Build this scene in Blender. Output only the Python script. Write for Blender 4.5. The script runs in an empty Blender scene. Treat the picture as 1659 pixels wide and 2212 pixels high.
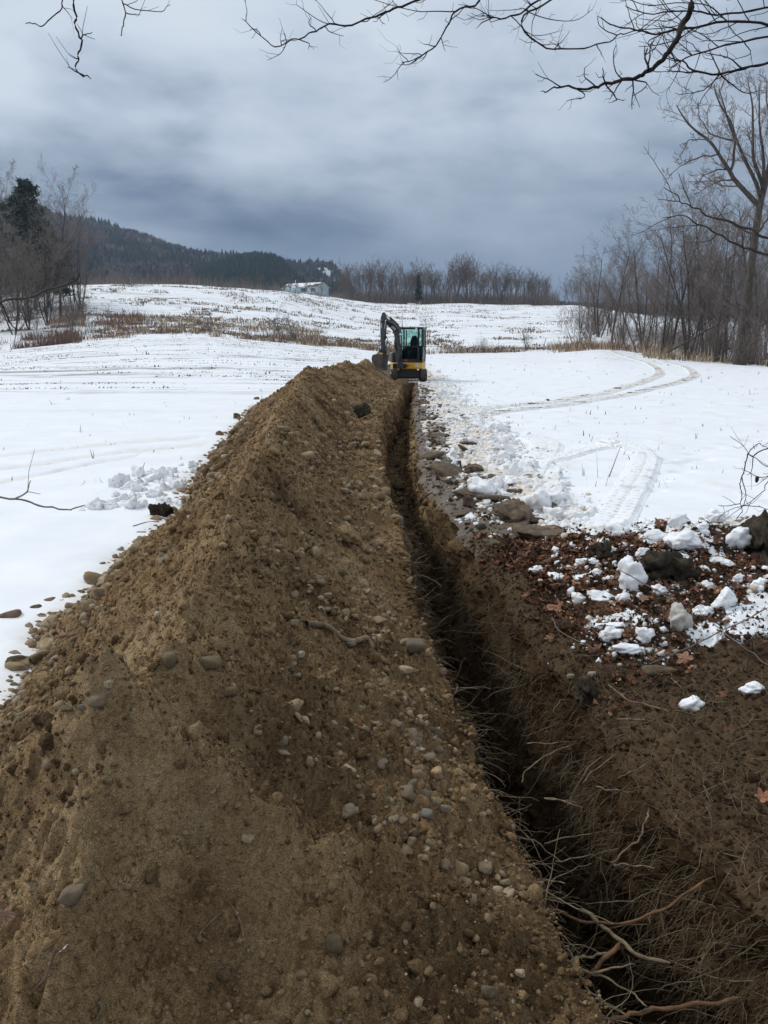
import bpy, bmesh, math, random
import numpy as np
from mathutils import Vector, Matrix, Euler

random.seed(11)
RNG = np.random.default_rng(11)
scene = bpy.context.scene
COL = scene.collection
R = math.radians

# ------------------------------------------------------------------ camera
EYE = 2.07
PITCH = R(13.0)
FOC = 1661.0                      # focal length in pixels of a 1659 x 2212 picture
cam_data = bpy.data.cameras.new("camera")
cam_data.sensor_fit = 'VERTICAL'
cam_data.sensor_height = 24.0
cam_data.lens = 24.0 * FOC / 2212.0
cam_data.clip_start = 0.05
cam_data.clip_end = 12000.0
cam = bpy.data.objects.new("camera", cam_data)
cam.location = (0, 0, EYE)
cam.rotation_euler = (math.pi / 2 - PITCH, 0, 0)
COL.objects.link(cam)
scene.camera = cam

# ------------------------------------------------------------------ light
SUN_EL, SUN_AZ = 40.0, -62.0       # azimuth from +Y towards +X
world = bpy.data.worlds.new("World")
scene.world = world
world.use_nodes = True
SKY_GAIN = 0.82
SUN_STRENGTH = 1.5

scene.view_settings.view_transform = 'Standard'
scene.view_settings.look = 'None'
scene.view_settings.exposure = 0.30
scene.view_settings.gamma = 1.0
scene.view_settings.use_curve_mapping = False

sun_data = bpy.data.lights.new("sun", 'SUN')
sun_data.energy = SUN_STRENGTH
sun_data.angle = R(12)
sun_data.color = (1.0, 0.965, 0.92)
sun = bpy.data.objects.new("sun", sun_data)
_d = Vector((math.sin(R(SUN_AZ)) * math.cos(R(SUN_EL)), math.cos(R(SUN_AZ)) * math.cos(R(SUN_EL)), math.sin(R(SUN_EL))))
sun.rotation_euler = _d.to_track_quat('Z', 'Y').to_euler()
sun.location = (0, 0, 60)
COL.objects.link(sun)


class NT:
    """tiny node-tree writer"""
    def __init__(s, tree):
        s.t = tree
        s.n = tree.nodes
        s.l = tree.links

    def new(s, typ, **kw):
        n = s.n.new(typ)
        for k, v in kw.items():
            if k.startswith('i_'):
                key = k[2:]
                key = int(key) if key.isdigit() else key.replace('_', ' ')
                s.put(n.inputs[key], v)
            else:
                setattr(n, k, v)
        return n

    def put(s, sock, v):
        if isinstance(v, bpy.types.NodeSocket):
            s.l.new(v, sock)
        else:
            if isinstance(v, (tuple, list)) and sock.type == 'RGBA' and len(v) == 3:
                v = (*v, 1.0)
            sock.default_value = v

    def math(s, op, a, b=0.0, clamp=False):
        n = s.new('ShaderNodeMath', operation=op, use_clamp=clamp)
        s.put(n.inputs[0], a)
        s.put(n.inputs[1], b)
        return n.outputs[0]

    def vmath(s, op, a, b=(0, 0, 0)):
        n = s.new('ShaderNodeVectorMath', operation=op)
        s.put(n.inputs[0], a)
        if op == 'SCALE':
            s.put(n.inputs['Scale'], b)
        else:
            s.put(n.inputs[1], b)
        return n.outputs[0]

    def noise(s, vec, scale, detail=4.0, rough=0.55, dist=0.0, dim='3D'):
        n = s.new('ShaderNodeTexNoise', noise_dimensions=dim)
        s.put(n.inputs['Vector'], vec)
        s.put(n.inputs['Scale'], scale)
        s.put(n.inputs['Detail'], detail)
        s.put(n.inputs['Roughness'], rough)
        s.put(n.inputs['Distortion'], dist)
        return n.outputs['Fac']

    def voro(s, vec, scale, feature='F1', out='Distance'):
        n = s.new('ShaderNodeTexVoronoi', feature=feature)
        s.put(n.inputs['Vector'], vec)
        s.put(n.inputs['Scale'], scale)
        return n.outputs[out]

    def ramp(s, fac, stops, interp='LINEAR'):
        n = s.new('ShaderNodeValToRGB')
        cr = n.color_ramp
        cr.interpolation = interp
        while len(cr.elements) > 1:
            cr.elements.remove(cr.elements[-1])
        cr.elements[0].position = stops[0][0]
        c = stops[0][1]
        cr.elements[0].color = (*c, 1) if isinstance(c, tuple) else (c, c, c, 1)
        for p, c in stops[1:]:
            e = cr.elements.new(p)
            e.color = (*c, 1) if isinstance(c, tuple) else (c, c, c, 1)
        s.put(n.inputs['Fac'], fac)
        return n.outputs['Color']

    def mix(s, fac, a, b, blend='MIX'):
        n = s.new('ShaderNodeMix', data_type='RGBA', blend_type=blend)
        s.put(n.inputs[0], fac)
        s.put(n.inputs[6], a)
        s.put(n.inputs[7], b)
        return n.outputs[2]

    def attr(s, name, out='Fac'):
        n = s.new('ShaderNodeAttribute', attribute_name=name)
        return n.outputs[out]

    def maprange(s, v, a, b, c=0.0, d=1.0, smooth=True):
        n = s.new('ShaderNodeMapRange', interpolation_type='SMOOTHSTEP' if smooth else 'LINEAR')
        s.put(n.inputs['Value'], v)
        n.inputs['From Min'].default_value = a
        n.inputs['From Max'].default_value = b
        n.inputs['To Min'].default_value = c
        n.inputs['To Max'].default_value = d
        return n.outputs['Result']


def build_world():
    w = NT(world.node_tree)
    w.n.clear()
    out = w.new('ShaderNodeOutputWorld')
    bg = w.new('ShaderNodeBackground')
    bg.inputs['Strength'].default_value = 0.1
    sky = w.new('ShaderNodeTexSky', sky_type='NISHITA')
    sky.sun_disc = False
    sky.sun_elevation = R(SUN_EL)
    sky.sun_rotation = R(SUN_AZ)
    sky.air_density = 1.2
    sky.dust_density = 1.5
    geo = w.new('ShaderNodeTexCoord')
    d = geo.outputs['Generated']
    sep = w.new('ShaderNodeSeparateXYZ')
    w.put(sep.inputs[0], d)
    z = w.math('MAXIMUM', sep.outputs['Z'], 0.0)
    # cloud deck seen in perspective: project the direction onto a plane overhead
    k = w.math('DIVIDE', 1.0, w.math('ADD', z, 0.30))
    px = w.math('MULTIPLY', sep.outputs['X'], k)
    py = w.math('MULTIPLY', sep.outputs['Y'], k)
    comb = w.new('ShaderNodeCombineXYZ')
    w.put(comb.inputs[0], px)
    w.put(comb.inputs[1], py)
    comb.inputs[2].default_value = 3.7
    p = comb.outputs[0]
    warp = w.new('ShaderNodeTexNoise', noise_dimensions='3D')
    w.put(warp.inputs['Vector'], p)
    warp.inputs['Scale'].default_value = 0.9
    warp.inputs['Detail'].default_value = 2.0
    pw = w.vmath('ADD', p, w.vmath('SCALE', warp.outputs['Color'], 0.55))
    n1 = w.noise(pw, 0.85, 5.0, 0.5)
    n2 = w.noise(pw, 2.4, 6.0, 0.55)
    n3 = w.noise(w.vmath('MULTIPLY', d, (1.0, 1.0, 2.2)), 3.1, 3.0, 0.5)
    nn = w.math('ADD', w.math('MULTIPLY', n1, 0.42), w.math('MULTIPLY', n2, 0.38))
    nn = w.math('ADD', nn, w.math('MULTIPLY', n3, 0.20))
    # elevation sets the mean brightness of the deck; noise shifts it
    lift = w.math('MULTIPLY', w.math('SUBTRACT', nn, 0.5), w.maprange(z, 0.03, 0.30, 0.12, 1.0))
    e = w.math('ADD', z, w.math('MULTIPLY', lift, 1.9))
    deck = w.ramp(e, [(0.0, (0.085, 0.134, 0.224)), (0.045, (0.150, 0.214, 0.320)), (0.10, (0.275, 0.346, 0.447)),
                      (0.17, (0.395, 0.470, 0.578)), (0.25, (0.525, 0.607, 0.721)), (0.35, (0.650, 0.731, 0.826)),
                      (0.47, (0.720, 0.786, 0.859)), (0.75, (0.790, 0.846, 0.898)), (1.0, (0.830, 0.886, 0.926))])
    deck = w.vmath('SCALE', deck, 10.0 * SKY_GAIN)
    c = w.mix(0.96, sky.outputs['Color'], deck)
    w.put(bg.inputs['Color'], c)
    w.l.new(bg.outputs[0], out.inputs['Surface'])


build_world()

# ------------------------------------------------------------------ numbers and picture geometry
CP, SP = math.cos(PITCH), math.sin(PITCH)


def ray(u, v):
    r = (u - 829.5) / FOC
    up = (1106.0 - v) / FOC
    return np.array([r, CP + up * SP, -SP + up * CP])


def at(u, v, y):
    """point of the place seen at (u, v) that lies y metres in front of the camera"""
    d = ray(u, v)
    k = y / d[1]
    return np.array([d[0] * k, y, EYE + d[2] * k])


def on_z(u, v, z=0.0):
    d = ray(u, v)
    k = (z - EYE) / d[2]
    return np.array([d[0] * k, d[1] * k, z])


def zrow(v, y):
    """height of a point y metres off that shows in picture row v"""
    up = (1106.0 - np.asarray(v, float)) / FOC
    return EYE + np.asarray(y, float) * (-SP + up * CP) / (CP + up * SP)


def sstep(a, b, x):
    t = np.clip((np.asarray(x, float) - a) / (b - a), 0, 1)
    return t * t * (3 - 2 * t)


def _hash(ix, iy, seed):
    h = (ix.astype(np.int64) * 374761393 + iy.astype(np.int64) * 668265263 + seed * 1442695041) & 0xFFFFFFFF
    h = ((h ^ (h >> 13)) * 1274126177) & 0xFFFFFFFF
    h = h ^ (h >> 16)
    return h


def gnoise(x, y, seed=0):
    """2-D gradient noise, about -0.7 .. 0.7"""
    x = np.asarray(x, float)
    y = np.asarray(y, float)
    x0 = np.floor(x)
    y0 = np.floor(y)
    fx = x - x0
    fy = y - y0
    ux = fx * fx * fx * (fx * (fx * 6 - 15) + 10)
    uy = fy * fy * fy * (fy * (fy * 6 - 15) + 10)
    res = 0
    for dx in (0, 1):
        for dy in (0, 1):
            a = _hash(x0 + dx, y0 + dy, seed) * (2 * math.pi / 4294967296.0)
            g = np.cos(a) * (fx - dx) + np.sin(a) * (fy - dy)
            wx = ux if dx else 1 - ux
            wy = uy if dy else 1 - uy
            res = res + g * wx * wy
    return res * 1.4


def fbm(x, y, octv=4, seed=0, gain=0.5, lac=2.03):
    s = 0
    a = 1.0
    for o in range(octv):
        s = s + a * gnoise(x, y, seed + o * 17)
        x = np.asarray(x) * lac + 13.7
        y = np.asarray(y) * lac + 7.1
        a *= gain
    return s


def billow(x, y, octv=3, seed=0, gain=0.5):
    s = 0
    a = 1.0
    for o in range(octv):
        s = s + a * (0.35 - np.abs(gnoise(x, y, seed + o * 29)))
        x = np.asarray(x) * 2.1 + 3.3
        y = np.asarray(y) * 2.1 + 9.1
        a *= gain
    return s


def tab(pairs):
    xs = np.array([p[0] for p in pairs], float)
    ys = np.array([p[1] for p in pairs], float)
    # monotone-ish smooth interpolation: linear table resampled and smoothed
    return lambda q: np.interp(q, xs, ys)


# ------------------------------------------------------------------ mesh helpers
def mesh_from(name, V, F, smooth=True, attrs=None, cols=None):
    V = np.asarray(V, np.float32).reshape(-1, 3)
    groups = F if isinstance(F, list) else [F]
    groups = [np.asarray(f, np.int32) for f in groups if len(f)]
    me = bpy.data.meshes.new(name)
    me.vertices.add(len(V))
    me.vertices.foreach_set('co', V.ravel())
    idx = np.concatenate([g.ravel() for g in groups])
    tot = np.concatenate([np.full(len(g), g.shape[1], np.int32) for g in groups])
    st = np.concatenate([[0], np.cumsum(tot)[:-1]]).astype(np.int32)
    me.loops.add(len(idx))
    me.loops.foreach_set('vertex_index', idx)
    me.polygons.add(len(tot))
    me.polygons.foreach_set('loop_start', st)
    me.polygons.foreach_set('use_smooth', np.full(len(tot), smooth, bool))
    me.update(calc_edges=True)
    for k, a in (attrs or {}).items():
        at_ = me.attributes.new(k, 'FLOAT', 'POINT')
        at_.data.foreach_set('value', np.asarray(a, np.float32).ravel())
    for k, a in (cols or {}).items():
        at_ = me.attributes.new(k, 'FLOAT_COLOR', 'POINT')
        a = np.asarray(a, np.float32)
        if a.shape[1] == 3:
            a = np.concatenate([a, np.ones((len(a), 1), np.float32)], 1)
        at_.data.foreach_set('color', a.ravel())
    return me


def grid_faces(nr, nc):
    i = np.arange(nr - 1)[:, None] * nc + np.arange(nc - 1)[None, :]
    return np.stack([i, i + 1, i + nc + 1, i + nc], -1).reshape(-1, 4)


def tag(o, label=None, cat=None, group=None, kind=None):
    if label:
        o['label'] = label
    if cat:
        o['category'] = cat
    if group:
        o['group'] = group
    if kind:
        o['kind'] = kind
    return o


def link(name, me, mat=None, parent=None, loc=None, rot=None, scale=None):
    o = bpy.data.objects.new(name, me)
    COL.objects.link(o)
    if mat is not None and me is not None and len(me.materials) == 0:
        me.materials.append(mat)
    if parent is not None:
        o.parent = parent
    if loc is not None:
        o.location = [float(c) for c in loc]
    if rot is not None:
        o.rotation_euler = rot
    if scale is not None:
        o.scale = scale if hasattr(scale, '__len__') else (scale,) * 3
    return o


def empty(name, loc=(0, 0, 0), rz=0.0):
    o = bpy.data.objects.new(name, None)
    o.empty_display_size = 0.2
    COL.objects.link(o)
    o.location = [float(c) for c in loc]
    o.rotation_euler = (0, 0, rz)
    return o


def copy_tree(o, parent=None):
    c = o.copy()
    COL.objects.link(c)
    if parent is not None:
        c.parent = parent
    for ch in list(o.children):
        copy_tree(ch, c)
    return c


class Tubes:
    """collects tapered tubes and turns them into one mesh"""
    def __init__(s):
        s.by = {}

    def add(s, path, rad, sides=3):
        path = np.asarray(path, float)
        n = len(path)
        rad = np.broadcast_to(np.asarray(rad, float), (n,))
        s.by.setdefault((n, sides), []).append((path, rad))

    def arrays(s):
        Vs, Fs = [], []
        base = 0
        for (n, k), items in s.by.items():
            Pm = np.array([i[0] for i in items])
            Rm = np.array([i[1] for i in items])
            T = np.gradient(Pm, axis=1)
            T /= np.linalg.norm(T, axis=2, keepdims=True) + 1e-9
            ref = np.zeros_like(T)
            mean = T.mean(axis=1)
            horiz = np.abs(mean[:, 2]) > 0.8
            ref[horiz] = (0.31, 0.95, 0.0)
            ref[~horiz] = (0.0, 0.0, 1.0)
            N = np.cross(T, ref)
            N /= np.linalg.norm(N, axis=2, keepdims=True) + 1e-9
            B = np.cross(T, N)
            ang = np.arange(k) * 2 * math.pi / k
            ring = (N[:, :, None, :] * np.cos(ang)[None, None, :, None] + B[:, :, None, :] * np.sin(ang)[None, None, :, None])
            V = Pm[:, :, None, :] + ring * Rm[:, :, None, None]
            m = len(items)
            Vs.append(V.reshape(-1, 3))
            a = np.arange(n - 1)[:, None] * k + np.arange(k)[None, :]
            b = np.arange(n - 1)[:, None] * k + (np.arange(k)[None, :] + 1) % k
            q = np.stack([a, b, b + k, a + k], -1).reshape(-1, 4)
            off = base + np.arange(m)[:, None, None] * (n * k)
            Fs.append((q[None] + off).reshape(-1, 4))
            base += m * n * k
        return np.concatenate(Vs), np.concatenate(Fs)

    def mesh(s, name):
        V, F = s.arrays()
        return mesh_from(name, V, F)

    def count(s):
        return sum(len(v) for v in s.by.values())


def smooth_path(pts, n):
    """Catmull-Rom resample"""
    p = np.asarray(pts, float)
    p = np.vstack([2 * p[0] - p[1], p, 2 * p[-1] - p[-2]])
    m = len(p) - 3
    t = np.linspace(0, m - 1e-6, n)
    i = np.floor(t).astype(int)
    f = (t - i)[:, None]
    a, b, c, d = p[i], p[i + 1], p[i + 2], p[i + 3]
    return 0.5 * ((2 * b) + (-a + c) * f + (2 * a - 5 * b + 4 * c - d) * f ** 2 + (-a + 3 * b - 3 * c + d) * f ** 3)


def wiggle(path, amp, rng=RNG):
    p = np.array(path, float)
    n = len(p)
    off = rng.normal(0, amp, (n, 3))
    off[0] = 0
    off[-1] = 0
    off[1:-1] = (off[:-2] + off[1:-1] * 2 + off[2:]) / 3 if n > 3 else off[1:-1]
    return p + off


def ico(sub):
    bm = bmesh.new()
    bmesh.ops.create_icosphere(bm, subdivisions=sub, radius=1.0)
    V = np.array([v.co[:] for v in bm.verts])
    F = np.array([[v.index for v in f.verts] for f in bm.faces])
    bm.free()
    return V, F


ICO = {k: ico(k) for k in (1, 2, 3, 4)}


def lump(sub, rng, q=7.0, nplanes=11, flat=0.65, rough=0.0, jit=0.35):
    """a stone-like body: smooth minimum of random planes, flattened"""
    V, F = ICO[sub]
    N = rng.normal(size=(nplanes, 3))
    N = np.vstack([N / np.linalg.norm(N, axis=1, keepdims=True), np.eye(3), -np.eye(3)])
    p = 1.0 + rng.uniform(-jit, jit, len(N))
    d = np.maximum(V @ N.T / p, 0)
    r = (d ** q).sum(1) ** (-1 / q)
    W = V * r[:, None]
    if rough:
        for k in range(4):
            f = rng.normal(size=3) * (2.2 * 1.7 ** k)
            W = W * (1 + rough * 0.75 ** k * np.sin(V @ f + rng.uniform(0, 6)) * np.sin(V @ np.roll(f, 1) * 1.3 + rng.uniform(0, 6)))[:, None]
    s = np.array([rng.uniform(0.8, 1.25), rng.uniform(0.75, 1.05), flat * rng.uniform(0.8, 1.2)])
    W = W * s
    W /= np.abs(W).max()
    return W, F


def scatter_mesh(name, protos, pos, size, rng, tilt=0.5, color=None, sub_smooth=True, normals=None):
    """join many copies of a few bodies into one mesh (stuff)"""
    Vs, Fs, Cs = [], [], []
    base = 0
    n = len(pos)
    which = rng.integers(0, len(protos), n)
    ang = rng.uniform(0, 2 * math.pi, n)
    tx = rng.normal(0, tilt, n)
    ty = rng.normal(0, tilt, n)
    for pi, (V, F) in enumerate(protos):
        sel = np.where(which == pi)[0]
        if len(sel) == 0:
            continue
        ca, sa = np.cos(ang[sel]), np.sin(ang[sel])
        cx, sx = np.cos(tx[sel]), np.sin(tx[sel])
        cy, sy = np.cos(ty[sel]), np.sin(ty[sel])
        m = len(sel)
        Rz = np.zeros((m, 3, 3))
        Rz[:, 0, 0], Rz[:, 0, 1], Rz[:, 1, 0], Rz[:, 1, 1], Rz[:, 2, 2] = ca, -sa, sa, ca, 1
        Rx = np.zeros((m, 3, 3))
        Rx[:, 0, 0], Rx[:, 1, 1], Rx[:, 1, 2], Rx[:, 2, 1], Rx[:, 2, 2] = 1, cx, -sx, sx, cx
        Ry = np.zeros((m, 3, 3))
        Ry[:, 0, 0], Ry[:, 0, 2], Ry[:, 2, 0], Ry[:, 2, 2], Ry[:, 1, 1] = cy, sy, -sy, cy, 1
        M = Ry @ Rx @ Rz
        W = np.einsum('mij,vj->mvi', M, V) * np.asarray(size)[sel][:, None, None] + np.asarray(pos)[sel][:, None, :]
        Vs.append(W.reshape(-1, 3))
        Fs.append((F[None] + (base + np.arange(m) * len(V))[:, None, None]).reshape(-1, F.shape[1]))
        base += m * len(V)
        if color is not None:
            Cs.append(np.repeat(np.asarray(color)[sel], len(V), 0))
    return mesh_from(name, np.concatenate(Vs), np.concatenate(Fs), smooth=sub_smooth,
                     cols={'tint': np.concatenate(Cs)} if color is not None else None)


def instance_stuff(name, protos, pos, size, rng, tilt, mat, damp_shade, label, cat):
    """a mass of crumbs nobody could count: one object, scattered by geometry nodes"""
    coll = bpy.data.collections.new(name + '_shapes')
    for V, F in protos:
        me = mesh_from('crumb', V, F)
        me.materials.append(mat)
        coll.objects.link(bpy.data.objects.new('crumb', me))
    me = bpy.data.meshes.new(name)
    n = len(pos)
    me.vertices.add(n)
    me.vertices.foreach_set('co', np.asarray(pos, np.float32).ravel())
    for k, t, a in (('size', 'FLOAT', size), ('damp_shade', 'FLOAT', damp_shade)):
        me.attributes.new(k, t, 'POINT').data.foreach_set('value', np.asarray(a, np.float32))
    rot = np.stack([rng.normal(0, tilt, n), rng.normal(0, tilt, n), rng.uniform(0, 6.28, n)], 1).astype(np.float32)
    me.attributes.new('turn', 'FLOAT_VECTOR', 'POINT').data.foreach_set('vector', rot.ravel())
    me.attributes.new('pick', 'INT', 'POINT').data.foreach_set('value', rng.integers(0, len(protos), n).astype(np.int32))
    o = link(name, me)
    ng = bpy.data.node_groups.new(name + '_nodes', 'GeometryNodeTree')
    ng.interface.new_socket('Geometry', in_out='INPUT', socket_type='NodeSocketGeometry')
    ng.interface.new_socket('Geometry', in_out='OUTPUT', socket_type='NodeSocketGeometry')
    gi, go = ng.nodes.new('NodeGroupInput'), ng.nodes.new('NodeGroupOutput')
    mp = ng.nodes.new('GeometryNodeMeshToPoints')
    ip = ng.nodes.new('GeometryNodeInstanceOnPoints')
    ci = ng.nodes.new('GeometryNodeCollectionInfo')
    ci.inputs['Collection'].default_value = coll
    ci.inputs['Separate Children'].default_value = True
    ci.inputs['Reset Children'].default_value = True
    ip.inputs['Pick Instance'].default_value = True
    L = ng.links.new

    def att(nm, t):
        a = ng.nodes.new('GeometryNodeInputNamedAttribute')
        a.data_type = t
        a.inputs['Name'].default_value = nm
        return a.outputs[0]
    L(gi.outputs[0], mp.inputs['Mesh'])
    L(mp.outputs[0], ip.inputs['Points'])
    L(ci.outputs[0], ip.inputs['Instance'])
    L(att('pick', 'INT'), ip.inputs['Instance Index'])
    L(att('size', 'FLOAT'), ip.inputs['Scale'])
    er = ng.nodes.new('FunctionNodeEulerToRotation')
    L(att('turn', 'FLOAT_VECTOR'), er.inputs[0])
    L(er.outputs[0], ip.inputs['Rotation'])
    L(ip.outputs[0], go.inputs[0])
    md = o.modifiers.new('scatter', 'NODES')
    md.node_group = ng
    return tag(o, label, cat, kind='stuff')

# ------------------------------------------------------------------ materials
MATS = {}


def material(name, rough=0.9, spec=0.25):
    m = bpy.data.materials.new(name)
    m.use_nodes = True
    nt = NT(m.node_tree)
    b = m.node_tree.nodes['Principled BSDF']
    b.inputs['Roughness'].default_value = rough
    b.inputs['Specular IOR Level'].default_value = spec
    MATS[name] = m
    return m, nt, b


def plain(name, col, rough=0.6, spec=0.4, metal=0.0, vary=0.25, scale=9.0, bump=0.0):
    m, w, b = material(name, rough, spec)
    tc = w.new('ShaderNodeTexCoord').outputs['Object']
    n = w.noise(tc, scale, 5.0, 0.6)
    lo = tuple(c * (1 - vary) for c in col)
    hi = tuple(min(1, c * (1 + vary)) for c in col)
    w.put(b.inputs['Base Color'], w.ramp(n, [(0.3, lo), (0.7, hi)]))
    b.inputs['Metallic'].default_value = metal
    w.put(b.inputs['Roughness'], w.maprange(n, 0.3, 0.7, max(0.05, rough - 0.12), min(1, rough + 0.12)))
    if bump:
        bn = w.new('ShaderNodeBump')
        bn.inputs['Strength'].default_value = bump
        bn.inputs['Distance'].default_value = 0.02
        w.put(bn.inputs['Height'], n)
        w.put(b.inputs['Normal'], bn.outputs[0])
    return m


def dirt_color(w, p):
    """colour of dug earth: moist dark loam, brown sand, dry tan sand"""
    big = w.noise(p, 0.9, 5.0, 0.6)
    mid = w.noise(p, 5.5, 6.0, 0.65)
    fine = w.noise(p, 60.0, 4.0, 0.7)
    grit = w.noise(p, 230.0, 2.0, 0.6)
    f = w.math('ADD', w.math('MULTIPLY', big, 0.34), w.math('MULTIPLY', mid, 0.32))
    f = w.math('ADD', f, w.math('MULTIPLY', fine, 0.34))
    c = w.ramp(f, [(0.34, (0.126, 0.073, 0.033)), (0.45, (0.285, 0.180, 0.088)), (0.54, (0.450, 0.304, 0.160)), (0.64, (0.580, 0.430, 0.250))])
    g = w.ramp(grit, [(0.36, 0.72), (0.52, 1.0), (0.68, 1.28)])
    return w.mix(1.0, c, g, 'MULTIPLY'), mid, fine, grit


def earth_material(name='earth', crumb=False):
    m, w, b = material(name, 0.95, 0.15)
    p = w.new('ShaderNodeNewGeometry').outputs['Position']
    c, mid, fine, grit = dirt_color(w, p)
    damp_shade = w.new('ShaderNodeAttribute', attribute_name='damp_shade', attribute_type='INSTANCER' if crumb else 'GEOMETRY').outputs['Fac']
    c = w.mix(damp_shade, c, w.mix(1.0, c, (0.31, 0.285, 0.26), 'MULTIPLY'))  # darkens damp earth and carries the shade painted on heap and trench
    c = w.mix(w.maprange(damp_shade, 1.0, 2.0, 0.0, 1.0, False), c, w.mix(1.0, c, (.55, .52, .50), 'MULTIPLY'))
    w.put(b.inputs['Base Color'], c)
    h = w.math('ADD', w.math('MULTIPLY', fine, 0.7), w.math('MULTIPLY', grit, 0.35))
    bn = w.new('ShaderNodeBump')
    bn.inputs['Strength'].default_value = 1.0
    bn.inputs['Distance'].default_value = 0.045
    w.put(bn.inputs['Height'], h)
    w.put(b.inputs['Normal'], bn.outputs[0])
    return m


def ground_material():
    """snow field, bared mud and leaf mould by painted masks"""
    m, w, b = material('ground', 0.7, 0.3)
    p = w.new('ShaderNodeTexCoord').outputs['Object']
    snow = w.attr('snow')
    wet = w.attr('wet')
    leafy = w.attr('leafy')
    dirty = w.attr('dirty')
    # edges of the snow break up with fine noise
    nz = w.noise(p, 9.0, 6.0, 0.7)
    nf = w.noise(p, 42.0, 4.0, 0.7)
    br = w.math('ADD', w.math('MULTIPLY', w.math('SUBTRACT', nz, 0.5), 1.1), w.math('MULTIPLY', w.math('SUBTRACT', nf, 0.5), 0.5))
    s = w.maprange(w.math('ADD', snow, br), 0.42, 0.58)
    c, mid, fine, grit = dirt_color(w, p)
    mud = w.ramp(w.math('ADD', w.math('MULTIPLY', mid, 0.6), w.math('MULTIPLY', fine, 0.4)),
                 [(0.36, (0.048, 0.034, 0.022)), (0.5, (0.118, 0.087, 0.058)), (0.64, (0.225, 0.175, 0.122))])
    mould = w.ramp(w.math('ADD', w.math('MULTIPLY', mid, 0.5), w.math('MULTIPLY', fine, 0.5)),
                   [(0.36, (0.014, 0.010, 0.008)), (0.5, (0.045, 0.028, 0.018)), (0.63, (0.095, 0.052, 0.030))])
    e = w.mix(1.0, c, (0.19, 0.177, 0.168), 'MULTIPLY')
    e = w.mix(wet, e, mud)
    e = w.mix(leafy, e, mould)
    sn = w.noise(p, 1.3, 5.0, 0.6)
    white = w.ramp(sn, [(0.3, (0.760, 0.800, 0.850)), (0.7, (0.860, 0.880, 0.905))])
    slush = w.ramp(nz, [(0.3, (0.38, 0.29, 0.20)), (0.5, (0.62, 0.56, 0.48)), (0.7, (0.80, 0.79, 0.77))])
    white = w.mix(dirty, white, slush)
    # crop rows: stubble and soil showing through thin snow on the far part of the field
    st = w.vmath('MULTIPLY', p, (0.05, 1.0, 1.0))
    row = w.noise(st, 0.75, 3.0, 0.6)
    rowf = w.noise(st, 2.6, 4.0, 0.7)
    gap = w.noise(p, 0.35, 4.0, 0.7)
    rr = w.math('ADD', w.math('MULTIPLY', row, 0.6), w.math('MULTIPLY', rowf, 0.4))
    show = w.math('MULTIPLY', w.maprange(rr, 0.515, 0.58), w.maprange(gap, 0.36, 0.56))
    show = w.math('MULTIPLY', show, w.attr('rows'))
    white = w.mix(w.math('MULTIPLY', show, 0.72), white, (0.16, 0.14, 0.12))
    w.put(b.inputs['Base Color'], w.mix(s, e, white))
    rgh = w.mix(s, w.mix(wet, (0.95,) * 3, (0.42,) * 3), (0.55,) * 3)
    w.put(b.inputs['Roughness'], rgh)
    hd = w.math('ADD', w.math('MULTIPLY', fine, 0.6), w.math('MULTIPLY', grit, 0.3))
    hs = w.math('ADD', w.math('MULTIPLY', nz, 0.35), w.math('MULTIPLY', nf, 0.12))
    hs = w.math('ADD', w.math('MULTIPLY', hs, w.math('ADD', dirty, 0.12)), 0.45)
    hh = w.mix(s, hd, hs)
    bn = w.new('ShaderNodeBump')
    bn.inputs['Strength'].default_value = 0.8
    bn.inputs['Distance'].default_value = 0.02
    w.put(bn.inputs['Height'], hh)
    w.put(b.inputs['Normal'], bn.outputs[0])
    return m


def stone_material():
    m, w, b = material('stone', 0.8, 0.3)
    oi = w.new('ShaderNodeObjectInfo').outputs['Random']
    p = w.new('ShaderNodeTexCoord').outputs['Object']
    pv = w.vmath('ADD', p, w.vmath('SCALE', w.new('ShaderNodeCombineXYZ', i_0=oi, i_1=oi, i_2=oi).outputs[0], 40.0))
    base = w.ramp(oi, [(0.0, (0.25, 0.185, 0.112)), (0.18, (0.195, 0.152, 0.102)), (0.34, (0.31, 0.238, 0.15)), (0.50, (0.22, 0.168, 0.11)),
                       (0.62, (0.185, 0.168, 0.135)), (0.72, (0.35, 0.285, 0.20)), (0.82, (0.225, 0.155, 0.108)), (0.93, (0.46, 0.39, 0.29)), (1.0, (0.25, 0.18, 0.12))])
    n = w.noise(pv, 2.2, 6.0, 0.65)
    base = w.mix(1.0, base, w.ramp(n, [(0.3, 0.62), (0.7, 1.3)]), 'MULTIPLY')
    dust = w.noise(pv, 1.6, 5.0, 0.7)
    base = w.mix(w.maprange(dust, 0.42, 0.60, 0.1, 0.92), base, (0.255, 0.175, 0.085))
    w.put(b.inputs['Base Color'], base)
    bn = w.new('ShaderNodeBump', i_Height=w.noise(pv, 14.0, 4.0, 0.7))
    bn.inputs['Strength'].default_value = 0.35
    bn.inputs['Distance'].default_value = 0.02
    w.put(b.inputs['Normal'], bn.outputs[0])
    return m


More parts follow.
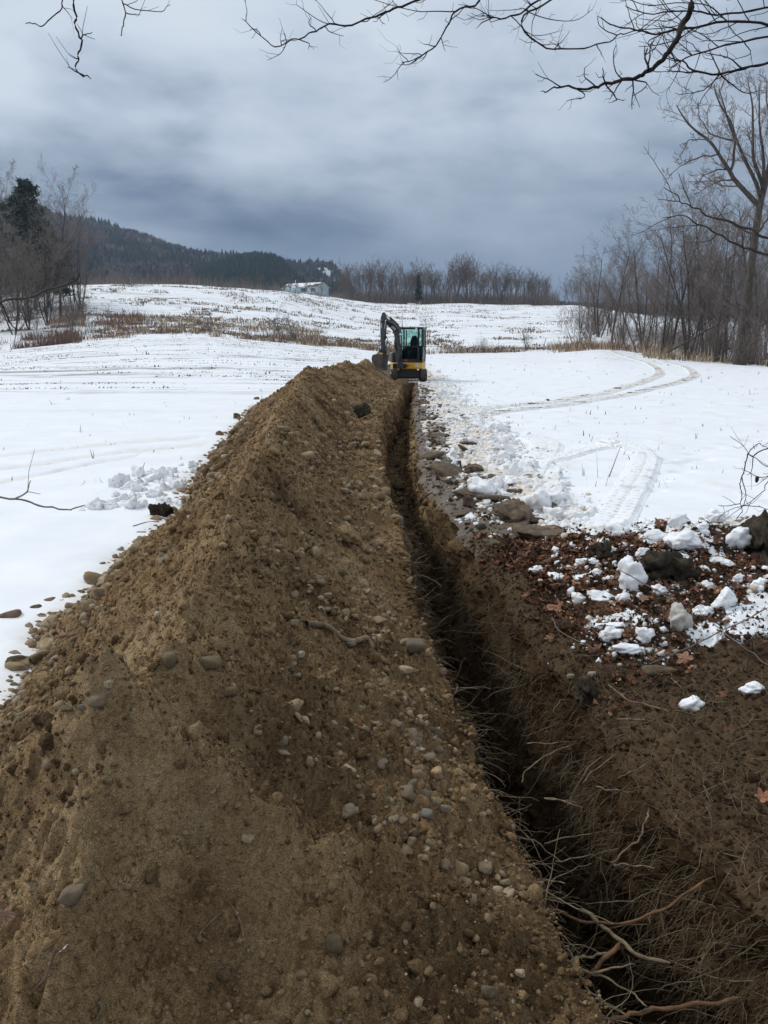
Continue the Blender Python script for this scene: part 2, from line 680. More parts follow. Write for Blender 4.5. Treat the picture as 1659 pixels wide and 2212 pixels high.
def tint_material(name, rough=0.9, scale=40.0, lo=0.65, hi=1.3, bump=0.4):
    m, w, b = material(name, rough, 0.2)
    p = w.new('ShaderNodeTexCoord').outputs['Object']
    n = w.noise(p, scale, 4.0, 0.7)
    t = w.attr('tint', 'Color')
    w.put(b.inputs['Base Color'], w.mix(1.0, t, w.ramp(n, [(0.3, lo), (0.7, hi)]), 'MULTIPLY'))
    if bump:
        bn = w.new('ShaderNodeBump', i_Height=n)
        bn.inputs['Strength'].default_value = bump
        bn.inputs['Distance'].default_value = 0.01
        w.put(b.inputs['Normal'], bn.outputs[0])
    return m


def rock_material(name, stops, scale, rough=0.85):
    m, w, b = material(name, rough, 0.25)
    p = w.new('ShaderNodeTexCoord').outputs['Object']
    n = w.noise(p, scale, 7.0, 0.65)
    w.put(b.inputs['Base Color'], w.ramp(n, stops))
    bn = w.new('ShaderNodeBump', i_Height=w.noise(p, scale * 5, 5.0, 0.7))
    bn.inputs['Strength'].default_value = 0.6
    bn.inputs['Distance'].default_value = 0.02
    w.put(b.inputs['Normal'], bn.outputs[0])
    return m


def snow_lump_material():
    m, w, b = material('snow_lump', 0.55, 0.3)
    p = w.new('ShaderNodeTexCoord').outputs['Object']
    oi = w.new('ShaderNodeObjectInfo').outputs['Random']
    n = w.noise(p, 1.4, 5.0, 0.65)
    pv = w.vmath('ADD', p, w.vmath('SCALE', w.new('ShaderNodeCombineXYZ', i_0=oi, i_1=oi, i_2=oi).outputs[0], 30.0))
    d = w.noise(pv, 1.7, 6.0, 0.7)
    white = w.ramp(n, [(0.3, (0.80, 0.82, 0.85)), (0.7, (0.87, 0.88, 0.90))])
    white = w.mix(w.math('MULTIPLY', w.maprange(d, 0.52, 0.66), w.maprange(oi, 0.05, 0.8, 0.10, 0.9)), white, (0.30, 0.22, 0.15))
    speck = w.noise(pv, 9.0, 3.0, 0.6)
    white = w.mix(w.maprange(speck, 0.70, 0.76, 0.0, 0.8), white, (0.07, 0.05, 0.04))
    w.put(b.inputs['Base Color'], white)
    b.inputs['Subsurface Weight'].default_value = 0.0
    bn = w.new('ShaderNodeBump', i_Height=w.noise(pv, 6.0, 5.0, 0.65))
    bn.inputs['Strength'].default_value = 0.5
    bn.inputs['Distance'].default_value = 0.03
    w.put(b.inputs['Normal'], bn.outputs[0])
    return m


def leaf_material():
    m, w, b = material('dead_leaf', 0.75, 0.3)
    p = w.new('ShaderNodeTexCoord').outputs['Object']
    oi = w.new('ShaderNodeObjectInfo').outputs['Random']
    base = w.ramp(oi, [(0.0, (0.070, 0.034, 0.020)), (0.35, (0.135, 0.060, 0.032)), (0.6, (0.20, 0.092, 0.048)), (0.8, (0.36, 0.20, 0.12)), (1.0, (0.095, 0.048, 0.032))])
    w.put(b.inputs['Base Color'], w.mix(1.0, base, w.ramp(w.noise(p, 30.0, 4.0, 0.6), [(0.3, 0.6), (0.7, 1.35)]), 'MULTIPLY'))
    return m


def bark_material(name, lo, hi, scale=6.0, stretch=0.25):
    m, w, b = material(name, 0.95, 0.1)
    p = w.new('ShaderNodeTexCoord').outputs['Object']
    ps = w.vmath('MULTIPLY', p, (1.0, 1.0, stretch))
    n = w.noise(ps, scale, 6.0, 0.65)
    w.put(b.inputs['Base Color'], w.ramp(n, [(0.32, lo), (0.68, hi)]))
    bn = w.new('ShaderNodeBump', i_Height=n)
    bn.inputs['Strength'].default_value = 0.7
    bn.inputs['Distance'].default_value = 0.04
    w.put(b.inputs['Normal'], bn.outputs[0])
    return m


def glass_material():
    m, w, b = material('cab_glass', 0.06, 0.5)
    b.inputs['Base Color'].default_value = (0.62, 0.86, 0.82, 1)
    b.inputs['Transmission Weight'].default_value = 1.0
    b.inputs['IOR'].default_value = 1.05
    n = w.noise(w.new('ShaderNodeTexCoord').outputs['Object'], 4.0, 4.0, 0.6)
    w.put(b.inputs['Roughness'], w.maprange(n, 0.3, 0.7, 0.03, 0.14))
    return m


EARTH = earth_material()
CRUMBS = earth_material('earth_crumb', True)
GROUND = ground_material()
STONE = stone_material()
GRIT = tint_material('grit')
TURF = rock_material('turf_slab', [(0.30, (0.040, 0.029, 0.020)), (0.5, (0.112, 0.082, 0.056)), (0.68, (0.205, 0.158, 0.112))], 7.0)
SOD = rock_material('dark_sod', [(0.30, (0.010, 0.008, 0.006)), (0.5, (0.034, 0.026, 0.018)), (0.7, (0.075, 0.062, 0.042))], 9.0, 0.95)
SNOW = snow_lump_material()
CRUMB = tint_material('snow_crumb', 0.6, 20.0, 0.85, 1.05, 0.3)
LEAF = leaf_material()
LITTER = tint_material('leaf_litter', 0.8, 60.0, 0.6, 1.35, 0.0)
ROOT = bark_material('root_bark', (0.085, 0.062, 0.040), (0.30, 0.235, 0.155), 30.0, 0.5)
FINE_ROOT = bark_material('fine_root', (0.085, 0.062, 0.040), (0.29, 0.225, 0.145), 12.0, 0.5)
REDROOT = bark_material('peeled_root', (0.060, 0.042, 0.028), (0.235, 0.120, 0.062), 16.0, 0.6)
BARK = bark_material('grey_bark', (0.042, 0.034, 0.029), (0.115, 0.097, 0.083), 7.0)
TWIG = bark_material('twig_bark', (0.140, 0.115, 0.102), (0.245, 0.207, 0.182), 3.0)
FARWOOD = bark_material('far_bark', (0.105, 0.085, 0.075), (0.180, 0.148, 0.128), 2.0)
PALEBARK = bark_material('pale_bark', (0.14, 0.125, 0.11), (0.30, 0.275, 0.24), 4.0)
LIMB = bark_material('limb_bark', (0.018, 0.014, 0.013), (0.070, 0.056, 0.048), 25.0)
NEEDLE = tint_material('pine_needles', 0.8, 1.5, 0.6, 1.4, 0.0)
BRUSH = tint_material('dry_brush', 0.9, 0.8, 1.15, 1.9, 0.0)
HILLWOOD = tint_material('hill_wood', 0.95, 0.05, 0.75, 1.25, 0.0)

# ------------------------------------------------------------------ the lie of the land
left_lip = tab([(0.5, .74), (2.06, .66), (2.27, .62), (2.53, .60), (2.79, .52), (3.1, .49), (3.4, .47), (4.1, .40), (4.78, .31), (5.4, .27), (6.65, .23),
                (8.3, .17), (9.55, .07), (11.2, -.01), (14.6, -.07), (19.6, -.02), (25.2, .45), (30, .68), (35, .84), (40, .95)])
right_lip = tab([(0.5, 1.55), (2.2, 1.50), (2.6, 1.36), (3.0, 1.24), (3.5, 1.20), (4.3, 1.20), (5.0, 1.10), (5.8, 1.02), (7.4, .90), (9.0, .74), (9.55, .66), (11.2, .56),
                 (12.7, .57), (16, .67), (20, .76), (24.4, .96), (30, 1.2), (35.3, 1.42), (40, 1.6)])
TRENCH_END = 34.4


def lips(y):
    """x of the two trench lips; they close together beyond both ends of the trench"""
    y = np.asarray(y, float)
    a = left_lip(y) + 0.035 * fbm(y * 1.6, y * 0 + 2.2, 3, 5) + 0.02 * gnoise(y * 7, y * 0 + 9.1, 6)
    b = right_lip(y) + 0.075 * fbm(y * 1.3, y * 0 + 5.2, 3, 8) + 0.035 * gnoise(y * 6, y * 0 + 1.1, 9)
    w = sstep(0.5, 0.62, y) * (1 - sstep(TRENCH_END, TRENCH_END + 0.12, y))
    mid = 0.5 * (a + b)
    return mid + (a - mid) * w, mid + (b - mid) * w


crest_x = tab([(0, -.85), (2.14, -.85), (2.46, -.74), (3.1, -.77), (4.2, -.93), (5.5, -1.08), (8.3, -1.15), (14, -1.6), (19, -1.95), (22.5, -2.15), (26, -1.85), (29, -1.5), (32, -0.8), (36, -.6)])
crest_h = tab([(0, .95), (2.14, .97), (2.3, .90), (2.46, .97), (2.8, .90), (3.1, .97), (3.6, .95), (4.2, 1.0), (5.5, 1.04), (8.3, 1.06), (14, 1.04), (19, 1.07), (22.3, 1.10), (24.5, .96),
               (27, .93), (29.2, 1.02), (30.5, .90), (32.2, 1.06), (36, 1.0)])
base_l = tab([(0, -2.15), (3, -2.2), (4.46, -2.3), (5.5, -2.5), (6.9, -2.5), (8.2, -2.5), (9.1, -2.5), (11.4, -2.9), (14, -3.1), (18, -3.5), (22.7, -3.9), (27, -3.4), (30, -2.9), (32, -2.3), (36, -2.0)])
ledge = tab([(0, .05), (3, .08), (6, .16), (8, .3), (10, .55), (14, .75), (20, .7), (25, .4), (30, .15), (36, .1)])


def heap(x, y):
    """height of the heap of dug earth (below zero outside its foot)"""
    x = np.asarray(x, float)
    y = np.asarray(y, float)
    wob = 0.10 * fbm(x * 0.0 + y * 0.9, x * 0.5, 3, 21)
    yc = np.clip(y, 2.14, 33.0)
    nose = np.maximum(0, 2.14 - y)
    xc = crest_x(yc) + wob * sstep(2.4, 5, y) + 0.05 * gnoise(y * 2.3, y * 0, 23) * sstep(2.4, 4, y)
    hc = crest_h(yc) + 0.05 * gnoise(y * 1.7, y * 0 + 4, 24) * sstep(2.5, 4, y)
    hc = np.maximum(hc - 0.80 * nose + 0.10 * sstep(0, .12, nose) * -1, .16)
    xl = base_l(yc) + 0.12 * fbm(y * 1.1, y * 0 + 3, 3, 31)
    lip, _ = lips(yc)
    lw = ledge(yc)
    toe = lip - lw
    hl = 0.06 + 0.10 * np.clip((lip - x) / np.maximum(lw, .05), 0, 1) * (lw > 0.3)
    left = x < xc
    t = np.where(left, (xc - x) / (xc - xl), (x - xc) / (toe - xc))
    tyb = np.maximum(0, (y - 32.6) / 1.5)
    tt = np.sqrt(t * t + tyb * tyb + 0.0003) - 0.017
    top = np.where(left, hc + 0.06, hc - hl)
    h = top * np.where(tt < 1, np.maximum(1 - tt, 0) ** 1.2, 1 - tt) - np.where(left, 0.06, -hl)
    # the near end is scooped: a steep scarp under the peak, then loose talus
    fm = sstep(0.0, 0.35, nose) * ~left * (1 - sstep(.9, 1.3, nose))
    h = h - fm * (0.30 * sstep(0.01, 0.16, t) - 0.28 * sstep(0.16, 0.70, t))
    h = np.where(~left & (tt > 1), np.minimum(h, hl) * 0 + hl - 0.15 * np.minimum(tt - 1, 0.3) * 0, h)
    # bumps on the crest near the camera
    for bx, by, bh, br in ((-.86, 2.14, .16, .11), (-.74, 2.50, .06, .12), (-.60, 2.55, .05, .13), (-.77, 3.12, .05, .16), (-.9, 4.1, .05, .2), (-.35, 2.62, .045, .10),
                           (-.48, 1.95, .04, .12), (-.1, 3.3, .05, .16), (.1, 4.4, .05, .2)):
        h = h + bh * np.exp(-((x - bx) ** 2 + (y - by) ** 2) / (br * br))
    # runnels down the slopes, lumps, clods
    inside = sstep(-0.02, 0.12, h)
    slopec = np.where(left, -1.0, 1.0) * t
    run = gnoise(y * 3.4 + 0.8 * slopec, slopec * 0.9, 41) * 0.026 + gnoise(y * 8.5 + 1.5 * slopec, slopec * 1.6, 42) * 0.011
    lumps = fbm(x * 2.2, y * 2.2, 3, 51) * 0.045 + billow(x * 6.0, y * 6.0, 3, 57) * 0.075
    clod = billow(x * 17, y * 17, 2, 61) * 0.064 + billow(x * 43, y * 43, 2, 63) * 0.026 + gnoise(x * 105, y * 105, 65) * 0.0045
    coarse = 1 + 0.5 * sstep(8, 16, y)
    return h + inside * ((run + lumps) * coarse + clod) + (1 - inside) * 0.3 * lumps


# --- far ground -------------------------------------------------
def u_of(x, y):
    return 829.5 + 1706.0 * np.asarray(x) / np.maximum(np.asarray(y), 1.0)


edge_v = tab([(-800, 765), (0, 757), (150, 742), (300, 733), (470, 729), (650, 745), (830, 760), (920, 765), (1200, 760), (1300, 753), (1450, 765), (1659, 779), (2400, 785)])
crest_v = tab([(-800, 665), (0, 642), (170, 616), (250, 612), (400, 617), (600, 628), (660, 634), (760, 650), (830, 656), (1250, 662), (1450, 690), (1659, 700), (2400, 705)])
crest_d = tab([(-800, 150), (0, 160), (170, 190), (400, 210), (600, 240), (760, 300), (830, 330), (1250, 330), (1450, 260), (1659, 220), (2400, 200)])
FIELD_END = 95.0


def far_ground(x, y):
    x = np.asarray(x, float)
    y = np.asarray(y, float)
    u = u_of(x, np.maximum(y, 20))
    z0 = zrow(edge_v(u), FIELD_END)
    dc = crest_d(u)
    zc = zrow(crest_v(u), dc)
    s = np.clip((y - FIELD_END) / (dc - FIELD_END), 0, 1)
    f = s ** 0.9 * 0.55 + 0.45 * (s * s * (3 - 2 * s))
    f = f + 0.030 * np.sin(s * 9.0 + u * 0.004) * s * (1 - s) * 4 * (u < 900)
    z = np.where(y <= FIELD_END, z0 * sstep(25, FIELD_END, y), z0 + (zc - z0) * f)
    past = np.maximum(0, y - dc)
    z = z - np.minimum(past * 0.02, 4.0)
    z = z + 0.5 * fbm(x * 0.03, y * 0.03, 3, 71) * sstep(95, 150, y) * (1 - sstep(0, 60, past) * 0.5)
    z = z + 0.05 * fbm(x * 0.12, y * 0.12, 3, 73) * sstep(6, 25, y)
    return z


snow_edge_x = tab([(7.4, 2.15), (7.8, 2.02), (9, 1.9), (10.9, 1.9), (13, 1.95), (15.5, 2.07), (20, 2.1), (28, 2.2), (36, 2.55), (60, 2.9), (95, 3.4)])
snow_edge_y = tab([(1.0, 7.5), (2.7, 7.45), (3.3, 8.1), (3.9, 8.6), (4.5, 8.75), (7, 9.0), (12, 9.6)])
PRINTS = [on_z(u, v) for u, v in ((1458, 1008), (1470, 1026), (1425, 1030), (1418, 1046), (1440, 1000), (1405, 1068), (1500, 988), (1515, 1000), (1545, 975), (1580, 966), (1622, 958), (1368, 1066),
                                  (1650, 949), (1480, 1005))]


def right_masks(x, y):
    """snow, wet mud, leaf mould, dirt in the snow - on the right of the trench"""
    n1 = fbm(x * 1.6, y * 1.1, 4, 81)
    n2 = fbm(x * 5.0, y * 4.0, 3, 83)
    ex = snow_edge_x(y) + 0.22 * n1 + 0.06 * n2
    ey = snow_edge_y(x) + 0.22 * n1 + 0.08 * n2
    _, xr = lips(y)
    a = sstep(-0.10, 0.10, x - ex)
    b = sstep(-0.10, 0.10, y - ey)
    snow = a * b
    # slush lying on the driven strip beside the trench
    off = x - xr
    slush = sstep(0.2, 0.9, off / np.maximum(ex - xr, .3)) * 0.78 + 0.75 * n1 + 0.30 * n2 + 0.06
    slush = np.clip(slush + 0.15 * sstep(8.2, 12, y) + .12 * sstep(18, 28, y), 0, 1) * sstep(7.4, 8.8, y) * sstep(0.06, 0.2, off)
    far = sstep(TRENCH_END - 1, TRENCH_END + 2, y)
    strip_half = np.abs(x - (1.6 + (y - 36) * 0.022))
    past = far * (1 - sstep(0.7, 1.5, strip_half + 0.5 * n1))
    slush = np.where(far > 0.5, np.clip(0.55 + 0.8 * n1 + .3 * n2, 0, 1), slush)
    left_of = far * sstep(0.8, 1.4, -(x - 1.1) + 0.4 * n1)
    snow_all = np.maximum(np.maximum(snow, slush), left_of)
    dirty = np.clip(slush * (1 - snow) * 1.2 + np.exp(-((x - ex) / 0.35) ** 2) * 0.55 * b + 0.2 * sstep(.2, .6, n1), 0, 1)
    # old snow lying on the leaf litter nearer the camera
    band = np.exp(-((y - (4.72 + (x - 2.0) * 0.46)) / (0.24 + 0.24 * np.clip(x - 2, 0, 2.5))) ** 2) * sstep(1.85, 2.15, x)
    spots = np.exp(-(((x - 1.75) / 0.30) ** 2 + ((y - 5.15) / 0.20) ** 2)) * 0.75 + np.exp(-(((x - 2.35) / 0.55) ** 2 + ((y - 6.2) / 0.22) ** 2)) * 0.5
    old = np.clip(band * 1.05 + spots + 0.38 * n1 + 0.25 * n2 - 0.15, 0, 1) * sstep(4.2, 4.6, y) * (1 - b)
    scat = sstep(0.30, 0.50, n1 + 0.5 * n2) * sstep(5.6, 6.8, y) * (1 - b) * sstep(.25, .5, off) * 0.75
    snow_all = np.maximum(snow_all, np.maximum(old * (band + spots > 0.12), scat))
    wet = sstep(7.2, 8.0, y + 0.35 * n1) * (1 - far * 0.5)
    leafy = (1 - wet) * sstep(4.0, 4.8, y + 0.5 * n1 - 0.18 * (x - 1.5)) * sstep(0.06, 0.35, off + 0.2 * n2)
    return snow_all, wet, leafy, dirty, snow


def right_ground(x, y, masks=None):
    x = np.asarray(x, float)
    y = np.asarray(y, float)
    _, xr = lips(y)
    off = x - xr
    snow_all, wet, leafy, dirty, snow = masks if masks is not None else right_masks(x, y)
    z = far_ground(x, y)
    near = 1 - sstep(7.0, 8.4, y)
    z = z + near * (0.10 * sstep(0.1, 1.2, off) + 0.07 * fbm(x * 1.3, y * 1.3, 3, 91) + billow(x * 5, y * 5, 3, 93) * 0.07 + billow(x * 19, y * 19, 2, 95) * 0.035 + billow(x * 45, y * 45, 1, 96) * 0.014)
    for bx, by, bh, br in ((2.3, 6.45, .17, .36), (2.75, 6.75, .15, .30), (3.9, 6.9, .26, .55), (4.6, 6.6, .34, .6), (1.95, 6.0, .06, .3), (1.55, 3.7, .07, .25), (3.0, 7.5, .12, .4)):
        z = z + bh * np.exp(-((x - bx) ** 2 + (y - by) ** 2) / (br * br)) * (1 + 0.5 * fbm(x * 4, y * 4, 2, 97))
    strip = wet * (1 - snow)
    z = z + strip * (billow(x * 4.0, y * 2.2, 3, 101) * 0.045 + billow(x * 13, y * 9, 2, 103) * 0.016) * (1 - sstep(36, 50, y))
    # ribs pressed by the digger's tracks into the driven strip
    rib = np.sin(y * 2 * math.pi / 0.13 + 2.0 * gnoise(x * 2, y * 1.2, 105)) * sstep(0.55, 0.8, off) * strip * (1 - sstep(17, 24, y)) * sstep(8, 9, y)
    z = z + 0.013 * rib
    z = z + 0.055 * snow + 0.03 * np.clip(snow_all - snow, 0, 1) * (1 + 0.6 * fbm(x * 7, y * 7, 2, 107))
    berm = dirty * snow * (1 - sstep(30, 40, y))
    z = z + berm * (0.05 + billow(x * 6, y * 6, 3, 109) * 0.09)
    for q in PRINTS:
        dx = (x - q[0]) / 0.17
        dy = (y - q[1]) / 0.11
        z = z - 0.075 * np.exp(-(dx * dx + dy * dy) ** 2)
    z = z - (0.08 * np.exp(-np.maximum(off, 0) / 0.07) + 0.05 * np.exp(-np.maximum(off, 0) / 0.4) * near) * (y < TRENCH_END) * (y > 0.55)
    return z


def left_ground(x, y):
    x = np.asarray(x, float)
    y = np.asarray(y, float)
    z = far_ground(x, y) + 0.012 * fbm(x * 0.8, y * 1.5, 3, 121) * sstep(3, 8, y)
    return z


def surface(x, y):
    """height of whatever lies under (x, y)"""
    x = np.asarray(x, float)
    y = np.asarray(y, float)
    xl, xr = lips(y)
    h = np.where(x <= xl, np.maximum(heap(x, y), left_ground(x, y)), np.where(x >= xr, right_ground(x, y), -1.55 + 0.49 * sstep(5, 12, y)))
    h = np.where((y > TRENCH_END + 0.1) & (x > xl), right_ground(x, y), h)
    return h


def on_surface(uv, lo=1.2, hi=60.0, n=700):
    """where the rays through picture points meet the ground"""
    uv = np.asarray(uv, float).reshape(-1, 2)
    ys = np.geomspace(lo, hi, n)
    D = np.array([ray(u, v) for u, v in uv])
    k = ys[None, :] / D[:, 1:2]
    X = D[:, 0:1] * k
    Z = EYE + D[:, 2:3] * k
    Yg = np.broadcast_to(ys, X.shape)
    H = surface(X.ravel(), Yg.ravel()).reshape(X.shape)
    below = Z < H
    i = np.where(below.any(1), below.argmax(1), n - 1)
    r = np.arange(len(uv))
    return np.stack([X[r, i], Yg[r, i], H[r, i]], 1)


# ------------------------------------------------------------------ ground meshes
ROWS = np.concatenate([np.linspace(0.5, 0.62, 5)[:-1], np.geomspace(0.62, TRENCH_END - .05, 820), np.linspace(TRENCH_END, TRENCH_END + .12, 5)])
EXT = np.concatenate([np.array([-8, -5, -3, -1.5, -.6, 0, .3]), ROWS, np.geomspace(TRENCH_END + .3, FIELD_END + 4, 150)])


def build_right():
    A, K, n = 0.82, 0.0178, 254
    s = A * (np.exp(K * np.arange(n)) - 1)
    s = np.concatenate([s, [95, 140]])
    _, xr = lips(EXT)
    X = xr[:, None] + s[None, :]
    Y = np.broadcast_to(EXT[:, None], X.shape)
    m = right_masks(X, Y)
    Z = right_ground(X, Y, m)
    rows = sstep(45, 70, Y) * 0.35 * (X > 3)
    V = np.stack([X, Y, Z], -1).reshape(-1, 3)
    me = mesh_from('snow_field', V, grid_faces(*X.shape), attrs={'snow': m[0], 'wet': m[1], 'leafy': m[2], 'dirty': m[3], 'rows': rows})
    tag(link('snow_field', me, GROUND), kind='structure')


def build_left():
    s = np.concatenate([np.linspace(0, 4.0, 40), 4.0 + np.geomspace(.1, 66, 150), [90, 130]])
    ext = np.concatenate([np.array([-8, -5, -3, -1.5, -.6, 0, .3, .5]), np.geomspace(.62, TRENCH_END, 330), np.geomspace(TRENCH_END + .12, FIELD_END + 4, 160)])
    xl, _ = lips(ext)
    X = xl[:, None] - s[None, :]
    Y = np.broadcast_to(ext[:, None], X.shape)
    Z = left_ground(X, Y)
    hp = heap(X, Y)
    Z = np.where(hp > 0.0, np.minimum(Z, hp - 0.05), Z)
    n1 = fbm(X * 1.5, Y * 1.5, 4, 131)
    away = -hp                                   # grows with distance from the heap's foot
    snow = np.clip(sstep(-0.03, 0.05, away + 0.03 * n1), 0, 1)
    Z = Z + 0.03 * snow * sstep(0, .1, away)
    dirty = np.exp(-np.clip(away, 0, 9) / 0.07) * 0.7
    rut = ruts(X, Y)
    Z = Z - 0.05 * rut[0]
    dirty = np.maximum(dirty, rut[1])
    rows = sstep(16, 40, Y) * (1 - 0.6 * sstep(86, 96, Y))
    wet = np.zeros_like(X) + 0.2
    V = np.stack([X, Y, Z], -1).reshape(-1, 3)
    me = mesh_from('snow_field', V, grid_faces(*X.shape)[:, ::-1], attrs={'snow': np.clip(snow - 0.42 * rut[2], 0, 1), 'wet': wet, 'leafy': wet * 0, 'dirty': dirty, 'rows': rows})
    tag(link('snow_field', me, GROUND), kind='structure')


RUTS = [[(-40, 992), (120, 972), (260, 958), (430, 945)], [(-40, 1020), (120, 1000), (280, 975), (450, 960)], [(-40, 1052), (90, 1030), (200, 1003), (300, 985)]]


def ruts(X, Y):
    """tyre ruts on the left: depth, dirt, bare soil"""
    d = np.zeros_like(X)
    b = np.zeros_like(X)
    for r in RUTS:
        p = np.array([on_z(u, v)[:2] for u, v in r])
        o = np.argsort(p[:, 0])
        yc = np.interp(X, p[o, 0], p[o, 1], left=p[o[0], 1] + 0, right=99)
        q = np.abs(Y - yc - 0.15 * gnoise(X * 1.1, X * 0 + r[0][1], 141)) / 0.32
        d = np.maximum(d, 1 - sstep(0.5, 1.2, q))
    br = sstep(0.08, 0.42, fbm(X * 1.2, Y * 2.5, 4, 143))
    return d * (0.5 + 0.5 * br), d * 0.35, d * br


def build_heap():
    n = 310
    xl, _ = lips(ROWS)
    yc = np.clip(ROWS, 2.14, 33.0)
    outer = base_l(yc) - 0.55
    t = np.linspace(0, 1, n)
    X = outer[:, None] + (xl - outer)[:, None] * t[None, :]
    Y = np.broadcast_to(ROWS[:, None], X.shape)
    Z = heap(X, Y)
    lg = left_ground(X, Y)
    Z = np.where(Z < lg - 0.06, lg - 0.06, Z)
    # last columns roll over the lip of the trench
    roll = np.exp(-(xl[:, None] - X) / 0.05)
    Z = Z - 0.05 * roll
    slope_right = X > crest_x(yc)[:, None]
    damp_shade = np.clip(0.24 - 0.30 * (1 - sstep(2.2, 3.4, Y)) * (1 - sstep(-.15, .2, X - crest_x(yc)[:, None])) + 0.8 * fbm(X * 1.1, Y * 1.1, 4, 151) + 0.35 * np.exp(-(xl[:, None] - X) / 0.15) + 0.22 * sstep(9, 14, Y) - 0.10 * sstep(2.6, 4.5, Y) * (1 - sstep(7, 10, Y)) + 0.50 * (1 - sstep(1.5, 2.7, Y + .35 * np.abs(X + .86) + .25 * fbm(X * 3, Y * 3, 3, 155))) * sstep(-.02, .40, X - crest_x(yc)[:, None] + .12 * fbm(X * 4, Y * 4, 3, 153))  # random damp plus painted shade on the nose's right flank; left flank painted lit
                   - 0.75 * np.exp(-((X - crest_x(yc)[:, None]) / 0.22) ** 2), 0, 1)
    V = np.stack([X, Y, Z], -1).reshape(-1, 3)
    me = mesh_from('earth_heap', V, grid_faces(*X.shape), attrs={'damp_shade': damp_shade})
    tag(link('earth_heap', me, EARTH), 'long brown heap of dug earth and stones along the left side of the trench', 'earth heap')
    return Z[:, -1]


def build_trench(zl):
    xl, xr = lips(ROWS)
    zr = right_ground(xr, ROWS)
    depth = -1.55 + 0.49 * sstep(5, 12, ROWS) + 0.10 * fbm(ROWS * 0.8, ROWS * 0, 3, 161)
    nw, nf = 34, 16
    tw = np.linspace(0, 1, nw) ** 0.9
    cols_x, cols_z = [], []
    width = (xr - xl)
    batter = np.minimum(0.10, width * 0.2)
    for t in tw:
        z = zl + (depth - zl) * t
        bulge = (0.08 * fbm(ROWS * 2.2, ROWS * 0 + z * 2.0, 3, 163) + 0.045 * gnoise(ROWS * 9, z * 2.5, 165) + billow(ROWS * 14, z * 14, 2, 166) * 0.06) * sstep(0, .08, t) * np.minimum(1, width / 0.3)
        cols_x.append(xl + batter * t + bulge)
        cols_z.append(z)
    xa, xb = cols_x[-1], xr - np.minimum(0.18, width * 0.25)
    for t in np.linspace(0, 1, nf)[1:-1]:
        cols_x.append(xa + (xb - xa) * t)
        cols_z.append(depth + 0.03 * fbm(ROWS * 3, ROWS * 0 + t * 3, 3, 167) + billow(ROWS * 7, ROWS * 0 + t * 5, 2, 168) * 0.05)
    nw2 = 44
    for t in np.linspace(1, 0, nw2):
        z = zr + (depth - zr) * t
        bulge = (0.09 * fbm(ROWS * 1.9, z * 1.6, 3, 171) + 0.05 * gnoise(ROWS * 8, z * 1.8, 173) + billow(ROWS * 14, z * 11, 2, 175) * 0.09) * sstep(0, .06, t) * np.minimum(1, width / 0.3)
        cols_x.append(xr - np.minimum(0.18, width * 0.25) * t - bulge + 0.05 * np.sin(t * 3.1) * np.minimum(1, width / 0.3))
        cols_z.append(z)
    X = np.stack(cols_x, 1)
    Z = np.stack(cols_z, 1)
    Y = np.broadcast_to(ROWS[:, None], X.shape)
    damp_shade = np.clip(0.75 + 0.75 * (1 - sstep(5.5, 9, Y)) + 0.8 * fbm(Y * 1.7, Z * 1.7 + (X > (xl + xr)[:, None] / 2) * 7, 3, 177) + 0.25 * sstep(0.2, 1.0, -Z) - 0.28 * sstep(7, 13, Y), 0, 2)  # shade inside the trench painted into the earth colour, darker with depth
    V = np.stack([X, Y, Z], -1).reshape(-1, 3)
    me = mesh_from('trench', V, grid_faces(*X.shape), attrs={'damp_shade': damp_shade})
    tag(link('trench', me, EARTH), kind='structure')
    return X, Z


def build_far():
    a = np.concatenate([np.linspace(-1.6, -.62, 14)[:-1], np.linspace(-.62, .62, 230), np.linspace(.62, 1.6, 14)[1:]])
    yy = np.concatenate([np.geomspace(FIELD_END, 420, 180), np.geomspace(430, 9000, 26)])
    Y = np.broadcast_to(yy[:, None], (len(yy), len(a)))
    X = Y * a[None, :]
    Z = far_ground(X, Y)
    Z = Z - 0.02 * (Y <= FIELD_END + .1)
    n = fbm(X * 0.08, Y * 0.08, 4, 181)
    snow = np.clip(0.93 + 0.15 * n, 0, 1) * (1 - sstep(420, 700, Y) * 0.35)
    V = np.stack([X, Y, Z], -1).reshape(-1, 3)
    me = mesh_from('far_field', V, grid_faces(*X.shape), attrs={'snow': snow, 'wet': X * 0 + .3, 'leafy': X * 0 + .3, 'dirty': X * 0, 'rows': X * 0 + 0.8})
    tag(link('far_field', me, GROUND), kind='structure')


build_right()
build_left()
ZL = build_heap()
TRX, TRZ = build_trench(ZL)
build_far()

# ------------------------------------------------------------------ digger
def box_mesh(name, size, bevel=0.02, seg=2, taper=None, loc=(0, 0, 0)):
    bm = bmesh.new()
    bmesh.ops.create_cube(bm, size=1.0)
    for v in bm.verts:
        v.co = Vector((v.co.x * size[0], v.co.y * size[1], v.co.z * size[2]))
        if taper and v.co.z > 0:
            v.co.x *= taper[0]
            v.co.y *= taper[1]
        v.co += Vector(loc)
    if bevel:
        bmesh.ops.bevel(bm, geom=list(bm.edges), offset=bevel, segments=seg, affect='EDGES', profile=0.6)
    me = bpy.data.meshes.new(name)
    bm.to_mesh(me)
    bm.free()
    return me


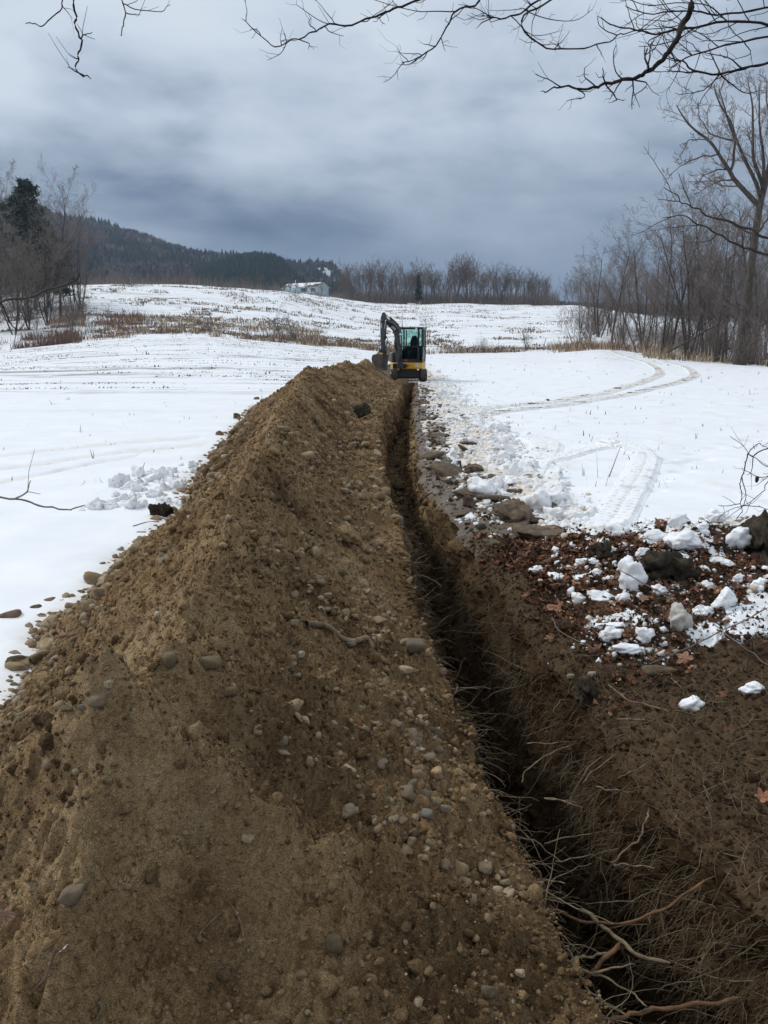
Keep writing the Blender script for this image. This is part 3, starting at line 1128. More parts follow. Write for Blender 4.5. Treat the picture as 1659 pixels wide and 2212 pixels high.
def prism_mesh(name, outline, depth, axis='y', bevel=0.01, at0=0.0):
    """outline in the plane across the axis, pulled along the axis"""
    bm = bmesh.new()
    def pos(a, b, d):
        return {'y': (a, d, b), 'x': (d, a, b), 'z': (a, b, d)}[axis]
    lo = [bm.verts.new(pos(a, b, at0 - depth / 2)) for a, b in outline]
    hi = [bm.verts.new(pos(a, b, at0 + depth / 2)) for a, b in outline]
    n = len(outline)
    bm.faces.new(lo)
    bm.faces.new(hi[::-1])
    for i in range(n):
        bm.faces.new((lo[i], hi[i], hi[(i + 1) % n], lo[(i + 1) % n]))
    bmesh.ops.recalc_face_normals(bm, faces=bm.faces)
    if bevel:
        bmesh.ops.bevel(bm, geom=list(bm.edges), offset=bevel, segments=1, affect='EDGES')
    me = bpy.data.meshes.new(name)
    bm.to_mesh(me)
    bm.free()
    return me


def beam_mesh(name, pts, widths, heights, side=(0, 1, 0), bevel=0.012):
    """a box beam swept along points; width is measured along «side»"""
    pts = [Vector(p) for p in pts]
    bm = bmesh.new()
    rings = []
    for i, p in enumerate(pts):
        t = (pts[min(i + 1, len(pts) - 1)] - pts[max(i - 1, 0)]).normalized()
        s = Vector(side).normalized()
        s = (s - t * s.dot(t)).normalized()
        nrm = t.cross(s).normalized()
        w = widths[i] / 2
        h = heights[i] / 2
        rings.append([bm.verts.new(p + s * a * w + nrm * b * h) for a, b in ((-1, -1), (1, -1), (1, 1), (-1, 1))])
    for a, b in zip(rings, rings[1:]):
        for k in range(4):
            bm.faces.new((a[k], a[(k + 1) % 4], b[(k + 1) % 4], b[k]))
    bm.faces.new(rings[0][::-1])
    bm.faces.new(rings[-1])
    bmesh.ops.recalc_face_normals(bm, faces=bm.faces)
    if bevel:
        bmesh.ops.bevel(bm, geom=list(bm.edges), offset=bevel, segments=1, affect='EDGES')
    me = bpy.data.meshes.new(name)
    bm.to_mesh(me)
    bm.free()
    return me


def rod_mesh(name, a, b, r, sides=12, r2=None):
    t = Tubes()
    a, b = np.array(a, float), np.array(b, float)
    d = (b - a) / np.linalg.norm(b - a)
    e = 1e-3
    r2 = r if r2 is None else r2
    t.add(np.array([a, a + d * e, b - d * e, b]), [r * 0.02, r, r2, r2 * 0.02], sides)
    return t.mesh(name)


def text_mesh(name, s, size, extrude=0.002):
    cu = bpy.data.curves.new(name, 'FONT')
    cu.body = s
    cu.size = size
    cu.extrude = extrude
    cu.align_x = 'CENTER'
    cu.align_y = 'CENTER'
    ob = bpy.data.objects.new(name, cu)
    COL.objects.link(ob)
    dg = bpy.context.evaluated_depsgraph_get()
    me = bpy.data.meshes.new_from_object(ob.evaluated_get(dg))
    bpy.data.objects.remove(ob)
    bpy.data.curves.remove(cu)
    me.name = name
    return me


BLACK = plain('black_paint', (0.013, 0.015, 0.018), 0.42, 0.5, vary=0.35)
BOOM = plain('charcoal_paint', (0.022, 0.026, 0.031), 0.40, 0.5, vary=0.3)
RUBBER = plain('track_rubber', (0.070, 0.054, 0.040), 0.9, 0.2, vary=0.5, bump=0.5)
YELLOW = plain('yellow_paint', (0.62, 0.33, 0.022), 0.45, 0.5, vary=0.14)
STEEL = plain('worn_steel', (0.105, 0.092, 0.078), 0.5, 0.5, metal=0.5, vary=0.4)
CHROME = plain('chrome_rod', (0.50, 0.51, 0.52), 0.25, 0.5, metal=1.0, vary=0.05)
SEATM = plain('seat_cloth', (0.020, 0.021, 0.023), 0.8, 0.3)
WHITE = plain('white_plate', (0.66, 0.68, 0.70), 0.5, 0.4, vary=0.06)
GREYP = plain('grey_plate', (0.30, 0.31, 0.33), 0.5, 0.4, vary=0.1)
REDL = plain('red_label', (0.40, 0.05, 0.04), 0.5, 0.4, vary=0.1)
LENS = plain('lamp_lens', (0.72, 0.76, 0.74), 0.2, 0.5, vary=0.05)
GLASS = glass_material()

DY = 36.3
EXO = on_z(881.8, 817.0, 0.0)
EXO = np.array([at(881.8, 817, DY)[0], DY, float(far_ground(1.2, DY)) + 0.02])


def ex(px, py, yl):
    """point of the digger from its place in the photograph's enlargement, yl metres behind its middle"""
    p = at(768.0 + 0.1323 * px, 647.3 + 0.1323 * py, DY + yl)
    return p - EXO


def build_digger():
    d = empty('mini_excavator', EXO)
    tag(d, 'black and yellow mini excavator with cab standing at the far end of the trench', 'excavator')
    # tracks
    L, H, Wd = 2.0, 0.52, 0.30
    prof = []
    for k in range(13):
        a = math.pi / 2 + math.pi * k / 12
        prof.append((-L / 2 + H / 2 + math.cos(a) * H / 2, H / 2 + math.sin(a) * H / 2))
    for k in range(13):
        a = -math.pi / 2 + math.pi * k / 12
        prof.append((L / 2 - H / 2 + math.cos(a) * H / 2, H / 2 + math.sin(a) * H / 2))
    lug = box_mesh('tread_lug', (Wd, 0.05, 0.035), 0.008, 1)
    lug.materials.append(RUBBER)
    # arc-length walk round the track
    P = np.array(prof + prof[:1])
    seg = np.linalg.norm(np.diff(P, axis=0), axis=1)
    acc = np.concatenate([[0], np.cumsum(seg)])
    for sx in (-0.67, 0.67):
        tr = link('track', prism_mesh('track', prof, Wd - 0.03, 'x', 0.01, sx), RUBBER, d)
        nl = 40
        for k in range(nl):
            s = acc[-1] * k / nl
            i = min(np.searchsorted(acc, s, 'right') - 1, len(seg) - 1)
            f = (s - acc[i]) / seg[i]
            q = P[i] * (1 - f) + P[i + 1] * f
            tn = (P[i + 1] - P[i]) / seg[i]
            link('tread_lug', lug, None, tr, (sx, q[0] , q[1]), (math.atan2(tn[1], tn[0]), 0, 0))
        link('sprocket', rod_mesh('sprocket', (sx - .165, L / 2 - H / 2, H / 2), (sx + .165, L / 2 - H / 2, H / 2), 0.16, 16), BLACK, tr)
        link('idler', rod_mesh('idler', (sx - .165, -L / 2 + H / 2, H / 2), (sx + .165, -L / 2 + H / 2, H / 2), 0.16, 16), BLACK, tr)
        V, F = lump(3, np.random.default_rng(3 + int(sx > 0)), q=9, flat=0.2, rough=0.05)
        me = mesh_from('snow_cap', V * np.array([0.15, 0.75, 0.10]) + np.array([sx, -0.1, H + 0.02]), F)
        link('snow_cap', me, SNOW, tr)
    # undercarriage and blade
    link('undercarriage', prism_mesh('undercarriage', [(-.52, .16), (.52, .16), (.52, .40), (.30, .60), (-.30, .60), (-.52, .40)], 1.1, 'y', 0.02), BLACK, d)
    link('slew_ring', rod_mesh('slew_ring', (0, 0, .58), (0, 0, .66), 0.40, 24), BLACK, d)
    bl = link('blade', prism_mesh('blade', [(1.06, .04), (1.16, .02), (1.21, .20), (1.16, .34), (1.12, .34), (1.14, .2)], 1.50, 'x', 0.006), BLACK, d)
    for sx in (-.35, .35):
        link('blade_arm', beam_mesh('blade_arm', [(sx, .50, .24), (sx, 1.12, .20)], [.08, .08], [.12, .12], (1, 0, 0)), BLACK, bl)
    V, F = lump(3, np.random.default_rng(9), q=8, flat=0.25, rough=0.06)
    link('snow_cap', mesh_from('snow_cap', V * np.array([.50, .07, .045]) + np.array([-0.05, 1.15, .345]), F), SNOW, bl)

    # upper works turned a little towards the left of the picture
    yaw = R(-9.0)
    Rz = Matrix.Rotation(yaw, 4, 'Z')

    def up(name, me, mat, parent):
        me.transform(Rz)
        return link(name, me, mat, parent)

    hb = up('body', prism_mesh('body', [(-.74, -.62), (-.60, -.80), (.58, -.80), (.72, -.66), (.74, .62), (.40, .98), (-.40, .98), (-.74, .62)], .28, 'z', 0.03, .70), YELLOW, d)
    up('front_panel', box_mesh('front_panel', (.62, .03, .20), .008, 1, None, (-.30, -.812, .69)), BLACK, hb)
    # emblem: dark round badge with a leaping animal cut in yellow
    up('badge', rod_mesh('badge', (.055, -.80, .70), (.055, -.817, .70), 0.062, 20), BLACK, hb)
    deer = [(-.040, -.018), (-.022, -.006), (-.012, .006), (.006, .010), (.020, .022), (.022, .036), (.030, .026), (.040, .022), (.030, .014), (.026, .002), (.040, -.012), (.030, -.010), (.014, -.006), (-.004, -.008), (-.018, -.022), (-.030, -.030)]
    up('emblem', prism_mesh('emblem', [(a + .055, b + .70) for a, b in deer], .004, 'y', 0, -.820), YELLOW, hb)
    me = text_mesh('lettering', 'D', 0.085)
    me.transform(Matrix.Translation((.185, -.803, .70)) @ Matrix.Rotation(math.pi / 2, 4, 'X'))
    up('lettering', me, BLACK, hb)
    pl = up('number_plate', box_mesh('number_plate', (.125, .012, .115), .004, 1, None, (.485, -.806, .71)), WHITE, hb)
    me = text_mesh('lettering', '35', 0.085)
    me.transform(Matrix.Translation((.485, -.8135, .71)) @ Matrix.Rotation(math.pi / 2, 4, 'X'))
    up('lettering', me, BLACK, pl)
    cov = up('engine_cover', prism_mesh('engine_cover', [(-.74, -.55), (-.66, -.70), (-.36, -.70), (-.36, .9), (-.45, .95), (-.74, .60)], .48, 'z', 0.05, 1.085), BLACK, d)
    up('rear_cover', prism_mesh('rear_cover', [(-.36, .74), (.74, .62), (.40, .98), (-.36, .95)], .62, 'z', 0.03, 1.155), BLACK, cov)

    # cab: posts, roof, panes, seat
    x0, x1, y0, y1, z0, z1 = -.33, .735, -.74, .72, .845, 2.40
    cab = up('cab', box_mesh('cab', (x1 - x0, y1 - y0, .06), .015, 1, None, ((x0 + x1) / 2, (y0 + y1) / 2, z0 + .03)), BLACK, d)
    up('roof', prism_mesh('roof', [(x0 - .03, y0 - .02), (x1 - .14, y0 - .02), (x1 + .02, y0 + .14), (x1 + .02, y1), (x0 - .03, y1)], .10, 'z', 0.03, z1 - .04), BLACK, cab)
    zz0, zz1 = z0 + .06, z1 - .09
    for (px, py, w, dd) in ((x0 + .03, y0 + .03, .07, .07), (x1 - .19, y0 + .035, .085, .08), (x1 - .035, y0 + .20, .075, .09), (x1 - .035, y1 - .05, .07, .09), (x0 + .03, y1 - .05, .07, .09), (x1 - .035, .02, .06, .07)):
        up('post', box_mesh('post', (w, dd, zz1 - zz0), .012, 1, None, (px, py, (zz0 + zz1) / 2)), BLACK, cab)
    fx0, fx1 = x0 + .067, x1 - .235
    up('window_bar', box_mesh('window_bar', (.055, .03, .72), .006, 1, None, (-.01, y0 + .045, 1.93)), BLACK, cab)
    up('window_bar', box_mesh('window_bar', (fx1 - fx0, .035, .045), .006, 1, None, ((fx0 + fx1) / 2, y0 + .045, 1.545)), BLACK, cab)
    up('window_pane', box_mesh('window_pane', (-.04 - fx0, .008, .735), 0, 1, None, ((fx0 - .04) / 2, y0 + .04, 1.94)), GLASS, cab)
    up('window_pane', box_mesh('window_pane', (fx1 - .02, .008, .735), 0, 1, None, ((fx1 + .02) / 2, y0 + .04, 1.94)), GLASS, cab)
    up('window_pane', box_mesh('window_pane', (fx1 - fx0, .008, .60), 0, 1, None, ((fx0 + fx1) / 2, y0 + .04, 1.22)), GLASS, cab)
    up('kick_panel', box_mesh('kick_panel', (fx1 - fx0 + .02, .02, .16), .004, 1, None, ((fx0 + fx1) / 2, y0 + .03, z0 + .08)), BLACK, cab)
    up('warning_label', box_mesh('warning_label', (.15, .006, .085), 0, 1, None, (-.03, y0 + .012, z0 + .085)), REDL, cab)
    # corner quarter pane and side door
    qx, qy = x1 - .09, y0 + .095
    me = box_mesh('window_pane', (.10, .008, 1.30), 0, 1)
    me.transform(Matrix.Translation((qx, qy + .02, 1.62)) @ Matrix.Rotation(R(48), 4, 'Z'))
    up('window_pane', me, GLASS, cab)
    dr = up('door', prism_mesh('door', [(y0 + .24, z0 + .05), (.0, z0 + .05), (.0, 1.50), (y0 + .24, 1.50)], .04, 'x', .008, x1 - .03), BLACK, cab)
    up('window_pane', prism_mesh('window_pane', [(y0 + .24, 1.50), (-.01, 1.50), (-.01, zz1), (y0 + .24, zz1)], .008, 'x', 0, x1 - .03), GLASS, dr)
    t = Tubes()
    t.add(smooth_path([(x1 - .01, y0 + .10, 1.02), (x1 + .03, y0 + .10, 1.16), (x1 + .05, y0 + .13, 1.40), (x1 + .01, y0 + .16, 1.52)], 10), .014, 8)
    up('hand_rail', t.mesh('hand_rail'), CHROME, dr)
    up('window_pane', prism_mesh('window_pane', [(.05, 1.30), (y1 - .10, 1.30), (y1 - .10, zz1), (.05, zz1)], .008, 'x', 0, x1 - .03), GLASS, cab)
    up('side_panel', prism_mesh('side_panel', [(.05, z0 + .05), (y1 - .10, z0 + .05), (y1 - .10, 1.30), (.05, 1.30)], .03, 'x', .006, x1 - .035), BLACK, cab)
    up('window_pane', box_mesh('window_pane', (x1 - x0 - .15, .008, .72), 0, 1, None, ((x0 + x1) / 2, y1 - .05, 1.94)), GLASS, cab)
    up('window_pane', prism_mesh('window_pane', [(y0 + .07, 1.35), (y1 - .10, 1.35), (y1 - .10, zz1), (y0 + .07, zz1)], .008, 'x', 0, x0 + .03), GLASS, cab)
    up('side_panel', prism_mesh('side_panel', [(y0 + .07, z0 + .05), (y1 - .10, z0 + .05), (y1 - .10, 1.35), (y0 + .07, 1.35)], .03, 'x', .006, x0 + .03), BLACK, cab)
    up('rear_panel', box_mesh('rear_panel', (x1 - x0 - .15, .03, .72), .004, 1, None, ((x0 + x1) / 2, y1 - .05, 1.22)), BLACK, cab)
    st = up('seat', box_mesh('seat', (.46, .46, .14), .05, 2, None, (.23, .18, 1.30)), SEATM, cab)
    up('backrest', prism_mesh('backrest', [(.02, 1.34), (.44, 1.34), (.42, 1.80), (.34, 1.97), (.30, 2.03), (.16, 2.03), (.10, 1.97), (.04, 1.80)], .13, 'y', .03, .44), SEATM, st)
    for sx in (.02, .44):
        up('control_stand', box_mesh('control_stand', (.11, .36, .26), .03, 1, None, (sx, -.02, 1.33)), SEATM, st)
        up('lever', rod_mesh('lever', (sx, -.14, 1.45), (sx + .01, -.20, 1.66), .017, 8), BLACK, st)
    for sx in (.05, .19):
        up('foot_lever', rod_mesh('foot_lever', (sx, -.40, .92), (sx, -.52, 1.36), .013, 8), BLACK, cab)
    up('work_lamp', rod_mesh('work_lamp', (.445, y0 - .03, 2.335), (.445, y0 + .03, 2.335), .045, 16), LENS, cab)

    # boom, arm and bucket, reaching left and towards the camera
    side = (0.55, 0.83, 0.0)
    sw = link('swing_bracket', prism_mesh('swing_bracket', [(-.53, .58), (-.27, .58), (-.25, .74), (-.33, .98), (-.47, .98), (-.55, .74)], .34, 'y', .02, -.95), BOOM, d)
    foot = ex(708, 1010, -1.02)
    b1 = ex(703, 760, -1.20)
    b2 = ex(697, 590, -1.32)
    b3 = ex(672, 480, -1.44)
    b4 = ex(590, 402, -1.62)
    b5 = ex(498, 345, -1.80)
    boom = link('boom', beam_mesh('boom', [foot, b1, b2, b3, b4, b5], [.20, .22, .22, .22, .20, .17], [.20, .27, .29, .33, .27, .17], side, .014), BOOM, d)
    top = ex(463, 208, -1.80)
    bot = ex(450, 842, -1.98)
    piv = ex(462, 345, -1.82)
    midp = ex(452, 600, -1.92)
    arm = link('arm', beam_mesh('arm', [top, (top + piv) / 2, piv, midp, bot], [.10, .15, .17, .15, .13], [.10, .22, .27, .21, .15], side, .012), BOOM, d)
    link('pivot_pin', rod_mesh('pivot_pin', piv - np.array([.12, .16, 0]), piv + np.array([.09, .13, 0]), .05, 12), STEEL, arm)
    c0 = ex(700, 420, -1.42)
    c1 = ex(566, 300, -1.66)
    c2 = ex(492, 243, -1.79)
    cy = link('arm_cylinder', rod_mesh('arm_cylinder', c0, c1, .052, 12), BLACK, boom)
    link('piston', rod_mesh('piston', c1, c2, .026, 10), CHROME, cy)
    e0 = ex(727, 1000, -1.20)
    e1 = ex(733, 760, -1.34)
    e2 = ex(728, 600, -1.44)
    cy2 = link('boom_cylinder', rod_mesh('boom_cylinder', e0, e1, .055, 12), BLACK, boom)
    link('piston', rod_mesh('piston', e1, e2, .03, 10), CHROME, cy2)
    link('boom_lamp', rod_mesh('boom_lamp', ex(733, 566, -1.62), ex(733, 566, -1.52), .052, 16), LENS, boom)
    g0 = ex(503, 330, -1.95)
    g1 = ex(484, 430, -1.98)
    g2 = ex(484, 640, -2.02)
    g3 = ex(497, 780, -2.04)
    cy3 = link('bucket_cylinder', rod_mesh('bucket_cylinder', g1, g2, .045, 12), BLACK, arm)
    t = Tubes()
    t.add(smooth_path([g0, ex(488, 350, -1.98), g1, g2], 14), .016, 8)
    link('steel_pipe', t.mesh('steel_pipe'), CHROME, arm)
    link('piston', rod_mesh('piston', g2, g3, .024, 10), CHROME, cy3)
    t = Tubes()
    t.add(smooth_path([ex(498, 620, -2.0), ex(522, 640, -2.02), ex(526, 690, -2.02), ex(512, 745, -2.0)], 12), .017, 6)
    link('hose', t.mesh('hose'), BLACK, arm)
    t = Tubes()
    t.add(smooth_path([ex(655, 700, -1.3), ex(632, 712, -1.3), ex(634, 770, -1.28), ex(664, 830, -1.2)], 12), .017, 6)
    t.add(smooth_path([ex(660, 690, -1.3), ex(644, 704, -1.3), ex(646, 770, -1.28), ex(670, 850, -1.2)], 12), .015, 6)
    link('hose', t.mesh('hose'), BLACK, boom)
    # decals on boom and arm
    ct = (b3 * 0.42 + b4 * 0.58)
    tdir = Vector(b4 - b3).normalized()
    sdir = (Vector(side).normalized() - tdir * Vector(side).normalized().dot(tdir)).normalized() * -1.0
    ndir = tdir.cross(sdir)
    M = Matrix((tdir * -1, sdir.cross(tdir * -1), sdir)).transposed().to_4x4()
    M.translation = Vector(ct) + sdir * 0.108
    me = box_mesh('decal', (.24, .11, .006), 0)
    me.transform(M)
    dc = link('decal', me, WHITE, boom)
    me = text_mesh('lettering', 'DEERE', 0.068)
    M2 = M.copy()
    M2.translation = Vector(ct) + sdir * 0.112
    me.transform(M2)
    link('lettering', me, BLACK, dc)
    for (px_, py_, hh) in ((428, 390, .20), (478, 690, .12)):
        q = Vector(ex(px_, py_, -1.88)) + sdir * 0.13
        me = box_mesh('decal', (.055, .006, hh), 0)
        me.transform(Matrix.Translation(q) @ Matrix.Rotation(R(-33), 4, 'Z'))
        link('decal', me, GREYP, arm)
    # linkage
    l0, l1 = ex(440, 760, -1.97), ex(500, 790, -2.04)
    link('link_arm', beam_mesh('link_arm', [l0, l1], [.12, .12], [.06, .06], side, .006), BOOM, arm)
    link('link_arm', beam_mesh('link_arm', [l1, ex(505, 880, -2.0)], [.12, .12], [.07, .06], side, .006), STEEL, arm)
    link('coupler', beam_mesh('coupler', [ex(400, 820, -1.98), ex(505, 860, -1.98)], [.22, .22], [.10, .13], side, .01), BOOM, arm)
    # bucket: curved back plate between two cheek plates
    prof = [(330, 900), (316, 950), (320, 1010), (345, 1065), (395, 1110), (466, 1142)]
    pr = [ex(a, b, -1.98) for a, b in prof]
    pr = smooth_path(pr, 14)
    hw = 0.23
    sv = np.array(Vector(side).normalized())
    ring = []
    bm = bmesh.new()
    th = 0.02
    cen = pr.mean(0) + np.array([.12, 0, .05])
    rows = []
    for p in pr:
        inw = cen - p
        inw -= sv * inw.dot(sv)
        inw = inw / np.linalg.norm(inw) * th
        rows.append([bm.verts.new(q) for q in (p - sv * hw, p + sv * hw, p + sv * hw + inw, p - sv * hw + inw)])
    for a, b in zip(rows, rows[1:]):
        for k in range(4):
            bm.faces.new((a[k], a[(k + 1) % 4], b[(k + 1) % 4], b[k]))
    bm.faces.new(rows[0][::-1])
    bm.faces.new(rows[-1])
    for s in (-1, 1):
        off = sv * (hw + (0.0 if s > 0 else -2 * hw))
        rim = [pr[i] for i in range(len(pr))] + [ex(490, 905, -1.98), ex(420, 880, -1.98)]
        o1 = [bm.verts.new(q + sv * hw * s) for q in rim]
        o2 = [bm.verts.new(q + sv * (hw * s + 0.02 * s)) for q in rim]
        bm.faces.new(o1)
        bm.faces.new(o2[::-1])
        for i in range(len(rim)):
            j = (i + 1) % len(rim)
            bm.faces.new((o1[i], o1[j], o2[j], o2[i]))
    bmesh.ops.recalc_face_normals(bm, faces=bm.faces)
    me = bpy.data.meshes.new('bucket')
    bm.to_mesh(me)
    bm.free()
    bk = link('bucket', me, STEEL, d)
    tip = pr[-1]
    dirv = (pr[-1] - pr[-2]) / np.linalg.norm(pr[-1] - pr[-2])
    for k in range(4):
        c = tip + sv * hw * (-0.85 + 0.567 * k)
        link('tooth', beam_mesh('tooth', [c - dirv * .05, c + dirv * .10], [.055, .035], [.04, .012], side, .003), STEEL, bk)
    link('bucket_ear', beam_mesh('bucket_ear', [ex(375, 885, -1.98), ex(442, 885, -1.98)], [.30, .30], [.05, .05], side, .006), YELLOW, bk)
    return d


build_digger()


# ------------------------------------------------------------------ house behind the hill
def build_house():
    HY = 330.0
    base = at(686, 634.0, HY)
    sc = HY / FOC / 1.0
    SID = material('pale_siding', 0.7, 0.3)
    m, w, b = SID
    p = w.new('ShaderNodeTexCoord').outputs['Object']
    zz = w.new('ShaderNodeSeparateXYZ')
    w.put(zz.inputs[0], p)
    lap = w.math('FRACT', w.math('MULTIPLY', zz.outputs['Z'], 6.0))
    w.put(b.inputs['Base Color'], w.mix(1.0, w.ramp(lap, [(0.0, 0.86), (0.15, 1.0), (1.0, 1.0)]), (0.58, 0.77, 0.84), 'MULTIPLY'))
    ROOFM = plain('shingles', (0.085, 0.09, 0.105), 0.85, 0.2, vary=0.3)
    SHUT = plain('dark_shutter', (0.012, 0.030, 0.032), 0.6, 0.3)
    PANE = plain('dark_pane', (0.02, 0.025, 0.03), 0.15, 0.6)
    TRIM = plain('white_trim', (0.70, 0.73, 0.76), 0.6, 0.3, vary=0.05)
    SNOWR = MATS['snow_lump']
    h = empty('house', base, R(-33))
    tag(h, 'pale blue house with snow on its dark roof behind the brow of the hill', 'house')
    # local x = along the house (towards picture left), local y = depth, gable at x = 0
    Lh, Dh, ew, rh = 19.0, 7.6, 2.7, 4.5
    link('wall', prism_mesh('wall', [(0, -.8), (Dh, -.8), (Dh, ew), (Dh / 2, rh - .08), (0, ew)], Lh, 'x', 0, -Lh / 2), m, h)
    def slab(name, y0, z0, y1, z1, t, xa, xb, mat, par):
        n = np.array([-(z1 - z0), (y1 - y0)])
        n = n / np.linalg.norm(n) * t
        if n[1] < 0:
            n = -n
        return link(name, prism_mesh(name, [(y0, z0), (y1, z1), (y1 + n[0], z1 + n[1]), (y0 + n[0], z0 + n[1])], xb - xa, 'x', 0, (xa + xb) / 2), mat, par)
    ov = .35
    sl = (rh - ew) / (Dh / 2)
    rf = slab('roof', -ov, ew - ov * sl, Dh / 2, rh, .12, -Lh - .3, .3, ROOFM, h)
    slab('roof_slope', Dh + ov, ew - ov * sl, Dh / 2, rh, .12, -Lh - .3, .3, ROOFM, rf)
    # snow still lying along the ridge, melted near the eave at the gable end
    t0 = .125
    def snowpatch(xa, xb, ta, tb):
        ya, yb = -ov + (Dh / 2 + ov) * ta, -ov + (Dh / 2 + ov) * tb
        za, zb = ew - ov * sl + (rh - ew + ov * sl) * ta + t0, ew - ov * sl + (rh - ew + ov * sl) * tb + t0
        slab('roof_snow', ya, za, yb, zb, .12, xa, xb, SNOWR, rf)
    snowpatch(-13.0, -.5, .72, 1.0)
    snowpatch(-12.4, -3.2, .45, .72)
    snowpatch(-10.8, -6.0, .12, .45)
    snowpatch(-18.9, -13.6, .62, 1.0)
    for yy0, zz0, yy1, zz1 in ((-ov, ew - ov * sl, Dh / 2, rh), (Dh + ov, ew - ov * sl, Dh / 2, rh)):
        slab('fascia', yy0, zz0 - .2, yy1, zz1 - .2, .3, .3, .36, TRIM, rf)
    link('gutter', box_mesh('gutter', (Lh + .6, .10, .16), 0, 1, None, (-Lh / 2, -ov - .05, ew - ov * sl + .02)), TRIM, rf)
    for xw, ww in ((-2.3, 1.0), (-6.4, .9), (-7.9, .9), (-12.4, .9), (-16.8, 1.6)):
        wf = link('window', box_mesh('window', (ww + .2, .08, 1.55), 0, 1, None, (xw, -.05, 1.55)), TRIM, h)
        link('pane', box_mesh('pane', (ww, .05, .66), 0, 1, None, (xw, -.085, 1.90)), PANE, wf)
        link('pane', box_mesh('pane', (ww, .05, .62), 0, 1, None, (xw, -.085, 1.18)), PANE, wf)
        for s in (-1, 1):
            link('shutter', box_mesh('shutter', (.45, .06, 1.6), 0, 1, None, (xw + s * (ww / 2 + .36), -.06, 1.55)), SHUT, wf)
    # cross gable with a snowy roof and a vent pipe
    pg = link('porch', prism_mesh('porch', [(-15.6, -.8), (-11.2, -.8), (-11.2, 2.4), (-13.4, 3.6), (-15.6, 2.4)], 2.2, 'y', 0, -1.12), m, h)
    for s in (-1, 1):
        xa, xb = -13.4 + s * 2.6, -13.4
        pts = [(xa, 2.25), (xb, 3.75), (xb, 3.92), (xa, 2.42)]
        link('porch_roof', prism_mesh('porch_roof', pts, 3.0, 'y', 0, -1.0), SNOWR if s > 0 else ROOFM, pg)
    link('vent_pipe', rod_mesh('vent_pipe', (-12.6, 1.2, 3.2), (-12.6, 1.2, 5.9), .12, 8), TRIM, rf)


build_house()


def post(name, u, v, y, h, label, cat, lean=0.0, r=0.05):
    p = at(u, v, y)
    p[2] = float(surface([p[0]], [y])[0]) if y < FIELD_END else float(far_ground(p[0], y))
    t = Tubes()
    t.add([(0, 0, -.3), (lean * .5, 0, h * .5), (lean, 0, h), (lean, 0, h + .004)], [r, r, r * .9, r * .1], 6)
    tag(link(name, t.mesh(name), PALEBARK, None, p), label, cat)


post('fence_post', 76, 745, 93, 1.5, 'pale wooden post in the red brush at the left end of the field', 'post')
post('fence_post', 992, 669, 230, 1.6, 'short grey post standing on the brow of the right hand field', 'post')
post('fence_post', 1172, 760, 96, 1.6, 'leaning thin stake in the dry brush right of the digger', 'post', .35, .045)
post('utility_pole', 644, 632, 300, 8.0, 'tall thin pole standing left of the pale blue house', 'pole', 0, .14)

# ------------------------------------------------------------------ stones on the heap
def crag(V, g, amp):
    """break a smooth body into knobs and hollows"""
    o = g.uniform(0, 50, 6)
    n1 = gnoise(V[:, 0] * 1.9 + o[0], V[:, 1] * 1.9 + V[:, 2] * 1.3 + o[1], 901) + gnoise(V[:, 2] * 2.1 + o[2], V[:, 0] * 1.4 - V[:, 1] + o[3], 902)
    n2 = np.abs(gnoise(V[:, 0] * 4.6 + V[:, 2] * 2 + o[4], V[:, 1] * 4.6 + V[:, 2] * 2.5 + o[5], 903))
    n3 = gnoise(V[:, 0] * 10 + V[:, 2] * 6, V[:, 1] * 10 - V[:, 2] * 7, 904)
    return V * (1 + amp * n1 - amp * .9 * n2 + amp * .22 * n3)[:, None]


rs = np.random.default_rng(5)
STONES = []
for i in range(22):
    V, F = lump(3, rs, q=rs.uniform(5, 16), nplanes=int(rs.integers(5, 12)), flat=rs.uniform(.35, .85), rough=rs.uniform(0, .03))
    me = mesh_from('stone', V, F)
    me.materials.append(STONE)
    STONES.append(me)
STONE_LO = [lump(2, rs, q=rs.uniform(4, 7), flat=rs.uniform(.55, .85)) for _ in range(8)]
STONE_TINY = [lump(1, np.random.default_rng(70 + i), q=6, flat=.7) for i in range(8)]
CLOD_LO = [lump(1, rs, q=3.5, flat=rs.uniform(.6, .9), jit=.5) for _ in range(10)]
CLOD_MID = [lump(2, rs, q=4, flat=rs.uniform(.6, .9), rough=.09, jit=.45) for _ in range(8)]


def stone_mat(name, col):
    if name in MATS:
        return MATS[name]
    lo = tuple(c * .6 for c in col)
    hi = tuple(min(1, c * 1.25) for c in col)
    m = rock_material(name, [(0.3, lo), (0.55, col), (0.72, hi)], 9.0)
    w = NT(m.node_tree)
    b = m.node_tree.nodes['Principled BSDF']
    src = b.inputs['Base Color'].links[0].from_socket
    n = w.noise(w.new('ShaderNodeTexCoord').outputs['Object'], 1.5, 5.0, .7)
    w.put(b.inputs['Base Color'], w.mix(w.maprange(n, .44, .62, .05, .8), src, (.24, .165, .085)))
    return m


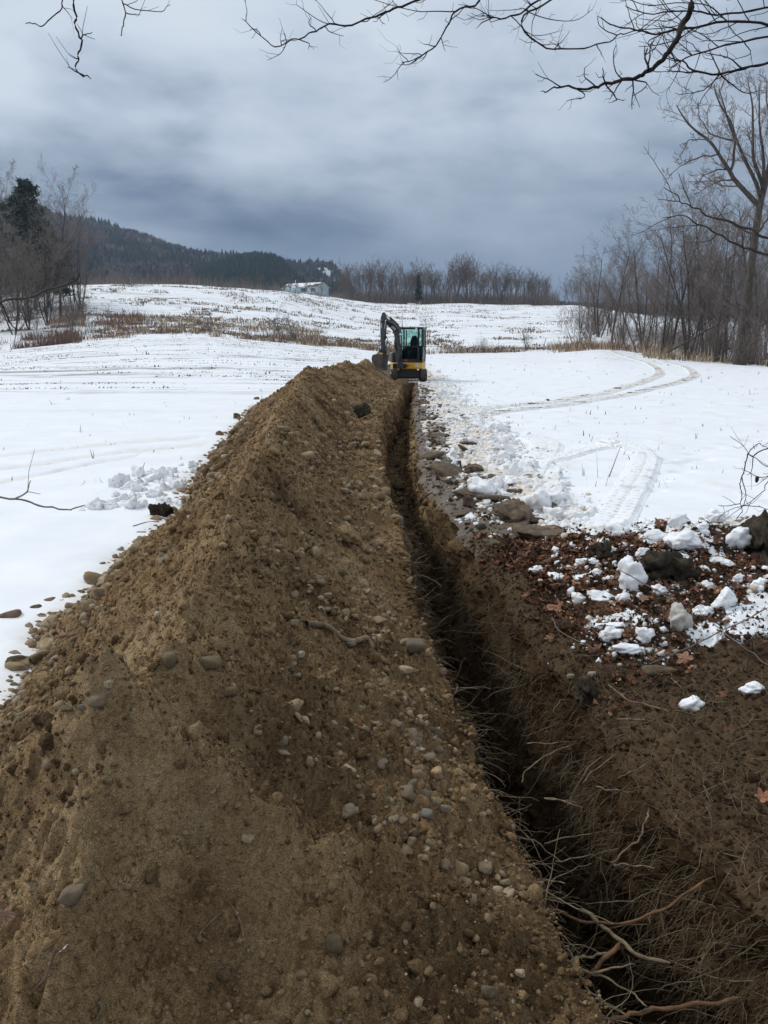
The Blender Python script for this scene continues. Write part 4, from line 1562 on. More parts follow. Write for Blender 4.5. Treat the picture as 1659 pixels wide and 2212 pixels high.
def hand_stone(u, v, wpx, col, label, sink=0.25, flat=0.6, stretch=(1, 1), rz=0.0, seed=0, q=7.0, tilt=(0, 0), cat='stone', name='stone', rough=.03):
    p = on_surface([(u, v)])[0]
    dist = math.sqrt(p[0] ** 2 + p[1] ** 2 + (EYE - p[2]) ** 2)
    r = wpx * 0.5 * dist / FOC * 0.97
    g = np.random.default_rng(seed + int(u * 7 + v))
    V, F = lump(3, g, q=q, flat=flat, rough=rough)
    V = V * np.array([stretch[0], stretch[1], 1.0])
    me = mesh_from(name, V, F)
    mn = 'stone_%d_%d_%d' % tuple(int(c * 100) for c in col)
    o = link(name, me, stone_mat(mn, col), None, p + np.array([0, 0, r * flat * (1 - 2 * sink)]), (tilt[0], tilt[1], rz), r)
    tag(o, label, cat)
    return o


TAN, GREY, DUSK, DARK, CREAM, BLUE, RUST, OLIVE = (.34, .24, .135), (.27, .215, .145), (.19, .127, .068), (.08, .06, .042), (.55, .45, .31), (.19, .18, .15), (.24, .12, .055), (.18, .135, .075)
for s in [
    (22, 1341, 62, (.14, .10, .08), 'rounded brown boulder in the snow at the left edge of the picture', .35, .55, (1, .8)),
    (75, 1322, 27, DARK, 'small dark stone in the snow beside the brown boulder', .3, .7),
    (108, 1302, 30, DUSK, 'dark rounded cobble at the foot of the heap above the brown boulder', .3, .6),
    (40, 1437, 44, (.07, .055, .04), 'dark earthy clod lying on the snow edge below the brown boulder', .3, .85),
    (553, 865, 15, DUSK, 'small brown rock on the snow, farther of two beside the far heap', .2, .8),
    (513, 907, 22, DARK, 'blocky dark clod on the snow, nearer of two beside the far heap', .15, .8, (1, .6)),
    (473, 943, 22, DUSK, 'brown clod half off the left edge of the heap near the ruts', .3, .7),
    (610, 934, 28, GREY, 'large grey stone high on the ridge of the heap at middle distance', .35, .6),
    (792, 967, 27, TAN, 'round tan boulder on the ledge beside the trench', .25, .8),
    (762, 970, 20, GREY, 'grey stone beside the round tan boulder on the ledge', .3, .7),
    (783, 1010, 26, DUSK, 'broad brown stone on the ledge below the round boulder', .35, .6),
    (768, 992, 22, DUSK, 'flat brown stone between the two larger ledge stones', .35, .5),
    (808, 1109, 24, TAN, 'pale round stone at the trench edge below the ledge', .3, .75),
    (446, 1449, 66, (.16, .13, .085), 'broad dusty rock behind the crest of the near peak', .5, .42, (1, .6)),
    (499, 1512, 40, OLIVE, 'wedge shaped dusty rock on the right shoulder of the near peak', .45, .6, (1, .7)),
    (366, 1428, 46, (.21, .17, .11), 'blunt sandy lump crowning the second peak of the heap', .55, .8),
    (212, 1524, 38, GREY, 'grey angular rock on the left slope just below the near peak', .35, .7),
    (238, 1499, 20, CREAM, 'pale ringed stone beside the grey angular rock', .25, .9),
    (180, 1546, 18, (.25, .23, .2), 'small light grey oval stone left of the grey angular rock', .3, .6, (1, .6)),
    (150, 1560, 30, OLIVE, 'olive dusty stone on the left slope below the grey oval', .45, .6),
    (155, 1940, 60, (.24, .19, .14), 'large smooth boulder half buried in the front of the heap', .42, .85, (.85, .8)),
    (486, 2128, 36, (.12, .082, .046), 'square clod of earth low on the front of the heap', .35, .95),
    (719, 2055, 40, (.15, .11, .062), 'tall crumbling clod near the bottom of the heap', .3, 1.0),
    (1057, 2149, 36, (.13, .10, .075), 'smooth brown oval stone at the bottom right of the heap', .35, .6, (1, .7)),
    (1125, 2104, 22, CREAM, 'pale pebble embedded near the bottom right of the heap', .35, .8),
    (896, 1402, 48, (.17, .155, .125), 'grey triangular stone hanging on the trench edge', .3, .7, (1, .8)),
    (876, 1391, 26, (.33, .28, .2), 'pale stone leaning on the grey triangular stone', .25, .7),
    (879, 1453, 36, CREAM, 'cream stone on the gravel band near the trench edge', .35, .6),
    (939, 1591, 46, (.12, .11, .085), 'dark wedge of rock at the trench edge', .3, .7, (1, .8)),
    (897, 1610, 34, (.22, .18, .125), 'squarish tan stone beside the dark wedge', .3, .7),
    (862, 1578, 26, (.36, .26, .19), 'upright pinkish stone in the gravel band', .25, .95),
    (893, 1592, 22, (.26, .21, .15), 'round tan pebble above the squarish stone', .25, .8),
    (912, 1626, 15, (.48, .46, .42), 'small white round pebble below the dark wedge', .2, .85),
    (944, 1684, 50, (.56, .38, .22), 'large peach coloured stone standing out in the gravel', .2, .72, (1, .8)),
    (905, 1668, 26, (.20, .145, .10), 'brown round stone left of the peach coloured stone', .25, .8),
    (928, 1648, 28, (.23, .19, .14), 'grey brown stone above the peach coloured stone', .25, .75),
    (888, 1712, 52, (.17, .155, .125), 'long grey leaning stone below the peach coloured stone', .3, .7, (.55, 1.0)),
    (880, 1722, 40, (.26, .20, .15), 'three sided pale brown stone against the long grey stone', .3, .7),
    (920, 1735, 34, (.13, .125, .11), 'dark grey upright stone below the peach coloured stone', .25, .8, (.6, 1)),
    (925, 1770, 28, (.22, .225, .21), 'bluish grey angular stone at the end of the gravel band', .25, .7),
    (962, 1752, 24, (.24, .20, .15), 'rounded grey stone at the lower end of the gravel band', .25, .8),
    (828, 1652, 24, BLUE, 'slate blue stone in the middle of the gravel', .3, .7),
    (651, 1437, 17, (.55, .52, .46), 'small white stone on the upper gravel', .2, .8),
    (640, 1460, 22, (.18, .18, .15), 'grey green flat stone under the small white stone', .3, .5),
    (792, 1491, 32, (.19, .145, .09), 'long dusty stone sticking out of the slope', .3, .7, (.6, 1)),
    (707, 1294, 20, (.34, .28, .2), 'pale angular stone on the upper slope', .25, .8),
    (823, 1243, 24, (.26, .13, .06), 'rusty orange stone near the trench edge', .25, .7),
    (862, 1322, 16, (.25, .13, .06), 'small rusty stone on the trench shoulder', .3, .8),
    (760, 1412, 30, (.2, .18, .15), 'grey slab stone in the middle of the gravel band', .3, .6),
    (655, 2032, 18, (.30, .19, .12), 'small orange brown pebble on the front of the heap', .3, .8),
    (1432, 1455, 88, (.125, .10, .068), 'long flat brown stone on the right bank below the snow strip', .35, .30, (1, .42)),
    (1278, 1461, 22, (.42, .38, .30), 'small white stone on the right bank by the trench', .2, .6),
    (1232, 1479, 18, (.30, .26, .20), 'small blunt pale stone on the lip of the right bank', .25, .7),
    (1183, 867, 9, DARK, 'small dark clod on the snow beside the far tyre marks', .2, .9),
]:
    hand_stone(*s)

# stones one could pick up: many, of many sizes
cand = []
N = 1700
y = np.exp(rs.uniform(math.log(2.6), math.log(31), N))
xb = base_l(np.clip(y, 2.14, 33))
x = xb + np.abs(rs.normal(0, .34, N)) * (0.8 + y * 0.02) - 0.10
cand.append(np.stack([x, y, np.exp(rs.normal(math.log(.026), .5, N)) * (1 + 0.02 * y)], 1))
N = 2000
y = np.exp(rs.uniform(math.log(2.3), math.log(12), N))
lo_, _ = lips(y)
toe = lo_ - ledge(y)
t = rs.beta(3.2, 1.6, N)
x = crest_x(y) + (toe - crest_x(y)) * t
band = 0.5 + 0.9 * fbm(x * 1.2, y * 1.2, 2, 201)
k = rs.uniform(0, 1, N) < np.clip(band, .12, 1)
cand.append(np.stack([x, y, np.exp(rs.normal(math.log(.018), .45, N)) * (1 + .02 * y)], 1)[k])
N = 260
y = np.exp(rs.uniform(math.log(8), math.log(31), N))
lo_, _ = lips(y)
x = lo_ - ledge(y) * rs.uniform(0.0, 1.6, N) - .05
cand.append(np.stack([x, y, np.exp(rs.normal(math.log(.055), .45, N))], 1))
N = 500
y = np.exp(rs.uniform(math.log(1.2), math.log(30), N))
lo_, _ = lips(y)
x = rs.uniform(0, 1, N) * (lo_ - base_l(np.clip(y, 2.14, 33))) + base_l(np.clip(y, 2.14, 33))
cand.append(np.stack([x, y, np.exp(rs.normal(math.log(.012), .5, N)) * (1 + .05 * y)], 1))
cand = np.concatenate(cand)
hz = heap(cand[:, 0], cand[:, 1])
lg = left_ground(cand[:, 0], cand[:, 1])
cand[:, 2] = np.where(cand[:, 1] < 4.5, np.minimum(cand[:, 2], .030), cand[:, 2])
ok = (hz > -0.25) & (cand[:, 2] < .12)
cand, hz, lg = cand[ok], np.maximum(hz, lg)[ok], lg[ok]
pos = np.stack([cand[:, 0], cand[:, 1], hz], 1)
dist = np.sqrt(pos[:, 0] ** 2 + pos[:, 1] ** 2 + (EYE - pos[:, 2]) ** 2)
uu = 829.5 + pos[:, 0] / (pos[:, 1] * CP + (EYE - pos[:, 2]) * SP) * FOC
seen = (uu > -20) & (uu < 1700)
size_px = cand[:, 2] * FOC / dist * seen
order = np.argsort(-size_px)
GRPS = 'loose stones lying on the earth heap'
for i in order[:235]:
    r = cand[i, 2]
    o = link('stone', STONES[int(rs.integers(0, len(STONES)))], None, None, pos[i] + np.array([0, 0, r * rs.uniform(-.3, .2)]), (rs.normal(0, .4), rs.normal(0, .4), rs.uniform(0, 6.28)), r)
    if pos[i, 0] < float(base_l(np.clip(pos[i, 1], 2.14, 33))) + .75:
        tag(o, 'rounded cobble among the stones rolled to the left foot of the heap', 'stone', 'cobbles at the left foot of the heap')
    elif pos[i, 1] > 7.5:
        tag(o, 'dusty stone on the farther part of the heap towards the digger', 'stone', 'stones on the farther heap')
    elif pos[i, 0] > float(crest_x(pos[i, 1])):
        tag(o, 'dusty stone in the gravel band on the trench side of the near heap', 'stone', 'stones in the gravel band')
    else:
        tag(o, 'loose stone on the left slope of the near heap', 'stone', 'stones on the left slope')


def pebble_tints(n, g):
    pal = np.array([(.25, .185, .115), (.20, .158, .108), (.32, .25, .165), (.22, .17, .115), (.19, .18, .155), (.38, .315, .225), (.235, .165, .12), (.48, .42, .33), (.20, .14, .08)])
    c = pal[g.choice(len(pal), n, p=[.18, .15, .14, .15, .06, .08, .08, .03, .13])]
    c = c * .6 + np.array([.25, .172, .09]) * .4
    return c * g.uniform(.7, 1.15, (n, 1))


rest = order[235:]
rest = rest[size_px[rest] > 0]
big_, rest = rest[:len(rest) * 2 // 5], rest[len(rest) * 2 // 5:]
for lot, shapes in ((big_, STONE_LO), (rest, STONE_TINY)):
    me = scatter_mesh('gravel', shapes, pos[lot] + np.array([0, 0, 1]) * (cand[lot, 2] * .12)[:, None], cand[lot, 2], rs, .4, pebble_tints(len(lot), rs))
    tag(link('gravel', me, GRIT), 'small stones strewn over the earth heap', 'gravel', kind='stuff')

# clods and crumbs of earth
def clods(n, g, ylo, yhi, px_med):
    y = np.exp(g.uniform(math.log(ylo), math.log(yhi), n))
    lo_, _ = lips(y)
    b = base_l(np.clip(y, 2.14, 33)) - .05
    x = b + (lo_ - b) * g.uniform(0, 1, n)
    z = heap(x, y)
    d = np.sqrt(x * x + y * y + (EYE - z) ** 2)
    r = np.exp(g.normal(math.log(px_med), .55, n)) * d ** .62 * 1.5 / FOC
    ok = (z > 0.02) & (r < .09)
    dirt = np.array([(.185, .120, .050), (.275, .188, .086), (.370, .268, .138), (.130, .083, .036)])
    c = dirt[g.choice(4, n, p=[.3, .36, .18, .16])] * g.uniform(.8, 1.2, (n, 1))
    peb = g.uniform(0, 1, n) < .06 * (1 - sstep(6, 12, y))
    c[peb] = pebble_tints(n, g)[peb]
    return np.stack([x, y, z], 1)[ok], r[ok], c[ok]


p1, r1, c1 = clods(95000, rs, 1.15, 30, 2.5)
p2, r2, c2 = clods(9000, rs, 1.2, 30, 6.6)
CRUMB_SHAPES = [(crag(V, rs, .3), F) for V, F in CLOD_MID]
dmp = np.clip(.22 + .8 * fbm(p1[:, 0] * 1.1, p1[:, 1] * 1.1, 3, 151) + rs.normal(0, .28, len(p1)), 0, 1)
instance_stuff('soil_crumbs', CRUMB_SHAPES, p1, r1, rs, .7, CRUMBS, dmp, 'crumbs of earth covering the heap', 'soil crumbs')
dmp = np.clip(.22 + .8 * fbm(p2[:, 0] * 1.1, p2[:, 1] * 1.1, 3, 151) + rs.normal(0, .28, len(p2)), 0, 1)
instance_stuff('soil_clods', CRUMB_SHAPES, p2, r2, rs, .7, CRUMBS, dmp, 'clods of earth resting on the heap', 'soil clods')
k = rs.choice(len(p1), 3000, replace=False)
me = scatter_mesh('gravel', STONE_TINY, p1[k] + np.array([0, 0, .4]) * r1[k][:, None], r1[k] * 1.3, rs, .5, pebble_tints(len(k), rs))
tag(link('gravel', me, GRIT), 'fine pebbles in the earth of the heap', 'pebbles', kind='stuff')
# the bank on the right: dark crumbs
n = 30000
yy = np.exp(rs.uniform(math.log(1.7), math.log(7.8), n))
_, xr_ = lips(yy)
xx = xr_ + np.abs(rs.normal(0, 1, n)) * 1.2 - .02
zz = right_ground(xx, yy)
dd = np.sqrt(xx ** 2 + yy ** 2 + (EYE - zz) ** 2)
rr = np.exp(rs.normal(math.log(2.6), .55, n)) * dd ** .62 * 1.5 / FOC
instance_stuff('soil_crumbs', CRUMB_SHAPES, np.stack([xx, yy, zz], 1), np.minimum(rr, .05), rs, .7, CRUMBS, np.clip(rs.normal(1.6, .3, n), 0, 2), 'dark crumbs of earth on the bank right of the trench', 'soil crumbs')
# broken earth on the sides and floor of the trench
n = 34000
yy = np.exp(rs.uniform(math.log(1.6), math.log(33.5), n))
ii = np.clip(np.searchsorted(ROWS, yy), 0, len(ROWS) - 1)
jj = rs.integers(0, TRX.shape[1], n)
pp = np.stack([TRX[ii, jj], ROWS[ii], TRZ[ii, jj]], 1)
rr = np.minimum(.06, np.exp(rs.normal(math.log(3.0), .6, n)) * yy ** .62 * 1.5 / FOC)
instance_stuff('soil_crumbs', CRUMB_SHAPES, pp, rr, rs, .9, CRUMBS, np.clip(rs.normal(1.4, .35, n) - .9 * sstep(5.5, 12, yy), 0, 2), 'broken earth clinging to the sides of the trench', 'soil crumbs')  # near crumbs darkened to follow the painted shade of the trench
# earth fallen along the driven strip and the trench floor
n = 1100
yy = np.exp(rs.uniform(math.log(7.5), math.log(34), n))
a_, b_ = lips(yy)
on_floor = rs.uniform(0, 1, n) < .2
xx = np.where(on_floor, a_ + (b_ - a_) * rs.uniform(.2, .75, n), b_ + np.abs(rs.normal(0, .45, n)))
zz = np.where(on_floor, -1.53 + 0.49 * sstep(5, 12, yy), right_ground(xx, yy))
rr = np.where(on_floor, np.exp(rs.normal(math.log(.04), .5, n)), np.exp(rs.normal(math.log(.025), .5, n)))
mud = np.array([(.07, .052, .036), (.11, .083, .058), (.05, .037, .026)])
me = scatter_mesh('clods', CLOD_LO, np.stack([xx, yy, zz], 1), np.minimum(rr, .1), rs, .5, mud[rs.choice(3, n)] * rs.uniform(.7, 1.2, (n, 1)))
tag(link('clods', me, GRIT), 'muddy crumbs along the driven strip and on the trench floor', 'mud crumbs', kind='stuff')


# ------------------------------------------------------------------ turf slabs
def slab_at(u, v, wpx, hpx, label, thick=.09, tilt=(0, 0), rz=0.0, seed=1, mat=None, cat='turf slab', name='turf_slab', lift=.4):
    p = on_surface([(u, v)])[0]
    dist = math.sqrt(p[0] ** 2 + p[1] ** 2 + (EYE - p[2]) ** 2)
    hx = wpx * .5 * dist / FOC
    up_ = abs(tilt[0]) > .8
    hy = hpx * dist / FOC * .5 / (1.0 if up_ else max(.25, (EYE - p[2]) / dist))
    g = np.random.default_rng(seed)
    V, F = lump(4, g, q=14, nplanes=7, flat=1.0, rough=.035, jit=.22)
    nx = gnoise(V[:, 0] * 5 + seed, V[:, 1] * 5, seed)
    if mat is SOD:
        V = crag(V, g, .24)
        V = V * (1 + .10 * gnoise(V[:, 0] * 9 + V[:, 2] * 5, V[:, 1] * 9, seed + 5))[:, None]
    else:
        V = crag(V, g, .07)
    V = V * np.array([hx, hy, thick])
    V[:, 2] += nx * thick * .5
    V[:, :2] *= (1 + .06 * gnoise(V[:, 2] / thick * 3 + seed, V[:, 0] * 9, seed + 1))[:, None]
    me = mesh_from(name, V, F)
    o = link(name, me, mat or TURF, None, p + np.array([0, 0, thick * lift + abs(math.sin(tilt[0])) * hy * .6 + abs(math.sin(tilt[1])) * hx * .6]), (tilt[0], tilt[1], rz))
    return tag(o, label, cat)


slab_at(1165, 1160, 128, 30, 'broad flat slab of muddy turf nearest the leaf litter', .055, (0, .02), -.1, 3)
slab_at(1110, 1122, 95, 30, 'folded slab of muddy turf behind the broad flat slab', .08, (.18, -.1), .5, 4)
slab_at(1138, 1098, 110, 20, 'thin slab of muddy turf at the edge of the snow', .05, (0, 0), -.05, 5)
slab_at(1012, 1098, 34, 46, 'pointed slab of turf standing upright on the trench edge', .05, (1.25, .1), .7, 6, lift=.1)
slab_at(986, 1013, 20, 24, 'small block of turf standing on end beside the trench', .06, (1.2, 0), .2, 7, lift=.1)
slab_at(1022, 1016, 46, 11, 'long flat block of turf beside the standing block', .06, (0, 0), -.1, 8)
slab_at(1062, 1176, 40, 16, 'small broken slab of turf at the trench edge', .035, (0, .1), .4, 9)
slab_at(783, 905, 40, 30, 'dark slab of turf with snow standing on the heap', .06, (1.0, -.3), .4, 10, SOD)
slab_at(348, 1118, 50, 12, 'dark clump of sod on the snow at the foot of the heap', .12, (0, 0), .2, 11, SOD, 'sod clump', 'sod_clump', .6)
slab_at(1445, 1240, 105, 30, 'dark mound of roots and soil behind the tall snow lump', .13, (0, 0), .1, 12, SOD, 'soil mound', 'soil_mound', .2)
slab_at(1640, 1190, 80, 52, 'large dark heap of sod at the right edge of the litter', .22, (0, 0), .1, 13, SOD, 'soil mound', 'soil_mound', .2)
slab_at(1300, 1196, 60, 20, 'low dark clod of sod at the snow edge below the tread marks', .08, (0, 0), .1, 14, SOD, 'sod clump', 'sod_clump', .2)
slab_at(865, 1056, 34, 10, 'dark slab fallen on the trench floor', .05, (0, 0), .1, 15, SOD)
slab_at(872, 1074, 30, 10, 'wet dark slab on the trench floor nearer than the other', .05, (0, 0), -.2, 16, SOD)
slab_at(752, 1182, 60, 26, 'long crust of brown earth slumped on the trench shoulder', .05, (.3, .4), .5, 17, EARTH, 'earth crust', 'earth_crust')
#slab_at(1035, 905, 22, 20, 'dirty block of frozen soil in the snow bank', .10, (.4, 0), .3, 18, SOD, 'sod clump', 'sod_clump')
slab_at(1262, 1500, 40, 34, 'crumbling clump of roots and earth on the lip of the right bank', .07, (0, .2), .3, 19, SOD, 'soil mound', 'soil_mound', .2)

# plates of turf broken up along the driven strip
gp = np.random.default_rng(41)
PLATES = []
for i in range(8):
    V, F = lump(3, gp, q=12, nplanes=8, flat=.16, rough=.03, jit=.4)
    V[:, 2] += .03 * gnoise(V[:, 0] * 3 + i, V[:, 1] * 3, 950 + i)
    me = mesh_from('turf_plate', V, F)
    me.materials.append(TURF)
    PLATES.append(me)
for k in range(60):
    y = math.exp(gp.uniform(math.log(7.8), math.log(30)))
    b_ = float(lips(np.array([y]))[1][0])
    x = b_ + gp.uniform(.02, 1.0) * (float(snow_edge_x(y)) - b_) * .85
    z = float(right_ground(np.array([x]), np.array([y]))[0])
    r = min(.30, math.exp(gp.normal(math.log(.13), .5)))
    o = link('turf_plate', PLATES[int(gp.integers(0, 8))], None, None, (x, y, z + .015), (gp.normal(0, .18), gp.normal(0, .18), gp.uniform(0, 6.28)), r)
    tag(o, 'broken plate of muddy turf lying on the driven strip', 'turf plate', 'plates of turf along the driven strip')

# ------------------------------------------------------------------ lumps of snow
SNOWS = []
for i in range(12):
    g = np.random.default_rng(300 + i)
    V, F = lump(4, g, q=g.uniform(5, 10), nplanes=8, flat=g.uniform(.55, .85), rough=.03, jit=.55)
    V = crag(V, g, .20)
    me = mesh_from('snow_lump', V, F)
    me.materials.append(SNOW)
    SNOWS.append(me)


def snow_lump(u, v, wpx, hpx, label, seed, sink=.2, lobes=3, rz=0.0, group=None, mat=None, _=0):
    p = on_surface([(u, v + hpx * .42)])[0]
    dist = math.sqrt(p[0] ** 2 + p[1] ** 2 + (EYE - p[2]) ** 2)
    w, h = wpx * dist / FOC, hpx * dist / FOC
    g = np.random.default_rng(seed)
    Vs, Fs = ICO[4]
    cen = [np.zeros(3)] + [np.array([g.uniform(-.6, .6), g.uniform(-.4, .4), g.uniform(-.5, .6)]) for _ in range(lobes)]
    rad = [0.75] + [g.uniform(.4, .62) for _ in range(lobes)]
    # radial distance of the union of the lobes, seen from the centre
    best = np.zeros(len(Vs))
    for c, r in zip(cen, rad):
        b = Vs @ c
        disc = b * b - (c @ c - r * r)
        t = np.where(disc > 0, b + np.sqrt(np.maximum(disc, 0)), 0)
        best = (best ** 5 + np.maximum(t, 0) ** 5) ** .2
    W = Vs * best[:, None]
    for k in range(5):
        f = g.normal(size=3) * 2.5 * 1.6 ** k
        W = W * (1 + .05 * .75 ** k * np.sin(W @ f + g.uniform(0, 6)) * np.cos(W @ np.roll(f, 1) + g.uniform(0, 6)))[:, None]
    W = crag(W, g, .22)
    W = W - (W.max(0) + W.min(0)) / 2
    W = W / (W.max(0) - W.min(0))
    W = W * np.array([w, w * .75, h])
    me = mesh_from('snow_lump', W, Fs)
    o = link('snow_lump', me, mat or SNOW, None, p + np.array([0, 0, h * (.5 - sink)]), (0, 0, rz))
    return tag(o, label, 'snow lump', group)


for i, s in enumerate([
    (1364, 1240, 62, 78, 'tall leaning lump of clean snow against the dark mound'),
    (1345, 1292, 32, 24, 'smooth low lump of snow at the foot of the tall leaning lump'),
    (1592, 1165, 52, 56, 'upright clean lump of snow near the dark heap at the right edge'),
    (1475, 1168, 80, 46, 'wide heaped lump of snow behind the dark mound'),
    (1563, 1291, 52, 48, 'rounded speckled snow lump in the leaves at the right'),
    (1317, 1374, 48, 38, 'wedge of snow at the left of the lumps nearest the earth'),
    (1392, 1376, 42, 36, 'rounded snow lump at the right of the ring nearest the earth'),
    (1354, 1396, 66, 24, 'flat lump of snow closing the ring in front'),
    (1382, 1409, 22, 18, 'small ball of snow in front of the ring of lumps'),
    (1404, 1404, 15, 13, 'smallest ball of snow right of the ring of lumps'),
    (1250, 1300, 30, 26, 'curled lump of snow at the left end of the long snow ridge'),
    (1299, 1291, 62, 26, 'long low ridge of snow lying on the leaves'),
    (1423, 1274, 32, 26, 'small peaked lump of snow below the dark mound'),
    (1202, 1246, 40, 24, 'snow capped clod nearest the trench among the leaves'),
    (1288, 1235, 28, 18, 'small curved lump of snow above the long ridge'),
    (1257, 1247, 40, 13, 'flat flake of snow left of the small curved lump'),
    (1157, 1232, 32, 20, 'crumbly snow lump closest to the turf slabs'),
    (1256, 1217, 28, 16, 'grainy snow lump in the row below the tread marks'),
    (1284, 1212, 26, 15, 'little snow lump right of the grainy lump in the row'),
    (1388, 1192, 34, 24, 'muddy snow lump above the tall leaning lump'),
    (1400, 1221, 38, 16, 'snow lump sticking out right of the tall leaning lump'),
    (1422, 1222, 22, 16, 'round small snow lump on top of the dark mound'),
    (1529, 1264, 26, 26, 'snow lump with dark holes above the speckled lump'),
    (1518, 1318, 48, 26, 'crumbling snow lump between the grey slab and the speckled lump'),
    (1492, 1519, 50, 34, 'lone snow lump sitting on bare brown earth'),
    (1622, 1484, 48, 26, 'thin ragged snow lump on bare earth at the right edge'),
    (1466, 1128, 46, 36, 'big smooth snow lump on the rim of the snow field'),
    (1545, 1117, 42, 30, 'rounded snow lump on the rim above the leaves'),
    (1415, 1158, 46, 34, 'heaped snow lump on the rim right of the tread marks'),
    (1637, 1131, 58, 36, 'broad snow lump on the rim at the right edge'),
    (1512, 1140, 36, 26, 'low snow lump on the rim between two larger ones'),
    (1206, 1112, 28, 24, 'pointed snow lump beside the folded turf slab'),
    (1240, 1112, 44, 26, 'heaped snow lump at the corner of the snow field'),
    (1182, 1071, 48, 22, 'dirty snow lump with grass at the strip edge'),
    (1111, 1014, 28, 38, 'dirty upright chunk of snow beside the crossing tracks'),
    (1088, 985, 30, 30, 'leaning chunk of snow at the head of the crossing tracks'),
    (1040, 890, 24, 24, 'soil stained chunk of snow in the bank halfway along'),
    (352, 1021, 36, 36, 'tallest lump in the dirty snow pile left of the heap'),
    (1595, 1250, 26, 18, 'snow lump in the shadow of the dark heap'),
    (1640, 1262, 34, 20, 'curled snow lump at the right edge in the leaves'),
    (1470, 1205, 40, 26, 'broken snow lump behind the right end of the dark mound'),
    (1560, 1215, 52, 22, 'grainy snow lump between the dark mound and the dark heap'),
    (1330, 1352, 40, 10, 'thin crust of snow behind the ring of lumps'),
    (1298, 1352, 34, 14, 'small snow crust at the left of the ring of lumps'),
]):
    snow_lump(s[0], s[1], s[2], s[3], s[4], 400 + i, rz=(i % 5 - 2) * .15)
GREYSNOW = plain('grey_snow', (.50, .47, .42), .5, .4, vary=.12, scale=12, bump=.5)
snow_lump(1470, 1330, 52, 62, 'upright grey translucent slab of old snow in the leaves', 480, mat=GREYSNOW, lobes=4)

# lumps thrown up along the edge of the driven strip, and the dirty pile on the left
def lump_run(n, fx, ylo, yhi, med, label, group, g, power=1.0):
    for _ in range(n):
        y = math.exp(g.uniform(math.log(ylo), math.log(yhi)))
        x = fx(y, g)
        z = float(surface([x], [y])[0])
        r = min(.26, math.exp(g.normal(math.log(med), .45)))
        o = link('snow_lump', SNOWS[int(g.integers(0, len(SNOWS)))], None, None, (x, y, z + r * .12), (g.normal(0, .3), g.normal(0, .3), g.uniform(0, 6.28)), r)
        tag(o, label, 'snow lump', group)


g = np.random.default_rng(77)
lump_run(190, lambda y, q: float(snow_edge_x(y)) + q.normal(-.05, .26) * (1 + y * .02), 8.2, 36, .085, 'lump of broken snow thrown up along the edge of the driven strip', 'snow lumps along the driven strip', g)
lump_run(36, lambda y, q: 1.75 + q.normal(0, .75) + (y - 36) * .02, 39, 90, .2, 'dirty snow lump on the churned path beyond the digger', 'snow lumps beyond the digger', g)
PILE = np.array([on_z(u, v)[:2] for u, v in ((200, 1102), (225, 1095), (250, 1098), (280, 1080), (270, 1060), (310, 1050), (320, 1030), (350, 1040), (365, 1060), (380, 1040), (395, 1022), (340, 1075), (360, 1090), (300, 1100), (415, 1010))])
for k in range(120):
    c = PILE[k % len(PILE)] + g.normal(0, .10, 2)
    z = float(surface([c[0]], [c[1]])[0])
    r = math.exp(g.normal(math.log(.075), .4))
    o = link('snow_lump', SNOWS[int(g.integers(0, len(SNOWS)))], None, None, (c[0], c[1], z + r * .25), (g.normal(0, .4), g.normal(0, .4), g.uniform(0, 6.28)), r)
    tag(o, 'dirty lump in the snow pile at the left foot of the heap', 'snow lump', 'dirty snow pile left of the heap')
# crumbs of snow round the lumps
lp = np.array([o.location[:] for o in scene.objects if o.name.startswith('snow_lump') and 4.4 < o.location.y < 9 and o.location.x > 1])
k = g.integers(0, len(lp), 2200)
xx = lp[k, 0] + g.normal(0, .11, len(k))
yy = lp[k, 1] + g.normal(0, .11, len(k))
rr = np.exp(g.normal(math.log(.011), .6, len(k)))
tints = np.array([(.80, .82, .85), (.70, .66, .60), (.84, .86, .89), (.50, .43, .35)])[g.choice(4, len(k), p=[.4, .25, .2, .15])]
me = scatter_mesh('snow_crumbs', CLOD_LO, np.stack([xx, yy, surface(xx, yy)], 1), np.minimum(rr, .04), g, .5, tints)
tag(link('snow_crumbs', me, CRUMB), 'snow broken off round the lumps on the leaves', 'snow crumbs', kind='stuff')
# crumbs of snow
n = 5200
yy = np.exp(g.uniform(math.log(5.0), math.log(40), n))
xx = np.where(yy > 7.4, snow_edge_x(yy) + g.normal(-.12, .40, n), 1.5 + g.exponential(1.5, n))
yy = np.where((yy <= 7.4), yy + .6, yy)
zz = surface(xx, yy)
_, xr_ = lips(yy)
ok = (xx > xr_ + .1) & (zz > -.4) & ((yy > 7.4) | (g.uniform(0, 1, n) < .7))
rr = np.minimum(.07, np.exp(g.normal(math.log(.018), .55, n)) * (1 + .03 * yy))
tints = np.array([(.82, .84, .87), (.74, .70, .64), (.85, .87, .90), (.58, .50, .41)])[g.choice(4, n, p=[.45, .2, .25, .1])]
me = scatter_mesh('snow_crumbs', CLOD_LO, np.stack([xx, yy, zz], 1)[ok], rr[ok], g, .5, tints[ok])
tag(link('snow_crumbs', me, CRUMB), 'crumbs of snow scattered over mud and leaves', 'snow crumbs', kind='stuff')


